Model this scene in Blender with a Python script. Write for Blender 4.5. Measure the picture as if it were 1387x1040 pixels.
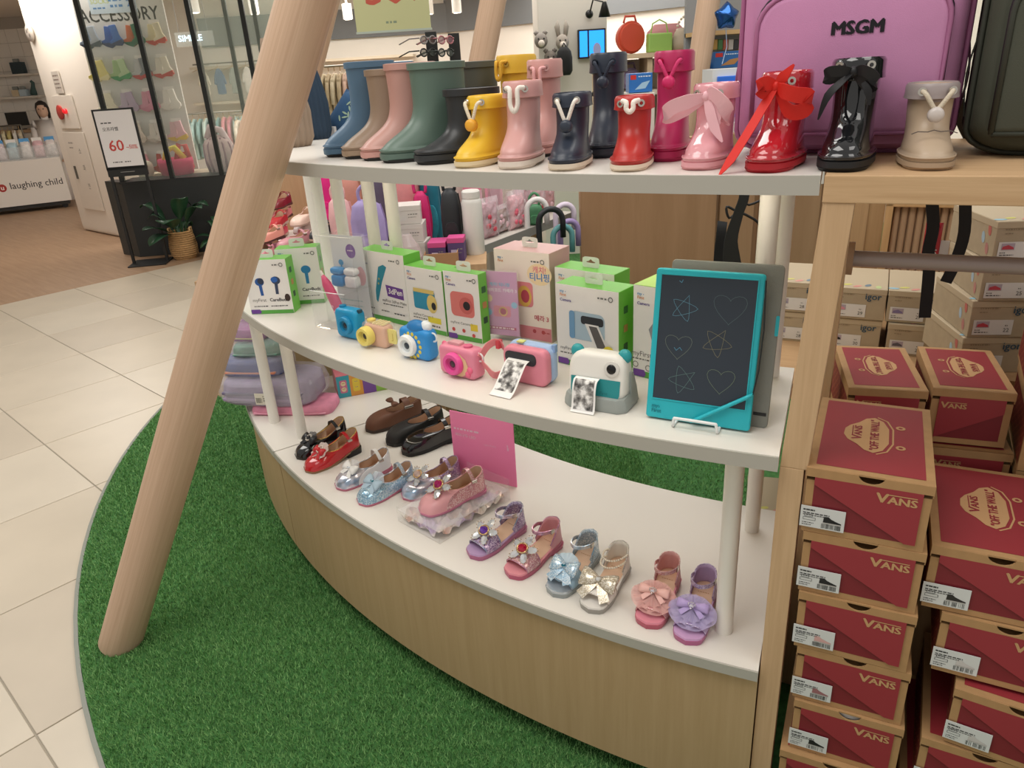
import bpy, bmesh, math, random
from mathutils import Vector, Matrix
random.seed(7)
scene = bpy.context.scene
for o in list(bpy.data.objects): bpy.data.objects.remove(o)
COL = scene.collection
PI = math.pi
# ------------------------------------------------------------------ camera
CAM_H = 1.5; FPX = 1000.0
def _axes():
    d = Vector((840-693.5, 2850-520.0, FPX)).normalized()      # straight down, seen in camera coordinates
    fw = Vector((0, 0, 1)); Y = (fw - d*fw.dot(d)).normalized(); Z = -d; X = Y.cross(Z)
    return X, Y, Z
AX, AY, AZ = _axes()
def c2w(v): return Vector((AX.dot(v), AY.dot(v), AZ.dot(v)))
cam_data = bpy.data.cameras.new('camera'); cam = bpy.data.objects.new('camera', cam_data); COL.objects.link(cam)
cam_data.sensor_width = 36.0; cam_data.lens = 36.0*FPX/1387.0; cam_data.clip_start = .05; cam_data.clip_end = 100
cx_, cy_, cz_ = c2w(Vector((1,0,0))), c2w(Vector((0,-1,0))), c2w(Vector((0,0,-1)))
cam.matrix_world = Matrix(((cx_.x,cy_.x,cz_.x,0),(cx_.y,cy_.y,cz_.y,0),(cx_.z,cy_.z,cz_.z,CAM_H),(0,0,0,1)))
scene.camera = cam
def ray(x, y): return c2w(Vector((x-693.5, y-520.0, FPX)))
def onz(x, y, z):
    r = ray(x, y); t = (z-CAM_H)/r.z; return Vector((r.x*t, r.y*t, z))
def ony(x, y, Y):
    r = ray(x, y); t = Y/r.y; return Vector((r.x*t, Y, CAM_H+r.z*t))
def onp(x, y, p, n):
    r = ray(x, y); o = Vector((0,0,CAM_H)); t = (Vector(p)-o).dot(n)/r.dot(n); return o+r*t
# ------------------------------------------------------------------ light and exposure
world = bpy.data.worlds.new('world'); scene.world = world; world.use_nodes = True
bg = world.node_tree.nodes['Background']; bg.inputs[0].default_value = (1.0, .96, .91, 1); bg.inputs[1].default_value = .42
scene.view_settings.view_transform = 'Standard'; scene.view_settings.look = 'None'
scene.view_settings.exposure = 0.38; scene.view_settings.gamma = 1.0; scene.view_settings.use_curve_mapping = False
def area(name, loc, sx, sy, power, color=(1,.965,.915), rot=(0,0,0), spread=PI):
    l = bpy.data.lights.new(name, 'AREA'); l.shape = 'RECTANGLE'; l.size = sx; l.size_y = sy; l.energy = power; l.color = color; l.spread = spread
    o = bpy.data.objects.new(name, l); o.location = loc; o.rotation_euler = rot; COL.objects.link(o); return o
for lx, ly, ls, lp in ((-.9, .6, 1.6, 34), (1.6, -.2, 1.4, 16), (.6, 2.9, 1.6, 34), (-2.6, 3.6, 1.6, 40), (-4.4, 8.6, 1.8, 62), (-1.8, 9.6, 2.0, 70), (.6, 6.6, 1.6, 35), (2.6, 7.2, 2.0, 45), (1.2, 9.6, 2.0, 50)):
    area('ceiling_lamp_offscreen', (lx, ly, 3.5 if ly < 6 else 2.55), ls, ls, lp)
# ------------------------------------------------------------------ helpers
def lin(h):
    h = h.lstrip('#'); r = []
    for i in (0, 2, 4):
        c = int(h[i:i+2], 16)/255; r.append(c/12.92 if c <= .04045 else ((c+.055)/1.055)**2.4)
    return (*r, 1)
MATS = {}
def M(hexc, rough=.5, metal=0.0, spec=.5, var=0.0, vscale=30, bump=0.0, bscale=200, emit=0.0, alpha=1.0, trans=0.0, sheen=0.0, coat=0.0, stretch=None, ior=1.45):
    key = (hexc, rough, metal, spec, var, vscale, bump, bscale, emit, alpha, trans, sheen, coat, stretch, ior)
    if key in MATS: return MATS[key]
    m = bpy.data.materials.new('mat_%s' % hexc.strip('#')); m.use_nodes = True; nt = m.node_tree; N = nt.nodes; L = nt.links
    b = N['Principled BSDF']; c = lin(hexc)
    b.inputs['Base Color'].default_value = c; b.inputs['Roughness'].default_value = rough; b.inputs['Metallic'].default_value = metal
    b.inputs['Specular IOR Level'].default_value = spec; b.inputs['IOR'].default_value = ior
    b.inputs['Alpha'].default_value = alpha; b.inputs['Transmission Weight'].default_value = trans
    if sheen: b.inputs['Sheen Weight'].default_value = sheen
    if coat: b.inputs['Coat Weight'].default_value = coat; b.inputs['Coat Roughness'].default_value = .05
    if emit: b.inputs['Emission Color'].default_value = c; b.inputs['Emission Strength'].default_value = emit
    if var or bump:
        tc = N.new('ShaderNodeTexCoord'); mp = N.new('ShaderNodeMapping'); L.new(tc.outputs['Object'], mp.inputs[0])
        if stretch: mp.inputs['Scale'].default_value = stretch
    if var:
        n = N.new('ShaderNodeTexNoise'); n.inputs['Scale'].default_value = vscale; n.inputs['Detail'].default_value = 5
        L.new(mp.outputs[0], n.inputs['Vector'])
        r = N.new('ShaderNodeValToRGB'); r.color_ramp.elements[0].position = .3; r.color_ramp.elements[1].position = .7
        r.color_ramp.elements[0].color = tuple(max(0, x*(1-var)) for x in c[:3])+(1,); r.color_ramp.elements[1].color = tuple(min(1, x*(1+var)) for x in c[:3])+(1,)
        L.new(n.outputs[0], r.inputs[0]); L.new(r.outputs[0], b.inputs['Base Color'])
    if bump:
        n2 = N.new('ShaderNodeTexNoise'); n2.inputs['Scale'].default_value = bscale; n2.inputs['Detail'].default_value = 3
        L.new(mp.outputs[0], n2.inputs['Vector'])
        bp = N.new('ShaderNodeBump'); bp.inputs['Strength'].default_value = bump; bp.inputs['Distance'].default_value = .002
        L.new(n2.outputs[0], bp.inputs['Height']); L.new(bp.outputs[0], b.inputs['Normal'])
    MATS[key] = m; return m
def glitter(hexa, hexb='#ffffff', scale=420, metal=.45, rough=.22):
    key = ('glitter', hexa, hexb, scale, metal)
    if key in MATS: return MATS[key]
    m = bpy.data.materials.new('mat_glitter'); m.use_nodes = True; nt = m.node_tree; N = nt.nodes; L = nt.links; b = N['Principled BSDF']
    tc = N.new('ShaderNodeTexCoord'); v = N.new('ShaderNodeTexVoronoi'); v.inputs['Scale'].default_value = scale
    L.new(tc.outputs['Object'], v.inputs['Vector'])
    r = N.new('ShaderNodeValToRGB'); r.color_ramp.elements[0].position = .35; r.color_ramp.elements[1].position = .85
    r.color_ramp.elements[0].color = lin(hexa); r.color_ramp.elements[1].color = lin(hexb)
    sp = N.new('ShaderNodeSeparateColor'); L.new(v.outputs['Color'], sp.inputs[0]); L.new(sp.outputs[0], r.inputs[0]); L.new(r.outputs[0], b.inputs['Base Color'])
    bp = N.new('ShaderNodeBump'); bp.inputs['Strength'].default_value = .7; bp.inputs['Distance'].default_value = .002
    L.new(sp.outputs[1], bp.inputs['Height']); L.new(bp.outputs[0], b.inputs['Normal'])
    b.inputs['Metallic'].default_value = metal; b.inputs['Roughness'].default_value = rough
    MATS[key] = m; return m
def irid(hexa, hexb, hexc, scale=25, metal=.6, rough=.15):
    key = ('irid', hexa, hexb, hexc, scale)
    if key in MATS: return MATS[key]
    m = bpy.data.materials.new('mat_iridescent'); m.use_nodes = True; nt = m.node_tree; N = nt.nodes; L = nt.links; b = N['Principled BSDF']
    tc = N.new('ShaderNodeTexCoord'); v = N.new('ShaderNodeTexNoise'); v.inputs['Scale'].default_value = scale; v.inputs['Detail'].default_value = 1
    L.new(tc.outputs['Object'], v.inputs['Vector'])
    r = N.new('ShaderNodeValToRGB'); e = r.color_ramp.elements; e[0].position = .35; e[1].position = .65; e[0].color = lin(hexa); e[1].color = lin(hexc)
    k = e.new(.5); k.color = lin(hexb)
    L.new(v.outputs[0], r.inputs[0]); L.new(r.outputs[0], b.inputs['Base Color'])
    b.inputs['Metallic'].default_value = metal; b.inputs['Roughness'].default_value = rough
    MATS[key] = m; return m
def wood(hexa, hexb, scale=6, rough=.5, stretch=(14, 14, .6), bump=.05):
    key = ('wood', hexa, hexb, scale, rough, stretch)
    if key in MATS: return MATS[key]
    m = bpy.data.materials.new('mat_wood'); m.use_nodes = True; nt = m.node_tree; N = nt.nodes; L = nt.links; b = N['Principled BSDF']
    tc = N.new('ShaderNodeTexCoord'); mp = N.new('ShaderNodeMapping'); mp.inputs['Scale'].default_value = stretch; L.new(tc.outputs['Object'], mp.inputs[0])
    n = N.new('ShaderNodeTexNoise'); n.inputs['Scale'].default_value = scale; n.inputs['Detail'].default_value = 8; n.inputs['Roughness'].default_value = .65; n.inputs['Distortion'].default_value = .3
    L.new(mp.outputs[0], n.inputs['Vector'])
    r = N.new('ShaderNodeValToRGB'); r.color_ramp.elements[0].position = .32; r.color_ramp.elements[1].position = .68
    r.color_ramp.elements[0].color = lin(hexa); r.color_ramp.elements[1].color = lin(hexb)
    L.new(n.outputs[0], r.inputs[0]); L.new(r.outputs[0], b.inputs['Base Color'])
    bp = N.new('ShaderNodeBump'); bp.inputs['Strength'].default_value = bump; bp.inputs['Distance'].default_value = .002; L.new(n.outputs[0], bp.inputs['Height']); L.new(bp.outputs[0], b.inputs['Normal'])
    b.inputs['Roughness'].default_value = rough; b.inputs['Specular IOR Level'].default_value = .35
    MATS[key] = m; return m
def clear(hexc='#ffffff', alpha=.12, rough=.05, spec=.6):
    return M(hexc, rough=rough, alpha=alpha, spec=spec)

class MB:
    "collects faces into one mesh"
    def __init__(s): s.v = []; s.f = []
    def add(s, vs, fs, mtx=None):
        o = len(s.v)
        s.v += [tuple(mtx @ Vector(p)) if mtx else tuple(p) for p in vs]; s.f += [tuple(i+o for i in q) for q in fs]; return s
    def box(s, x0, x1, y0, y1, z0, z1, mtx=None):
        return s.add([(x0,y0,z0),(x1,y0,z0),(x1,y1,z0),(x0,y1,z0),(x0,y0,z1),(x1,y0,z1),(x1,y1,z1),(x0,y1,z1)],
                     [(3,2,1,0),(4,5,6,7),(0,1,5,4),(1,2,6,5),(2,3,7,6),(3,0,4,7)], mtx)
    def loft(s, rings, caps=(True, True), closed=True, mtx=None):
        n = len(rings[0]); vs = [p for r in rings for p in r]; fs = []
        for i in range(len(rings)-1):
            for j in range(n if closed else n-1):
                k = (j+1) % n; fs.append((i*n+j, i*n+k, (i+1)*n+k, (i+1)*n+j))
        if caps[0]: fs.append(tuple(range(n-1, -1, -1)))
        if caps[1]: fs.append(tuple((len(rings)-1)*n+j for j in range(n)))
        return s.add(vs, fs, mtx)
    def tube(s, path, r, n=8, caps=(True, True), mtx=None, flat=None):
        path = [Vector(p) for p in path]; rings = []; up = None
        for i, p in enumerate(path):
            d = (path[min(i+1, len(path)-1)]-path[max(i-1, 0)])
            if d.length < 1e-9: d = Vector((0,0,1))
            d.normalize()
            if up is None: up = Vector((0,0,1)) if abs(d.z) < .9 else Vector((1,0,0))
            a = (up - d*up.dot(d)); 
            if a.length < 1e-6: a = d.orthogonal()
            a.normalize(); b = d.cross(a); up = a
            rr = r[i] if isinstance(r, (list, tuple)) else r; k = flat or 1.0
            rings.append([p + a*(rr*math.cos(t)*k) + b*(rr*math.sin(t)) for t in (2*PI*j/n for j in range(n))])
        return s.loft(rings, caps, mtx=mtx)
    def lathe(s, prof, n=20, caps=(False, False), mtx=None):
        return s.loft([[(r*math.cos(2*PI*j/n), r*math.sin(2*PI*j/n), z) for j in range(n)] for r, z in prof], caps, mtx=mtx)
    def ball(s, c, r, n=10, m=6, sc=(1,1,1), mtx=None):
        rings = []
        for i in range(m+1):
            t = -PI/2 + PI*i/m; rr = max(math.cos(t), .02)
            rings.append([(c[0]+r*sc[0]*rr*math.cos(2*PI*j/n), c[1]+r*sc[1]*rr*math.sin(2*PI*j/n), c[2]+r*sc[2]*math.sin(t)) for j in range(n)])
        return s.loft(rings, mtx=mtx)
    def prism(s, pts, y0, y1, mtx=None):
        "outline in x,z extruded along y"
        n = len(pts)
        return s.add([(x, y0, z) for x, z in pts]+[(x, y1, z) for x, z in pts], [tuple(range(n))]+[tuple(range(2*n-1, n-1, -1))]+[((j+1) % n, j, n+j, n+(j+1) % n) for j in range(n)], mtx)
    def rbox(s, x0, x1, y0, y1, z0, z1, r=.005, seg=3, mtx=None):
        "box with corners rounded in the x,z outline"
        pts = []
        for cx, cz, a0 in ((x1-r, z0+r, -PI/2), (x1-r, z1-r, 0), (x0+r, z1-r, PI/2), (x0+r, z0+r, PI)):
            for k in range(seg+1):
                a = a0+PI/2*k/seg; pts.append((cx+r*math.cos(a), cz+r*math.sin(a)))
        return s.prism(pts, y0, y1, mtx)
    def pillow(s, x0, x1, y0, y1, z0, z1, nx=10, nz=10, e=.5, noise=0.0, mtx=None):
        "a soft cushion filling the box, thin towards its rim (rim in the x,z plane)"
        cy = (y0+y1)/2; h = (y1-y0)/2; rings = []
        for sgn in (-1, 1):
            vs = []; fs = []
            for i in range(nx+1):
                for j in range(nz+1):
                    a, b = 2*i/nx-1, 2*j/nz-1
                    t = max(0, (1-a**4)*(1-b**4))**e
                    q = t*(1+noise*random.uniform(-1, 1))
                    vs.append((x0+(x1-x0)*i/nx, cy+sgn*h*q, z0+(z1-z0)*j/nz))
            for i in range(nx):
                for j in range(nz):
                    a = i*(nz+1)+j; q = (a, a+nz+1, a+nz+2, a+1); fs.append(q if sgn < 0 else q[::-1])
            s.add(vs, fs, mtx)
        return s
    def build(s, name, mat, parent=None, smooth=False, bevel=0.0, seg=2, loc=None, rot=None, subsurf=0, fix=True, ang=35):
        me = bpy.data.meshes.new(name); me.from_pydata([tuple(p) for p in s.v], [], s.f)
        bm = bmesh.new(); bm.from_mesh(me)
        bmesh.ops.remove_doubles(bm, verts=bm.verts, dist=1e-6)
        if fix: bmesh.ops.recalc_face_normals(bm, faces=bm.faces)
        if bevel:
            es = [e for e in bm.edges if len(e.link_faces) == 2 and e.calc_face_angle(0) > math.radians(30)]
            bmesh.ops.bevel(bm, geom=es, offset=bevel, segments=seg, profile=.6, affect='EDGES')
        if smooth:
            for f in bm.faces: f.smooth = True
            if smooth == 'auto':
                for e in bm.edges:
                    if len(e.link_faces) == 2 and e.calc_face_angle(0) > math.radians(ang): e.smooth = False
        bm.to_mesh(me); bm.free(); me.materials.append(mat)
        o = bpy.data.objects.new(name, me); COL.objects.link(o)
        if parent: o.parent = parent
        if loc is not None: o.location = loc
        if rot is not None: o.rotation_euler = rot
        if subsurf:
            md = o.modifiers.new('sub', 'SUBSURF'); md.levels = subsurf; md.render_levels = subsurf
        return o
def tag(o, label, cat, group=None):
    o['label'] = label; o['category'] = cat
    if group: o['group'] = group
    return o
def thing(name, label, cat, loc=(0,0,0), rz=0.0, group=None, rot=None):
    o = bpy.data.objects.new(name, None); COL.objects.link(o); o.location = loc; o.rotation_euler = rot or (0, 0, rz); o.empty_display_size = .05
    return tag(o, label, cat, group)
def struct(o): o['kind'] = 'structure'; return o
def copy_tree(o, parent=None):
    c = o.copy(); COL.objects.link(c); c.parent = parent
    for ch in list(o.children): copy_tree(ch, c)
    return c
# flat print: 2-D shapes laid on a face; a frame maps (a, b, 0) of the face to local space
_TXT = {}
def text_geo(s, size=1.0, align='LEFT'):
    key = (s, align)
    if key not in _TXT:
        cu = bpy.data.curves.new('t', 'FONT'); cu.body = s; cu.align_x = align; cu.size = 1.0; cu.resolution_u = 2
        ob = bpy.data.objects.new('t', cu); COL.objects.link(ob)
        dg = bpy.context.evaluated_depsgraph_get(); me = bpy.data.meshes.new_from_object(ob.evaluated_get(dg))
        _TXT[key] = ([tuple(v.co) for v in me.vertices], [tuple(p.vertices) for p in me.polygons])
        bpy.data.objects.remove(ob); bpy.data.curves.remove(cu); bpy.data.meshes.remove(me)
    return _TXT[key]
class F2:
    def __init__(s): s.v = []; s.f = []
    def poly(s, pts):
        o = len(s.v); zz = (len(s.f) % 9)*2.5e-5; s.v += [(p[0], p[1], zz) for p in pts]; s.f.append(tuple(range(o, o+len(pts)))); return s
    def rect(s, x0, x1, y0, y1): return s.poly([(x0,y0),(x1,y0),(x1,y1),(x0,y1)])
    def rrect(s, x0, x1, y0, y1, r, seg=4):
        pts = []
        for cx, cy, a0 in ((x1-r, y0+r, -PI/2), (x1-r, y1-r, 0), (x0+r, y1-r, PI/2), (x0+r, y0+r, PI)):
            for k in range(seg+1):
                a = a0+PI/2*k/seg; pts.append((cx+r*math.cos(a), cy+r*math.sin(a)))
        return s.poly(pts)
    def ell(s, cx, cy, rx, ry=None, n=20, rot=0):
        ry = rx if ry is None else ry; c, d = math.cos(rot), math.sin(rot)
        return s.poly([(cx+rx*math.cos(2*PI*k/n)*c-ry*math.sin(2*PI*k/n)*d, cy+rx*math.cos(2*PI*k/n)*d+ry*math.sin(2*PI*k/n)*c) for k in range(n)])
    def line(s, pts, w):
        for (x0, y0), (x1, y1) in zip(pts, pts[1:]):
            dx, dy = x1-x0, y1-y0; l = math.hypot(dx, dy) or 1e-9; nx, ny = -dy/l*w/2, dx/l*w/2; ex, ey = dx/l*w*.3, dy/l*w*.3
            s.poly([(x0-nx-ex, y0-ny-ey), (x1-nx+ex, y1-ny+ey), (x1+nx+ex, y1+ny+ey), (x0+nx-ex, y0+ny-ey)])
        return s
    def ring(s, cx, cy, r0, r1, n=24, ky=1.0):
        for k in range(n):
            a, b = 2*PI*k/n, 2*PI*(k+1)/n
            s.poly([(cx+r1*math.cos(a), cy+ky*r1*math.sin(a)), (cx+r1*math.cos(b), cy+ky*r1*math.sin(b)), (cx+r0*math.cos(b), cy+ky*r0*math.sin(b)), (cx+r0*math.cos(a), cy+ky*r0*math.sin(a))])
        return s
    def text(s, t, x, y, size, align='LEFT', sx=1.0, bold=0.0, rot=0.0, slant=0.0):
        vs, fs = text_geo(t, 1, align); c, d = math.cos(rot), math.sin(rot)
        offs = [(0, 0)] if not bold else [(0, 0), (bold*size, 0), (bold*size*.5, bold*size*.5)]
        for io, (ox, oy) in enumerate(offs):
            o = len(s.v); zz = io*6e-5
            for p in vs:
                X, Y = (p[0]+slant*p[1])*size*sx, p[1]*size; s.v.append((x+ox+X*c-Y*d, y+oy+X*d+Y*c, zz))
            s.f += [tuple(i+o for i in q) for q in fs]
        return s
    def bars(s, x0, x1, y0, y1, n=26, seed=1):
        rr = random.Random(seed); w = (x1-x0)/n
        for k in range(n):
            if rr.random() < .85: s.rect(x0+k*w, x0+k*w+w*rr.uniform(.25, .7), y0, y1)
        return s
    def fuzz(s, x0, x1, y, h, seed=1, gap=.25):
        "a row of tiny unreadable print"
        rr = random.Random(seed); x = x0
        while x < x1:
            w = h*rr.uniform(.5, 2.2); s.rect(x, min(x+w, x1), y, y+h*.7); x += w+h*gap*2
        return s
    def build(s, name, mat, parent, frame, off=.0005, label=None):
        me = bpy.data.meshes.new(name); T = frame @ Matrix.Translation((0, 0, off))
        me.from_pydata([tuple(T @ Vector(p)) for p in s.v], [], s.f); me.materials.append(mat)
        o = bpy.data.objects.new(name, me); COL.objects.link(o); o.parent = parent
        if label: o['label'] = label
        return o
def frame(origin, a, b):
    a = Vector(a).normalized(); b = Vector(b).normalized(); n = a.cross(b); o = Vector(origin)
    return Matrix(((a.x,b.x,n.x,o.x),(a.y,b.y,n.y,o.y),(a.z,b.z,n.z,o.z),(0,0,0,1)))
def FRONT(y=0.0): return frame((0, y, 0), (1,0,0), (0,0,1))
def BACK(y=0.0): return frame((0, y, 0), (-1,0,0), (0,0,1))
def TOP(z): return frame((0, 0, z), (1,0,0), (0,1,0))
def RIGHT(x): return frame((x, 0, 0), (0,1,0), (0,0,1))
def LEFT(x): return frame((x, 0, 0), (0,-1,0), (0,0,1))
def smoothstep(t): t = max(0, min(1, t)); return t*t*(3-2*t)
def lerp(a, b, t): return a+(b-a)*t
def interp(xs, ys, x):
    if x <= xs[0]: return ys[0]
    for i in range(len(xs)-1):
        if x <= xs[i+1]: return lerp(ys[i], ys[i+1], (x-xs[i])/(xs[i+1]-xs[i]))
    return ys[-1]
# ------------------------------------------------------------------ layout of the place
CX, CY = 1.55, 3.56                         # centre of the round island
R_OUT, Z_BASE, Z_MID, Z_TOP = 2.75, .43, .89, 1.335
def arcpt(deg, r=R_OUT, z=0.0): a = math.radians(deg); return Vector((CX+r*math.cos(a), CY+r*math.sin(a), z))
TU, TV = Vector((.892, -.453, 0)), Vector((.453, .892, 0))     # the wooden table: along its front, and into its depth
TP = Vector((.448, 1.062, 0)); T_RZ = math.atan2(-.453, .892)
def tpt(u, v, z): return TP + TU*u + TV*v + Vector((0, 0, z))
# ------------------------------------------------------------------ floors
def floor_tiles():
    fl = bpy.data.objects.new('floor', None); COL.objects.link(fl); struct(fl); fl['label'] = 'pale stone tile floor of the mall aisle'
    th = math.radians(-43.5); d1 = Vector((math.cos(th), math.sin(th), 0)); d2 = Vector((-math.sin(th), math.cos(th), 0))
    n1 = d2; n2 = -d1
    A, B = .60, .62; g = .0025
    fl.location = n1*.75 + n2*3.76; fl.rotation_euler = (0, 0, th)
    b = MB().box(-B+g, -g, g, A-g, -.012, 0)
    tiles = [M(c, rough=.32, var=.05, vscale=3, spec=.4) for c in ('#c9bdaa', '#c4b8a6', '#cdc2b0')]
    metas = [b.build('tile', t, fl, bevel=.0012, seg=1) for t in tiles]
    n = 0
    for i in range(-9, 4):            # along n1 (d2 axis)
        for j in range(-9, 5):        # along n2 (-d1 axis)
            src = metas[(i*5+j*3+abs(i*j)) % 3]
            p = fl.location + n1*(i*A+A/2) + n2*(j*B+B/2)
            if (Vector((p.x, p.y))-Vector((1.798, 3.489))).length < 3.0: continue
            if p.x < -6.5: continue
            o = src if n < 3 and src is metas[n] else src.copy()
            if o is src and o.get('used'): o = src.copy()
            if o is not src: COL.objects.link(o)
            o.parent = fl; o['used'] = 1; o.location = (-j*B, i*A, 0); n += 1
    for m_ in metas:
        if not m_.get('used'): bpy.data.objects.remove(m_)
    for o in fl.children:
        if 'used' in o: del o['used']
    # grout bed
    gb = MB().box(-4.2*B-B, 9*B, -9*A, 4*A+A, -.03, -.004).build('grout', M('#a39a8b', rough=.9), fl)
    return fl
floor_tiles()
def wood_floor():
    # plank floor of the shop beyond the aisle; its edge follows the tiles
    th = math.radians(-43.5); d1 = Vector((math.cos(th), math.sin(th), 0)); d2 = Vector((-math.sin(th), math.cos(th), 0))
    n1 = d2; n2 = -d1; e = n2*(3.76+5*.62)
    o = MB().box(-16, 0, -14, 14, -.03, -.001).build('floor', wood('#9c7d62', '#ad8e72', 3, .45, (.8, 10, 10)), None)
    o.location = e; o.rotation_euler = (0, 0, th); struct(o); o['label'] = 'light wood floor of the shop across the aisle'
    return o
wood_floor()
fo = MB().box(-9, 12, -3, 18, -.06, -.035).build('floor', M('#b09c88', rough=.6), None); struct(fo); fo['label'] = 'floor bed under the shops'
# ------------------------------------------------------------------ artificial grass
def grass():
    t = thing('artificial_grass_mat', 'round green artificial grass mat under the display island', 'mat', (1.798, 3.489, 0))
    R = 3.595
    MB().lathe([(.01, .012), (R*.5, .012), (R-.012, .012)], 120, (True, False)).build('backing', M('#3f6e39', rough=.95, var=.35, vscale=60), t)
    MB().lathe([(R-.012, 0), (R-.012, .013), (R, .013), (R, 0)], 160).build('edge_trim', M('#8b8d84', rough=.5), t)
    rr = random.Random(3); vs = []; fs = []
    n = 0
    while n < 230000:
        # only where the mat lies open to view: left crescent, and the strip inside the ring
        if rr.random() < .93: x, y = rr.uniform(-1.85, .5), rr.uniform(.75, 3.6)
        else: x, y = rr.uniform(-.3, .9), rr.uniform(1.7, 3.0)
        dx, dy = x-1.798, y-3.489
        if dx*dx+dy*dy > (R-.016)**2: continue
        rc = math.hypot(x-CX, y-CY)
        if 2.2 < rc < 2.68: continue
        if rc > 2.68 and math.degrees(math.atan2(y-CY, x-CX)) > -100: continue
        # fewer blades far from the viewpoint
        dd = math.hypot(x, y)
        if rr.random() > min(1, (1.9/dd)**1.6): continue
        a = rr.uniform(0, 2*PI); w = rr.uniform(.0011, .0019)*max(1, dd/2.0); h = rr.uniform(.006, .015); l = rr.uniform(.002, .010); b2 = rr.uniform(0, 2*PI)
        cx, sx = math.cos(a)*w, math.sin(a)*w; k = len(vs)
        vs += [(dx-cx, dy-sx, .011), (dx+cx, dy+sx, .011), (dx+l*math.cos(b2), dy+l*math.sin(b2), .012+h)]
        fs.append((k, k+1, k+2)); n += 1
    me = bpy.data.meshes.new('grass_blades'); me.from_pydata(vs, [], fs); 
    m = bpy.data.materials.new('mat_grass'); m.use_nodes = True; N = m.node_tree.nodes; L = m.node_tree.links; b = N['Principled BSDF']
    g = N.new('ShaderNodeNewGeometry'); r = N.new('ShaderNodeValToRGB'); r.color_ramp.elements[0].color = lin('#4a8442'); r.color_ramp.elements[1].color = lin('#92c07a')
    L.new(g.outputs['Random Per Island'], r.inputs[0]); L.new(r.outputs[0], b.inputs['Base Color']); b.inputs['Roughness'].default_value = .6
    b.inputs['Specular IOR Level'].default_value = .25
    me.materials.append(m); o = bpy.data.objects.new('grass_blades', me); COL.objects.link(o); o.parent = t; o['kind'] = 'stuff'
grass()
# ------------------------------------------------------------------ the curved display island
WHITE = M('#e4dfd6', rough=.28, spec=.4); BAND = M('#b3b0a6', rough=.45); SIDEW = wood('#b3976f', '#bda17a', 5, .5, (10, 10, .5), .02)
def arc_slab(a0, a1, r0, r1, z0, z1, n=48):
    m = MB(); rings = []
    for k in range(n+1):
        d = lerp(a0, a1, k/n); p, q = arcpt(d, r0), arcpt(d, r1)
        rings.append([(p.x, p.y, z0), (q.x, q.y, z0), (q.x, q.y, z1), (p.x, p.y, z1)])
    return m.loft(rings)
AR = -114.1                                   # right end of the island
def island():
    t = thing('display_island', 'curved white display stand with three shelves and pale wood base', 'display stand')
    SEAM = -147.3; AL = -159.0
    for a0, a1 in ((AL, SEAM-.06), (SEAM+.06, AR)):
        arc_slab(a0, a1, 2.63, R_OUT-.012, .07, Z_BASE-.022, 40).build('base_panel', SIDEW, t, smooth='auto')
        arc_slab(a0, a1, 2.18, R_OUT-.004, Z_BASE-.022, Z_BASE, 40).build('base_board', WHITE, t, smooth='auto')
        arc_slab(a0, a1, R_OUT-.004, R_OUT, Z_BASE-.023, Z_BASE-.0005, 40).build('edge_band', BAND, t, smooth='auto')
        arc_slab(a0, a1, 2.20, 2.25, .07, Z_BASE-.022, 30).build('back_panel', SIDEW, t, smooth='auto')
    arc_slab(AL, AR, 2.3, R_OUT-.07, .013, .07, 60).build('toe_kick', M('#1d1c1a', rough=.7), t)
    ML, TL = -155.5, -142.7
    arc_slab(ML, AR, 2.35, R_OUT-.004, Z_MID-.026, Z_MID, 60).build('middle_shelf', WHITE, t, smooth='auto')
    arc_slab(ML, AR, R_OUT-.004, R_OUT, Z_MID-.027, Z_MID-.0005, 60).build('edge_band', BAND, t, smooth='auto')
    # the top shelf's right end meets the wooden table
    rings = []
    for k in range(61):
        p, q = arcpt(lerp(-158.0, -113.7, k/60), 2.37), arcpt(lerp(TL, -113.7, k/60), R_OUT-.024); rings.append([(p.x, p.y, Z_TOP-.027), (q.x, q.y, Z_TOP-.027), (q.x, q.y, Z_TOP), (p.x, p.y, Z_TOP)])
    MB().loft(rings).build('top_shelf', WHITE, t, smooth='auto')
    arc_slab(TL, -113.7, R_OUT-.024, R_OUT-.02, Z_TOP-.028, Z_TOP-.0005, 60).build('edge_band', BAND, t, smooth='auto')
    POST = M('#ece8df', rough=.35)
    def post(x, y, z0, z1, r=.0175): MB().lathe([(r, z0), (r, z1)], 24, (True, True)).build('post', POST, t, smooth='auto', loc=(x, y, 0))
    for px, py in ((372, 571), (410, 592), (980, 853), (1018, 717)):
        q = onz(px, py, Z_BASE); post(q.x, q.y, Z_BASE, Z_MID-.026)
    for d, r in ((-115.55, 2.50), (-115.15, 2.40), (-151.6, 2.42), (-147.0, 2.42), (-142.1, 2.42), (-139.4, 2.42), (-154.8, 2.41)):
        p = arcpt(d, r); post(p.x, p.y, Z_MID, Z_TOP-.027)
    # light strips under the shelves
    led = M('#fff3e0', emit=13.0)
    arc_slab(TL+1, AR-1, 2.60, 2.612, Z_TOP-.033, Z_TOP-.027, 40).build('light_strip', led, t)
    arc_slab(ML+2, AR-1, 2.60, 2.612, Z_MID-.032, Z_MID-.026, 40).build('light_strip', M('#fff3e0', emit=7.0), t)
    return t
ISLAND = island()
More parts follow.
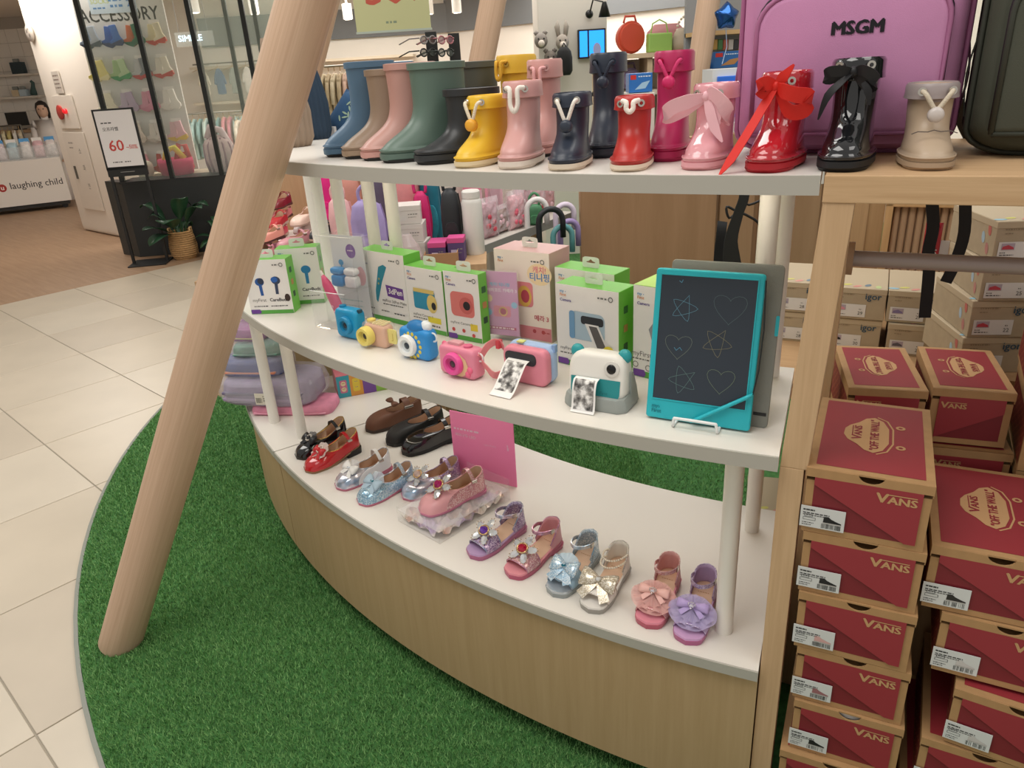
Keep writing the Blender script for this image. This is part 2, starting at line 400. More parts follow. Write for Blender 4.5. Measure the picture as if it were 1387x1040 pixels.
# ------------------------------------------------------------------ leaning poles
POLE = wood('#bf9f84', '#cfb196', 16, .5, (10, 10, .16), .03)
def pole(p0, p1, r0, r1, label, ext=2.7):
    p0, p1 = Vector(p0), Vector(p1); d = (p1-p0); d = d*(ext/d.z); L_ = d.length
    q = d.to_track_quat('Z', 'Y')
    o = MB().lathe([(lerp(r0, r1, k/8), L_*k/8) for k in range(9)], 32, (True, True)).build('wooden_pole', POLE, None, smooth='auto')
    o.location = p0; o.rotation_mode = 'QUATERNION'; o.rotation_quaternion = q
    return tag(o, label, 'pole', 'leaning tent poles around the island')
b0 = onz(163, 870, .012)
pt = ray(415, 0)*(1.45/FPX)
pole(b0-Vector((0, 0, .0)), Vector((pt.x, pt.y, CAM_H+pt.z)), .0585, .0545, 'thick pale wooden pole leaning over the grass mat, its foot on the mat')
p1 = ony(440, 0, 3.6); p1b = ony(417, 95, 3.6)
pole(p1b+(p1b-p1)*(p1b.z/(p1.z-p1b.z)), p1, .062, .062, 'wooden pole mostly hidden behind the big leaning pole')
p1 = ony(668, 0, 3.62); p1b = ony(649, 100, 3.62)
pole(p1b+(p1b-p1)*(p1b.z/(p1.z-p1b.z)), p1, .057, .057, 'wooden pole rising behind the tall yellow boot')
p1 = ony(960, 0, 3.97); p1b = ony(948, 80, 3.97)
pole(p1b+(p1b-p1)*(p1b.z/(p1.z-p1b.z)), p1, .055, .055, 'wooden pole beside the blue star balloon')
# ------------------------------------------------------------------ the wooden table at the island's end
TW = wood('#bd9a72', '#cfae86', 6, .5, (.6, 14, 14)); TWV = wood('#c2a07a', '#d2b28b', 6, .5, (14, 14, .6))
def table():
    t = thing('wooden_display_table', 'pale oak display table with a hanging rail over the shoe boxes', 'table', TP, T_RZ)
    MB().box(.010, 1.5, 0, .46, Z_TOP-.038, Z_TOP).build('table_top', TW, t, bevel=.0015)
    # front leg: upper post leans a little, lower post stands straight
    def leg(pts):
        m = MB(); m.loft([[(x0, y0, z), (x1, y0, z), (x1, y1, z), (x0, y1, z)] for z, x0, x1, y0, y1 in pts])
        return m.build('leg', TWV, t, bevel=.0015)
    leg([(.862, -.012, .031, .002, .05), (Z_TOP-.038, .011, .053, .002, .05)])
    leg([(.012, -.012, .026, .002, .05), (.862, -.012, .026, .002, .05)])
    leg([(.012, .0, .04, .41, .46), (Z_TOP-.038, .0, .04, .41, .46)])
    leg([(.012, 1.46, 1.5, 0, .05), (Z_TOP-.038, 1.46, 1.5, 0, .05)])
    MB().lathe([(.0125, .055), (.0125, 1.46)], 20, (True, True)).build('hanging_rail', M('#9b8c86', rough=.4, metal=.2), t, smooth='auto', loc=(0, .12, 1.19), rot=(0, PI/2, 0))
    MB().lathe([(.026, .049), (.026, .058)], 24, (True, True)).build('rail_flange', M('#9c7d62', rough=.5), t, smooth='auto', loc=(0, .12, 1.19), rot=(0, PI/2, 0))
    return t
TABLE = table()
# ------------------------------------------------------------------ the shops around: shell
WALLW = M('#ece6dc', rough=.7); GREYH = M('#75787a', rough=.8); DARK = M('#1c1e1e', rough=.5); BLK = M('#151515', rough=.4)
def dep(p): return p.y*AY.dot(Vector((0,0,1)))+(CAM_H-p.z)*-AZ.dot(Vector((0,0,1)))
def sz(px, p): return px*dep(p)/FPX
w = MB().box(-5.3, -.6, 12.0, 12.12, -.03, 2.66).build('wall_back', WALLW, None); struct(w)
w = MB().box(-9.12, -9.0, -3, 13.0, -.03, 3.55).build('wall_left', WALLW, None); struct(w)
w = MB().box(0, 7.4, 0, .12, -.03, 3.55).build('wall_right', WALLW, None); w.location = (-.6, 12.0, 0); w.rotation_euler = (0, 0, math.radians(-42)); struct(w)
w = MB().box(-9, 5.2, 5.0, 14, 2.66, 2.72).build('ceiling', M('#e6e0d6', rough=.8), None); struct(w)
# grey header band above the shop walls
h = MB().box(-4.2, -.55, 11.93, 12.0, 2.02, 2.40).build('trim_1', GREYH, None); struct(h)
h = MB().box(0, 5.4, -.06, .0, 2.02, 2.44).build('trim_2', GREYH, None); h.location = (-.6, 12.0, 0); h.rotation_euler = (0, 0, math.radians(-42)); struct(h)
# white tiled wall behind the till on the far left
tw = struct(MB().box(-9, -5.3, 12.96, 13.0, .02, 2.66).build('wall_tiled', M('#b7b0a6', rough=.6), None))
tb = MB().box(0, .196, -.012, 0, 0, .196)
src = None
for i in range(15):
    for j in range(5, 12):
        x = -8.96+i*.2
        if src is None: o = src = tb.build('tile', M('#eee9e1', rough=.25), tw, bevel=.002, seg=1)
        else: o = src.copy(); COL.objects.link(o); o.parent = tw
        o.location = (x, 12.96, .1+j*.2)
# ------------------------------------------------------------------ glass shop front
SF = Vector((-3.56, 7.24, 0)); SFR = math.radians(5)
def shopfront():
    t = thing('glass_shopfront', 'black framed glass shop front on a dark low wall', 'shop front', SF, SFR)
    d = .46
    MB().box(0, 2.0, 0, .10, 0, .70).build('low_wall', M('#2b2d2d', rough=.6), t, bevel=.003)
    mt_ = Matrix.Rotation(math.radians(143)-SFR, 4, 'Z'); MB().box(0, .31, -.06, .0, 0, .70, mt_).build('low_wall_end', M('#3b3c3b', rough=.55), t); MB().box(0, .31, -.12, .0, .70, .715, mt_).build('sill', M('#232524', rough=.4), t)
    MB().box(-.02, 2.0, 0, .36, .70, .715).build('sill', M('#232524', rough=.4), t)
    MB().box(0, 2.0, .09, .9, .66, .70).build('display_ledge', M('#b9aa94', rough=.6), t)
    for k in range(5): MB().box(k*d-.02, k*d+.02, .02, .06, .715, 2.58).build('mullion', M('#1e211f', rough=.4), t)
    for k in range(4): MB().box(k*d+.02, k*d+d-.02, .036, .044, .715, 2.58).build('pane', clear('#cfe0d4', .10), t)
    MB().box(-.05, 2.0, .0, .08, 2.58, 2.655).build('head_rail', M('#1e211f', rough=.4), t)
    t2 = thing('glass_shopfront', 'black framed glass partition behind the sock display', 'shop front', (-3.5, 8.75, 0), math.radians(3))
    for k, x in enumerate((.36, .72, 1.02, 1.5)): MB().box(x-.02, x+.02, .0, .04, .0, 2.65).build('mullion', M('#2c302e', rough=.4), t2)
    for a, b in ((.38, .70), (.74, 1.0), (1.04, 1.48)): MB().box(a, b, .016, .024, .0, 2.65).build('pane', clear('#cfe0d4', .14), t2)
    return t
shopfront()
# board of socks inside
def sock_board():
    t = thing('sock_display_board', 'white board of hanging socks behind the glass shop front', 'display board', (-3.92, 7.92, 0), SFR)
    W_ = .82
    MB().box(0, W_, 0, .03, .72, 2.40).build('panel', M('#dcdbd6', rough=.6), t)
    F2().text('ACCESSORY', .03, 2.12, .165, sx=.80, bold=.03).build('lettering', M('#2a2a2a'), t, FRONT(0))
    MB().box(.15, .58, -.006, 0, 2.19, 2.34).build('sale_card', M('#c3d2da', rough=.5), t)
    f = FRONT(-.006); F2().text('SOCKS', .165, 2.275, .055, bold=.02).build('card_print', M('#b9c04e'), t, f); F2().text('20', .49, 2.24, .085, bold=.02).fuzz(.33, .45, 2.29, .03, 3).fuzz(.34, .46, 2.24, .03, 4).fuzz(.18, .29, 2.23, .02, 5).build('card_print', M('#4a7fb4'), t, f)
    return t
sock_board()
SOCKP = [(0,0),(.055,0),(.06,.12),(.075,.16),(.075,.20),(.05,.225),(.01,.215),(-.03,.19),(-.03,.165),(.002,.14)]
def sock_pack(c1, c2, c3, loc, label, rot=0.0):
    t = thing('sock_pack', label, 'socks', loc, SFR+rot, 'socks on the white board')
    MB().box(-.05, .05, -.004, .0, .0, .03).build('header_card', M('#efece6'), t)
    for k, (dx, dy, tl) in enumerate(((-.06, -.02, .16), (-.005, -.06, -.12))):
        mt = Matrix.Translation((dx, dy, 0)) @ Matrix.Rotation(tl, 4, 'Y')
        s = MB().prism([(x*1.35, -z) for x, z in SOCKP], 0, .04, mt @ Matrix.Scale(.82, 4)).build('sock', M(c1 if k else c2, rough=.9), t, bevel=.006, smooth=True)
        MB().prism([(x*1.35, -z) for x, z in SOCKP[3:8]], -.003, .043, mt @ Matrix.Scale(.82, 4)).build('toe_patch', M(c3, rough=.9), s)
cols = [['#b9c3d0','#8fa0b4','#4a5566', 'blue grey'],['#3f6fc0','#2f5aa8','#35406f', 'royal blue'],['#2e6a4d','#c8643a','#356b52', 'green and orange'],['#e3d9bd','#d9cda8','#c9483f', 'cream with red bow'],
        ['#e7dc8c','#d9cd75','#efe6b0', 'yellow'],['#b9d2a4','#a6c48e','#3f9a5c', 'pale green'],['#7d8088','#c9c9cc','#c93d3d', 'grey and red'],['#e5ddcd','#e9e3d8','#c63d38', 'cream with red toe'],
        ['#e6dfc6','#efe9d5','#e6dfc6', 'ivory'],['#b7a3bd','#c6b5cb','#b7a3bd', 'lilac'],['#d68aa4','#e09ab2','#d68aa4', 'bright pink'],['#ece7df','#f1ede6','#ece7df', 'plain white'],
        ['#ead9cf','#e6cfc4','#3b3b3b', 'nude with dark sole'],['#ded3c7','#e8ddd0','#cfc4b8', 'beige'],['#ded8d2','#e6e0d8','#cfc8c0', 'light grey'],['#e6b9c2','#e9c3ca','#dfc24a', 'pink with yellow patch'],
        ['#e39aa8','#efb4be','#d8566a', 'pink patterned'],['#e7a2b0','#d98a9c','#c94f5f', 'rose patterned'],['#d7cfc7','#c0453f','#c0453f', 'white and red'],['#c9453f','#e6d9c8','#c9453f', 'red and cream']]
cs5, sn5 = math.cos(SFR), math.sin(SFR)
for i in range(20):
    r, c = divmod(i, 4); a, zz = .12+c*.20, 2.08-r*.295
    sock_pack(cols[i][0], cols[i][1], cols[i][2], (-3.92+a*cs5, 7.92+a*sn5-.05, zz), '%s pair of socks hanging on the white sock board' % cols[i][3])
# goods on the ledge behind the glass
def blob(name, label, cat, loc, w, d, h, colr, group=None, rough=.8, noise=.12, rz=0, parts=None, alpha=1.0, spec=.3):
    "a soft closed bag or bundle standing at loc"
    t = thing(name, label, cat, loc, rz, group)
    rr = random.Random(hash(label) % 1000); n = 14; rings = []
    for i in range(9):
        s_ = i/8; k = (1-abs(2*s_-1)**3.2)**.5*.9+.12 if i not in (0,) else .86
        if i == 0: k = .86
        rings.append([(w/2*k*math.cos(2*PI*j/n)*(1+noise*rr.uniform(-1,1)), d/2*k*math.sin(2*PI*j/n)*(1+noise*rr.uniform(-1,1)), h*s_) for j in range(n)])
    MB().loft(rings).build('body', M(colr, rough=rough, alpha=alpha, spec=spec, var=.12, vscale=25), t, smooth=True)
    return t
def sfp(a, b, z): return Vector((SF.x+a*cs5-b*sn5, SF.y+a*sn5+b*cs5, z))
t = thing('basket_bag', 'bright pink soft basket with cotton scarves behind the glass', 'basket', sfp(.42, .36, .70), .1)
MB().lathe([(.10, 0), (.15, .02), (.165, .13), (.16, .17), (.14, .165), (.12, .10)], 24, (True, True)).build('basket', M('#d8426f', rough=.85, bump=.5, bscale=60), t, smooth=True)
MB().tube([(-.09, -.02, .15), (-.05, -.03, .25), (.02, -.02, .27), (.09, 0, .16)], .03, 10).build('yellow_roll', M('#e0cf55', rough=.8), t, smooth=True)
MB().tube([(.0, .05, .15), (.05, .04, .29), (.11, .04, .28), (.13, .03, .16)], .025, 10).build('red_handle', M('#c04a48', rough=.8), t, smooth=True)
t = blob('cushion_bag', 'pink and white striped drawstring bag behind the glass', 'bag', sfp(.86, .35, .70), .30, .22, .36, '#dcc3c2', noise=.04)
for k in range(5):
    a = -PI*.15-k*PI*.17
    MB().tube([(.145*math.cos(a)*q, .105*math.sin(a)*q, z) for q, z in ((.9, .02), (1.02, .1), (1.04, .18), (.98, .27), (.6, .33))], .011, 6).build('stripe', M('#a98a94', rough=.9), t, smooth=True)
MB().tube([(-.09, 0, .33), (-.05, 0, .43), (.05, 0, .40), (.13, 0, .22)], .035, 10).build('top_knot', M('#e3cdd0', rough=.9), t, smooth=True)
t = thing('potted_plant', 'small bright green plant beside the striped bag', 'plant', sfp(1.12, .30, .70))
mm = MB()
for k in range(40):
    a, r, z = random.uniform(0, 2*PI), random.uniform(.0, .09), random.uniform(.03, .2)
    mm.ball((r*math.cos(a), r*math.sin(a), z), .018, 6, 4)
mm.build('leaves', M('#4f9a48', rough=.6), t); MB().lathe([(.05, 0), (.06, .05), (.055, .05), (.045, .01)], 14, (True, False)).build('pot', M('#d8d4cc'), t, smooth=True)
t = blob('gift_bag', 'clear cellophane wrapped bundle with dark print behind the glass', 'bag', sfp(1.42, .32, .70), .36, .26, .38, '#c9d0cb', alpha=.75, noise=.2, rough=.25)
MB().ball((-.10, -.08, .1), .06, 10, 6).build('pink_toy', M('#e08aa0', rough=.7), t, smooth=True)
t = blob('ball_toy', 'cream round toy behind the poster stand', 'toy', sfp(.10, .4, .70), .16, .16, .17, '#e6e0cc', noise=.02)
t = thing('book_pile', 'pile of yellow and white booklets at the end of the glass ledge', 'books', sfp(-.12, .55, .56), .2)
for k in range(3): MB().box(-.11+.01*k, .12+.005*k, -.06, .06, .02+.022*k, .04+.022*k).build('booklet', M(('#d9c24a', '#e8e4da', '#3a3a38')[k]), t)
MB().box(-.14, .14, -.08, .08, -.56, .02).build('pedestal', M('#d9d4c9', rough=.6), t)
# poster stand
def poster_stand():
    p = onz(205, 356, 0); t = thing('poster_stand', 'black metal floor stand holding the 60 to 50 percent sale poster', 'sign stand', p, math.radians(8))
    MB().box(-.17, .17, -.14, .14, 0, .012).build('base_plate', M('#242424', rough=.4), t, bevel=.002)
    for x in (-.15, .15): MB().box(x-.012, x+.012, -.01, .01, .012, 1.36).build('upright', M('#1d1d1d', rough=.4), t)
    MB().box(-.17, .17, -.012, .012, .80, .88).build('lower_rail', M('#1d1d1d', rough=.4), t)
    MB().box(-.172, .172, -.012, .012, .86, 1.37).build('frame_panel', M('#1d1d1d', rough=.4), t)
    MB().box(-.155, .155, -.016, -.011, .885, 1.355).build('poster', M('#e6e2e2', rough=.4), t)
    f = FRONT(-.016)
    F2().text('60', -.105, 1.02, .13, bold=.03).text('~50%', .040, 1.03, .050, sx=.85, bold=.03).build('poster_print', M('#c8453f'), t, f)
    F2().text('오프라벨', -.12, 1.19, .036, bold=.04).fuzz(-.12, -.03, 1.25, .014, 5).fuzz(-.10, -.02, .92, .012, 8).fuzz(.0, .05, .92, .012, 9).build('poster_print', M('#4a4648'), t, f)
    F2().rect(-.06, .06, .835, .839).build('poster_print', M('#9a9894'), t, FRONT(-.012))
poster_stand()
# plants in baskets
def leaf(mb, base, ang, length, width, rise, droop):
    pts = []; n = 12; c, s_ = math.cos(ang), math.sin(ang)
    for i in range(n+1):
        q = i/n; w_ = .006 if q < .3 else max(.004, width*math.sin(PI*min(1, (q-.25)/.75))**.6); r = length*q; z = rise*math.sin(q*1.7)-droop*q*q
        x, y = base[0]+c*r, base[1]+s_*r
        pts.append([(x-s_*w_, y+c*w_, base[2]+z-.02*math.copysign(1, w_)*0), (x, y, base[2]+z-.012*math.sin(PI*q)), (x+s_*w_, y-c*w_, base[2]+z)])
    o = len(mb.v); mb.v += [p for r in pts for p in r]
    for i in range(n):
        for j in range(2): mb.f.append((o+i*3+j, o+i*3+j+1, o+i*3+j+4, o+i*3+j+3))
def basket_plant(name, label, p, r, h, leaves, col):
    t = thing(name, label, 'plant', p)
    b = MB(); prof = [(r*.75, 0), (r*.95, h*.15), (r, h*.45), (r*.88, h*.85), (r*.82, h)]
    for i in range(14):
        q = i/13; rr = interp([0, h*.15, h*.45, h*.85, h], [x for x, _ in prof], q*h)
        b.tube([(rr*math.cos(a), rr*math.sin(a), q*h+.005) for a in (2*PI*k/28 for k in range(29))], h/26, 6)
    b.lathe([(r*.6, .004), (r*.72, h*.3), (r*.75, h*.85)], 20, (True, True))
    k = b.build('wicker_basket', M('#b08a5c', rough=.85, var=.2, vscale=60), t, smooth=True)
    for s in (-1, 1): MB().tube([(s*r*.82, -.03, h), (s*r*.84, -.02, h+.04), (s*r*.84, .02, h+.04), (s*r*.82, .03, h)], .008, 6).build('basket_handle', M('#c7a273', rough=.8), t, smooth=True)
    for a, ln, wd, ri, dr in leaves:
        ri = max(ri, .08); dr = min(dr, .14)
        if math.sin(a) > .1: ln, wd = ln*.42, wd*.55
        elif abs(math.cos(a)) > .7: ln *= .72
        mb = MB(); leaf(mb, (0.04*math.cos(a), .04*math.sin(a), h*.85), a, ln, wd, ri, dr)
        lf = mb.build('leaf', M(col, rough=.35, var=.15, vscale=12), t, smooth=True)
        md = lf.modifiers.new('thick', 'SOLIDIFY'); md.thickness = .002
rr = random.Random(5)
basket_plant('potted_plant', 'broad-leaved plant in a wicker basket with handles by the low wall', onz(256, 347, 0)+Vector((0, -.07, 0)), .12, .25,
             [(a+rr.uniform(-.2, .2), rr.uniform(.26, .42), rr.uniform(.075, .11), rr.uniform(.12, .42), rr.uniform(.02, .22)) for a in [k*2*PI/13 for k in range(13)]], '#274a33')
basket_plant('potted_plant', 'low leafy plant in a small basket half behind the leaning pole', onz(295, 344, 0)+Vector((.10, -.06, 0)), .10, .17,
             [(a, rr.uniform(.18, .28), rr.uniform(.045, .065), rr.uniform(.05, .25), rr.uniform(.02, .15)) for a in [k*2*PI/11 for k in range(11)]], '#2c5236')
# white column with the fire hose cabinet
def column():
    c0, c1 = onz(119, 313, 0), onz(168, 323, 0); u = (c1-c0).normalized(); rz = math.atan2(u.y, u.x); W_ = (c1-c0).length
    o = MB().box(-.15, W_+.3, 0, .9, 0, 3.5).build('column', M('#e9dfd2', rough=.6), None, bevel=.06, seg=4); o.location = c0; o.rotation_euler = (0, 0, rz); struct(o)
    t = thing('fire_hose_cabinet', 'flush white fire hose cabinet with red alarm on the column', 'cabinet', c0-u.cross(Vector((0,0,1)))*-.0+Vector((0,0,0)), rz)
    t.location = c0 + Vector((u.y, -u.x, 0))*.004
    GAP = M('#8d867d', rough=.7); DR = M('#e4dacd', rough=.5)
    MB().box(.10, .66, -.012, .0, .28, 1.12).build('door', DR, t, bevel=.003); MB().box(.11, .62, -.014, .0, 1.16, 1.50).build('alarm_panel', DR, t, bevel=.003)
    MB().lathe([(.07, 0), (.075, .02), (.05, .03)], 20, (True, True)).build('alarm_bell', M('#b03a33', rough=.35), t, smooth='auto', loc=(.25, -.014, 1.33), rot=(PI/2, 0, 0))
    MB().ball((.40, -.03, 1.34), .028, 10, 6).build('alarm_lamp', M('#d8232a', rough=.2, emit=.6), t, smooth=True)
    MB().box(.20, .22, -.03, -.012, .62, .76).build('handle', M('#6c6862', rough=.4, metal=.6), t)
    [F2().text(ch_, .42, zz_, .07).build('lettering', M('#5a5550'), t, FRONT(-.012)) for ch_, zz_ in (('소', .90), ('화', .72), ('전', .52))]
    F2().fuzz(.2, .32, 1.0, .025, 4).fuzz(.2, .3, .95, .02, 6).build('instructions', M('#9a9088'), t, FRONT(-.012))
    s = thing('notice_plate', 'small printed notice standing above the fire cabinet', 'sign', c0+u*.36+Vector((u.y, -u.x, 0))*.02+Vector((0, 0, 1.52)), rz)
    MB().box(-.09, .09, 0, .012, 0, .22).build('plate', M('#c9bfb3'), s)
    F2().fuzz(-.07, .07, .17, .02, 2).fuzz(-.07, .07, .13, .02, 3).fuzz(-.07, .07, .09, .02, 5).fuzz(-.07, .07, .05, .02, 7).build('plate_print', M('#7d6a60'), s, FRONT(0))['kind'] = 'stuff'
    e = thing('wall_speaker', 'small round perforated emblem high on the white column', 'emblem', c0+u*.02+Vector((u.y, -u.x, 0))*.01+Vector((0, 0, 2.13)), rz)
    MB().lathe([(.07, 0), (.085, .01), (.08, .03), (.02, .035)], 16, (True, True)).build('plate', M('#b9aea2', rough=.5), e, smooth=True, rot=(PI/2, 0, 0))
    F2().ell(-.02, .02, .02).ell(.03, -.02, .02).ell(.02, .04, .012).build('holes', M('#7a7068'), e, FRONT(-.035))
column()
# ------------------------------------------------------------------ far left shop
def garment(name, label, cat, loc, rz, colr, w=.42, h=.5, d=.05, group=None, sleeves=True, hanger=True):
    t = thing(name, label, cat, loc, rz, group)
    out = [(0, 0), (w*.18, -.01), (w*.42, -.06), (w*.5, -.12), (w*.44, -h*.5), (w*.46, -h), (0, -h*1.02)]
    pts = out+[(-x, z) for x, z in out[-2:0:-1]]
    MB().prism(pts[::-1], -d/2, d/2).build('body', M(colr, rough=.9, var=.1, vscale=18), t, bevel=d*.3, seg=2, smooth=True)
    if sleeves:
        for s in (-1, 1): MB().tube([(s*w*.42, 0, -.09), (s*w*.56, 0, -.2), (s*w*.6, 0, -h*.62)], [d*.5, d*.55, d*.4], 8).build('sleeve', M(colr, rough=.9, var=.1, vscale=18), t, smooth=True)
    if hanger: MB().tube([(-.14, 0, -.03), (0, 0, .015), (0, 0, .05), (.015, 0, .065), (.03, 0, .055)], .004, 5).build('hanger', M('#b99a6c', rough=.5), t)
    return t
CNAME = {'#e6e0d2': 'ivory', '#d9cfae': 'straw', '#c8b878': 'mustard', '#e9e4da': 'off white', '#cfc2a8': 'oatmeal', '#8f8a83': 'grey', '#efe9df': 'white', '#9fbab6': 'sea green', '#a9c2bc': 'pale mint', '#8aa9a6': 'dusty teal', '#b7c8c0': 'pale sage', '#7fa0a0': 'teal', '#6f9493': 'dark teal', '#d0848e': 'rose pink', '#c47a86': 'deep rose', '#d9cdbb': 'cream', '#d6b9a6': 'blush beige', '#e09b6a': 'orange', '#e3c9b6': 'peach', '#c9bba5': 'sand', '#cdbfa0': 'khaki', '#c6b596': 'camel', '#d5c9ae': 'linen', '#bfae90': 'dark sand', '#d8b9a9': 'nude pink', '#d9cfb9': 'buttermilk'}
def rack(name, label, loc, rz, length, height, n, palette, gname, glabel, w=.40, h=.55, metal='#9b968d', legs=True):
    t = thing(name, label, 'clothes rack', loc, rz)
    MB().tube([(0, 0, height), (length, 0, height)], .011, 8).build('rail', M(metal, rough=.3, metal=.8), t, smooth='auto')
    if legs:
        for x in (0, length): MB().tube([(x, 0, 0), (x, 0, height)], .011, 8).build('upright', M(metal, rough=.3, metal=.8), t, smooth='auto'); MB().tube([(x, -.2, .012), (x, .2, .012)], .011, 8).build('foot', M(metal, rough=.3, metal=.8), t, smooth='auto')
    c, s = math.cos(rz), math.sin(rz)
    for k in range(n):
        q = length*(k+.5)/n
        col = palette[k % len(palette)]
        garment('hanging_garment', CNAME.get(col, 'pale')+' '+glabel, 'garment', (loc[0]+c*q, loc[1]+s*q, loc[2]+height-.065), rz+PI/2+random.uniform(-.03, .03), col, w=w*random.uniform(.9, 1.05), h=h*random.uniform(.85, 1.05), d=min(.045, length/n*.72), group=gname)
def cart():
    a, b = onz(0, 292, .0), onz(100, 280, .0); u = (b-a).normalized(); rz = math.atan2(u.y, u.x)
    a = a - u*.5; L_ = (b-a).length
    t = thing('sale_cart', 'white wheeled sale cart lettered laughing child', 'cart', a, rz)
    MB().box(0, L_, 0, .5, .10, .70).build('body', M('#e3dcd3', rough=.5), t, bevel=.004)
    MB().box(.03, L_-.03, .02, .48, .05, .10).build('chassis', M('#2a2826'), t)
    for x in (.08, L_-.1):
        for y in (.06, .44): MB().lathe([(.04, -.015), (.04, .015)], 14, (True, True)).build('wheel', M('#1f1f1f'), t, loc=(x, y, .041), rot=(PI/2, 0, 0))
    for args in ((0, L_, .0, .006), (0, L_, .494, .50)): MB().box(args[0], args[1], args[2], args[3], .70, .88).build('clear_side', clear('#eef2f2', .22), t)
    for x in (0, L_*.33, L_*.66, L_-.006): MB().box(x, x+.006, .006, .494, .70, .88).build('divider', clear('#eef2f2', .22), t)
    f = FRONT(0)
    q = .5+.02
    F2().ell(q+.11, .36, .052, n=24).build('logo_disc', M('#a8322c'), t, f); F2().text('u', q+.11, .335, .09, 'CENTER', bold=.04).build('logo_letter', M('#f2e9e2'), t, f, .001)
    F2().text('laughing child', q+.20, .335, .125, sx=.98, bold=.012).build('lettering', M('#3a3634'), t, f)
    rr = random.Random(11); names = ['red patterned', 'pale blue', 'white floral', 'coral', 'white and pink', 'aqua', 'cream']
    for k in range(9):
        x = L_/3*(k//3)+.006+(L_/3-.006)*((k % 3)+.5)/3; p = a+u*x+Vector((-u.y, u.x, 0))*.25
        cc = ['#d98a78', '#a8c3cc', '#e6d6d4', '#dba79a', '#e8d8dc', '#b5cfd8', '#eee4e0', '#dfb7bb', '#e6dedb'][k]
        tt = thing('bagged_clothes', 'clear bag of %s baby clothes in the sale cart' % ['red patterned', 'pale blue', 'white floral', 'coral', 'white and pink', 'aqua', 'cream', 'rose', 'plain white'][k], 'bag', (p.x, p.y, .702), rz, 'bags in the sale cart')
        MB().pillow(-.068, .068, -.05, .05, 0, .26, 6, 6, noise=.1).build('clothes', M(cc, rough=.7, var=.25, vscale=20), tt, smooth=True, rot=(-.35, 0, 0))
        MB().box(-.062, .062, .05, .065, .21, .27).build('bag_header', M(['#5aa0d8', '#f0ece6'][k % 2], rough=.3), tt)
    rk = a+u*.2+Vector((-u.y, u.x, 0))*.80
    rack('clothes_rack', 'grey rack of pale baby clothes behind the sale cart', (rk.x, rk.y, 0), rz, .82, 1.14, 12, ['#e6e0d2', '#d9cfae', '#c8b878', '#e9e4da', '#cfc2a8', '#8f8a83', '#efe9df'], 'garments behind the sale cart', 'baby garment on the rack behind the sale cart', h=.42, metal='#77726a')
cart()
def person():
    p = ony(57, 148, 11.9); t = thing('person', 'person with short dark hair and white top standing behind the till counter', 'person', (p.x, p.y, 0), math.radians(200))
    zh = p.z-.10
    rings = []
    def ring(z, rx, ry, cy=0.0, n=20): return [(rx*math.cos(2*PI*j/n), cy+ry*math.sin(2*PI*j/n), z) for j in range(n)]
    MB().loft([ring(z, rx, ry, cy) for z, rx, ry, cy in ((.0, .12, .09, 0), (.45, .13, .10, 0), (.80, .17, .12, 0), (.95, .15, .10, 0), (1.18, .175, .11, 0), (zh-.17, .19, .09, 0), (zh-.10, .11, .07, 0), (zh-.06, .05, .05, 0), (zh+.0, .05, .05, .01))]).build('body', M('#e6ded8', rough=.8), t, smooth=True)
    hd = MB().loft([ring(zh+z, rx, ry, cy) for z, rx, ry, cy in ((-.02, .03, .035, .02), (.01, .055, .06, .015), (.05, .07, .085, .01), (.10, .075, .092, 0), (.15, .072, .088, 0), (.19, .05, .06, 0), (.205, .01, .01, 0))]).build('head', M('#d9b39a', rough=.6), t, smooth=True)
    MB().ball((0, .095, zh+.085), .014, 8, 5, (1, 1, 1.4)).build('nose', M('#d4ab92'), hd, smooth=True)
    for s in (-1, 1): MB().ball((s*.028, .083, zh+.105), .009, 8, 5).build('eye', M('#2a1f1b'), hd, smooth=True); MB().ball((s*.074, .0, zh+.09), .016, 8, 5, (.5, 1, 1.5)).build('ear', M('#d4ab92'), hd, smooth=True)
    MB().ball((0, .085, zh+.05), .018, 8, 5, (1.2, .5, .4)).build('mouth', M('#b5635c'), hd, smooth=True)
    MB().loft([ring(zh+z, rx, ry, cy) for z, rx, ry, cy in ((-.03, .075, .05, -.05), (.05, .092, .075, -.035), (.12, .092, .085, -.02), (.135, .088, .095, -.01), (.19, .07, .08, -.005), (.222, .02, .02, 0))]).build('hair', M('#2b2320', rough=.5), t, smooth=True)
    for s in (-1, 1):
        am = MB().tube([(s*.17, 0, zh-.15), (s*.21, .02, zh-.40), (s*.19, .12, zh-.58), (s*.15, .22, zh-.62)], [.05, .042, .034, .026], 10).build('arm', M('#e6ded8', rough=.8), t, smooth=True)
        mb = MB().ball((s*.145, .26, zh-.62), .03, 8, 5, (1, 1.3, .5))
        for k in range(5): mb.tube([(s*.145+(k-2)*.012, .28, zh-.62), (s*.145+(k-2)*.014, .33-(abs(k-1)*.006), zh-.635)], .006, 5)
        mb.build('hand', M('#d9b39a', rough=.6), am, smooth=True)
person()
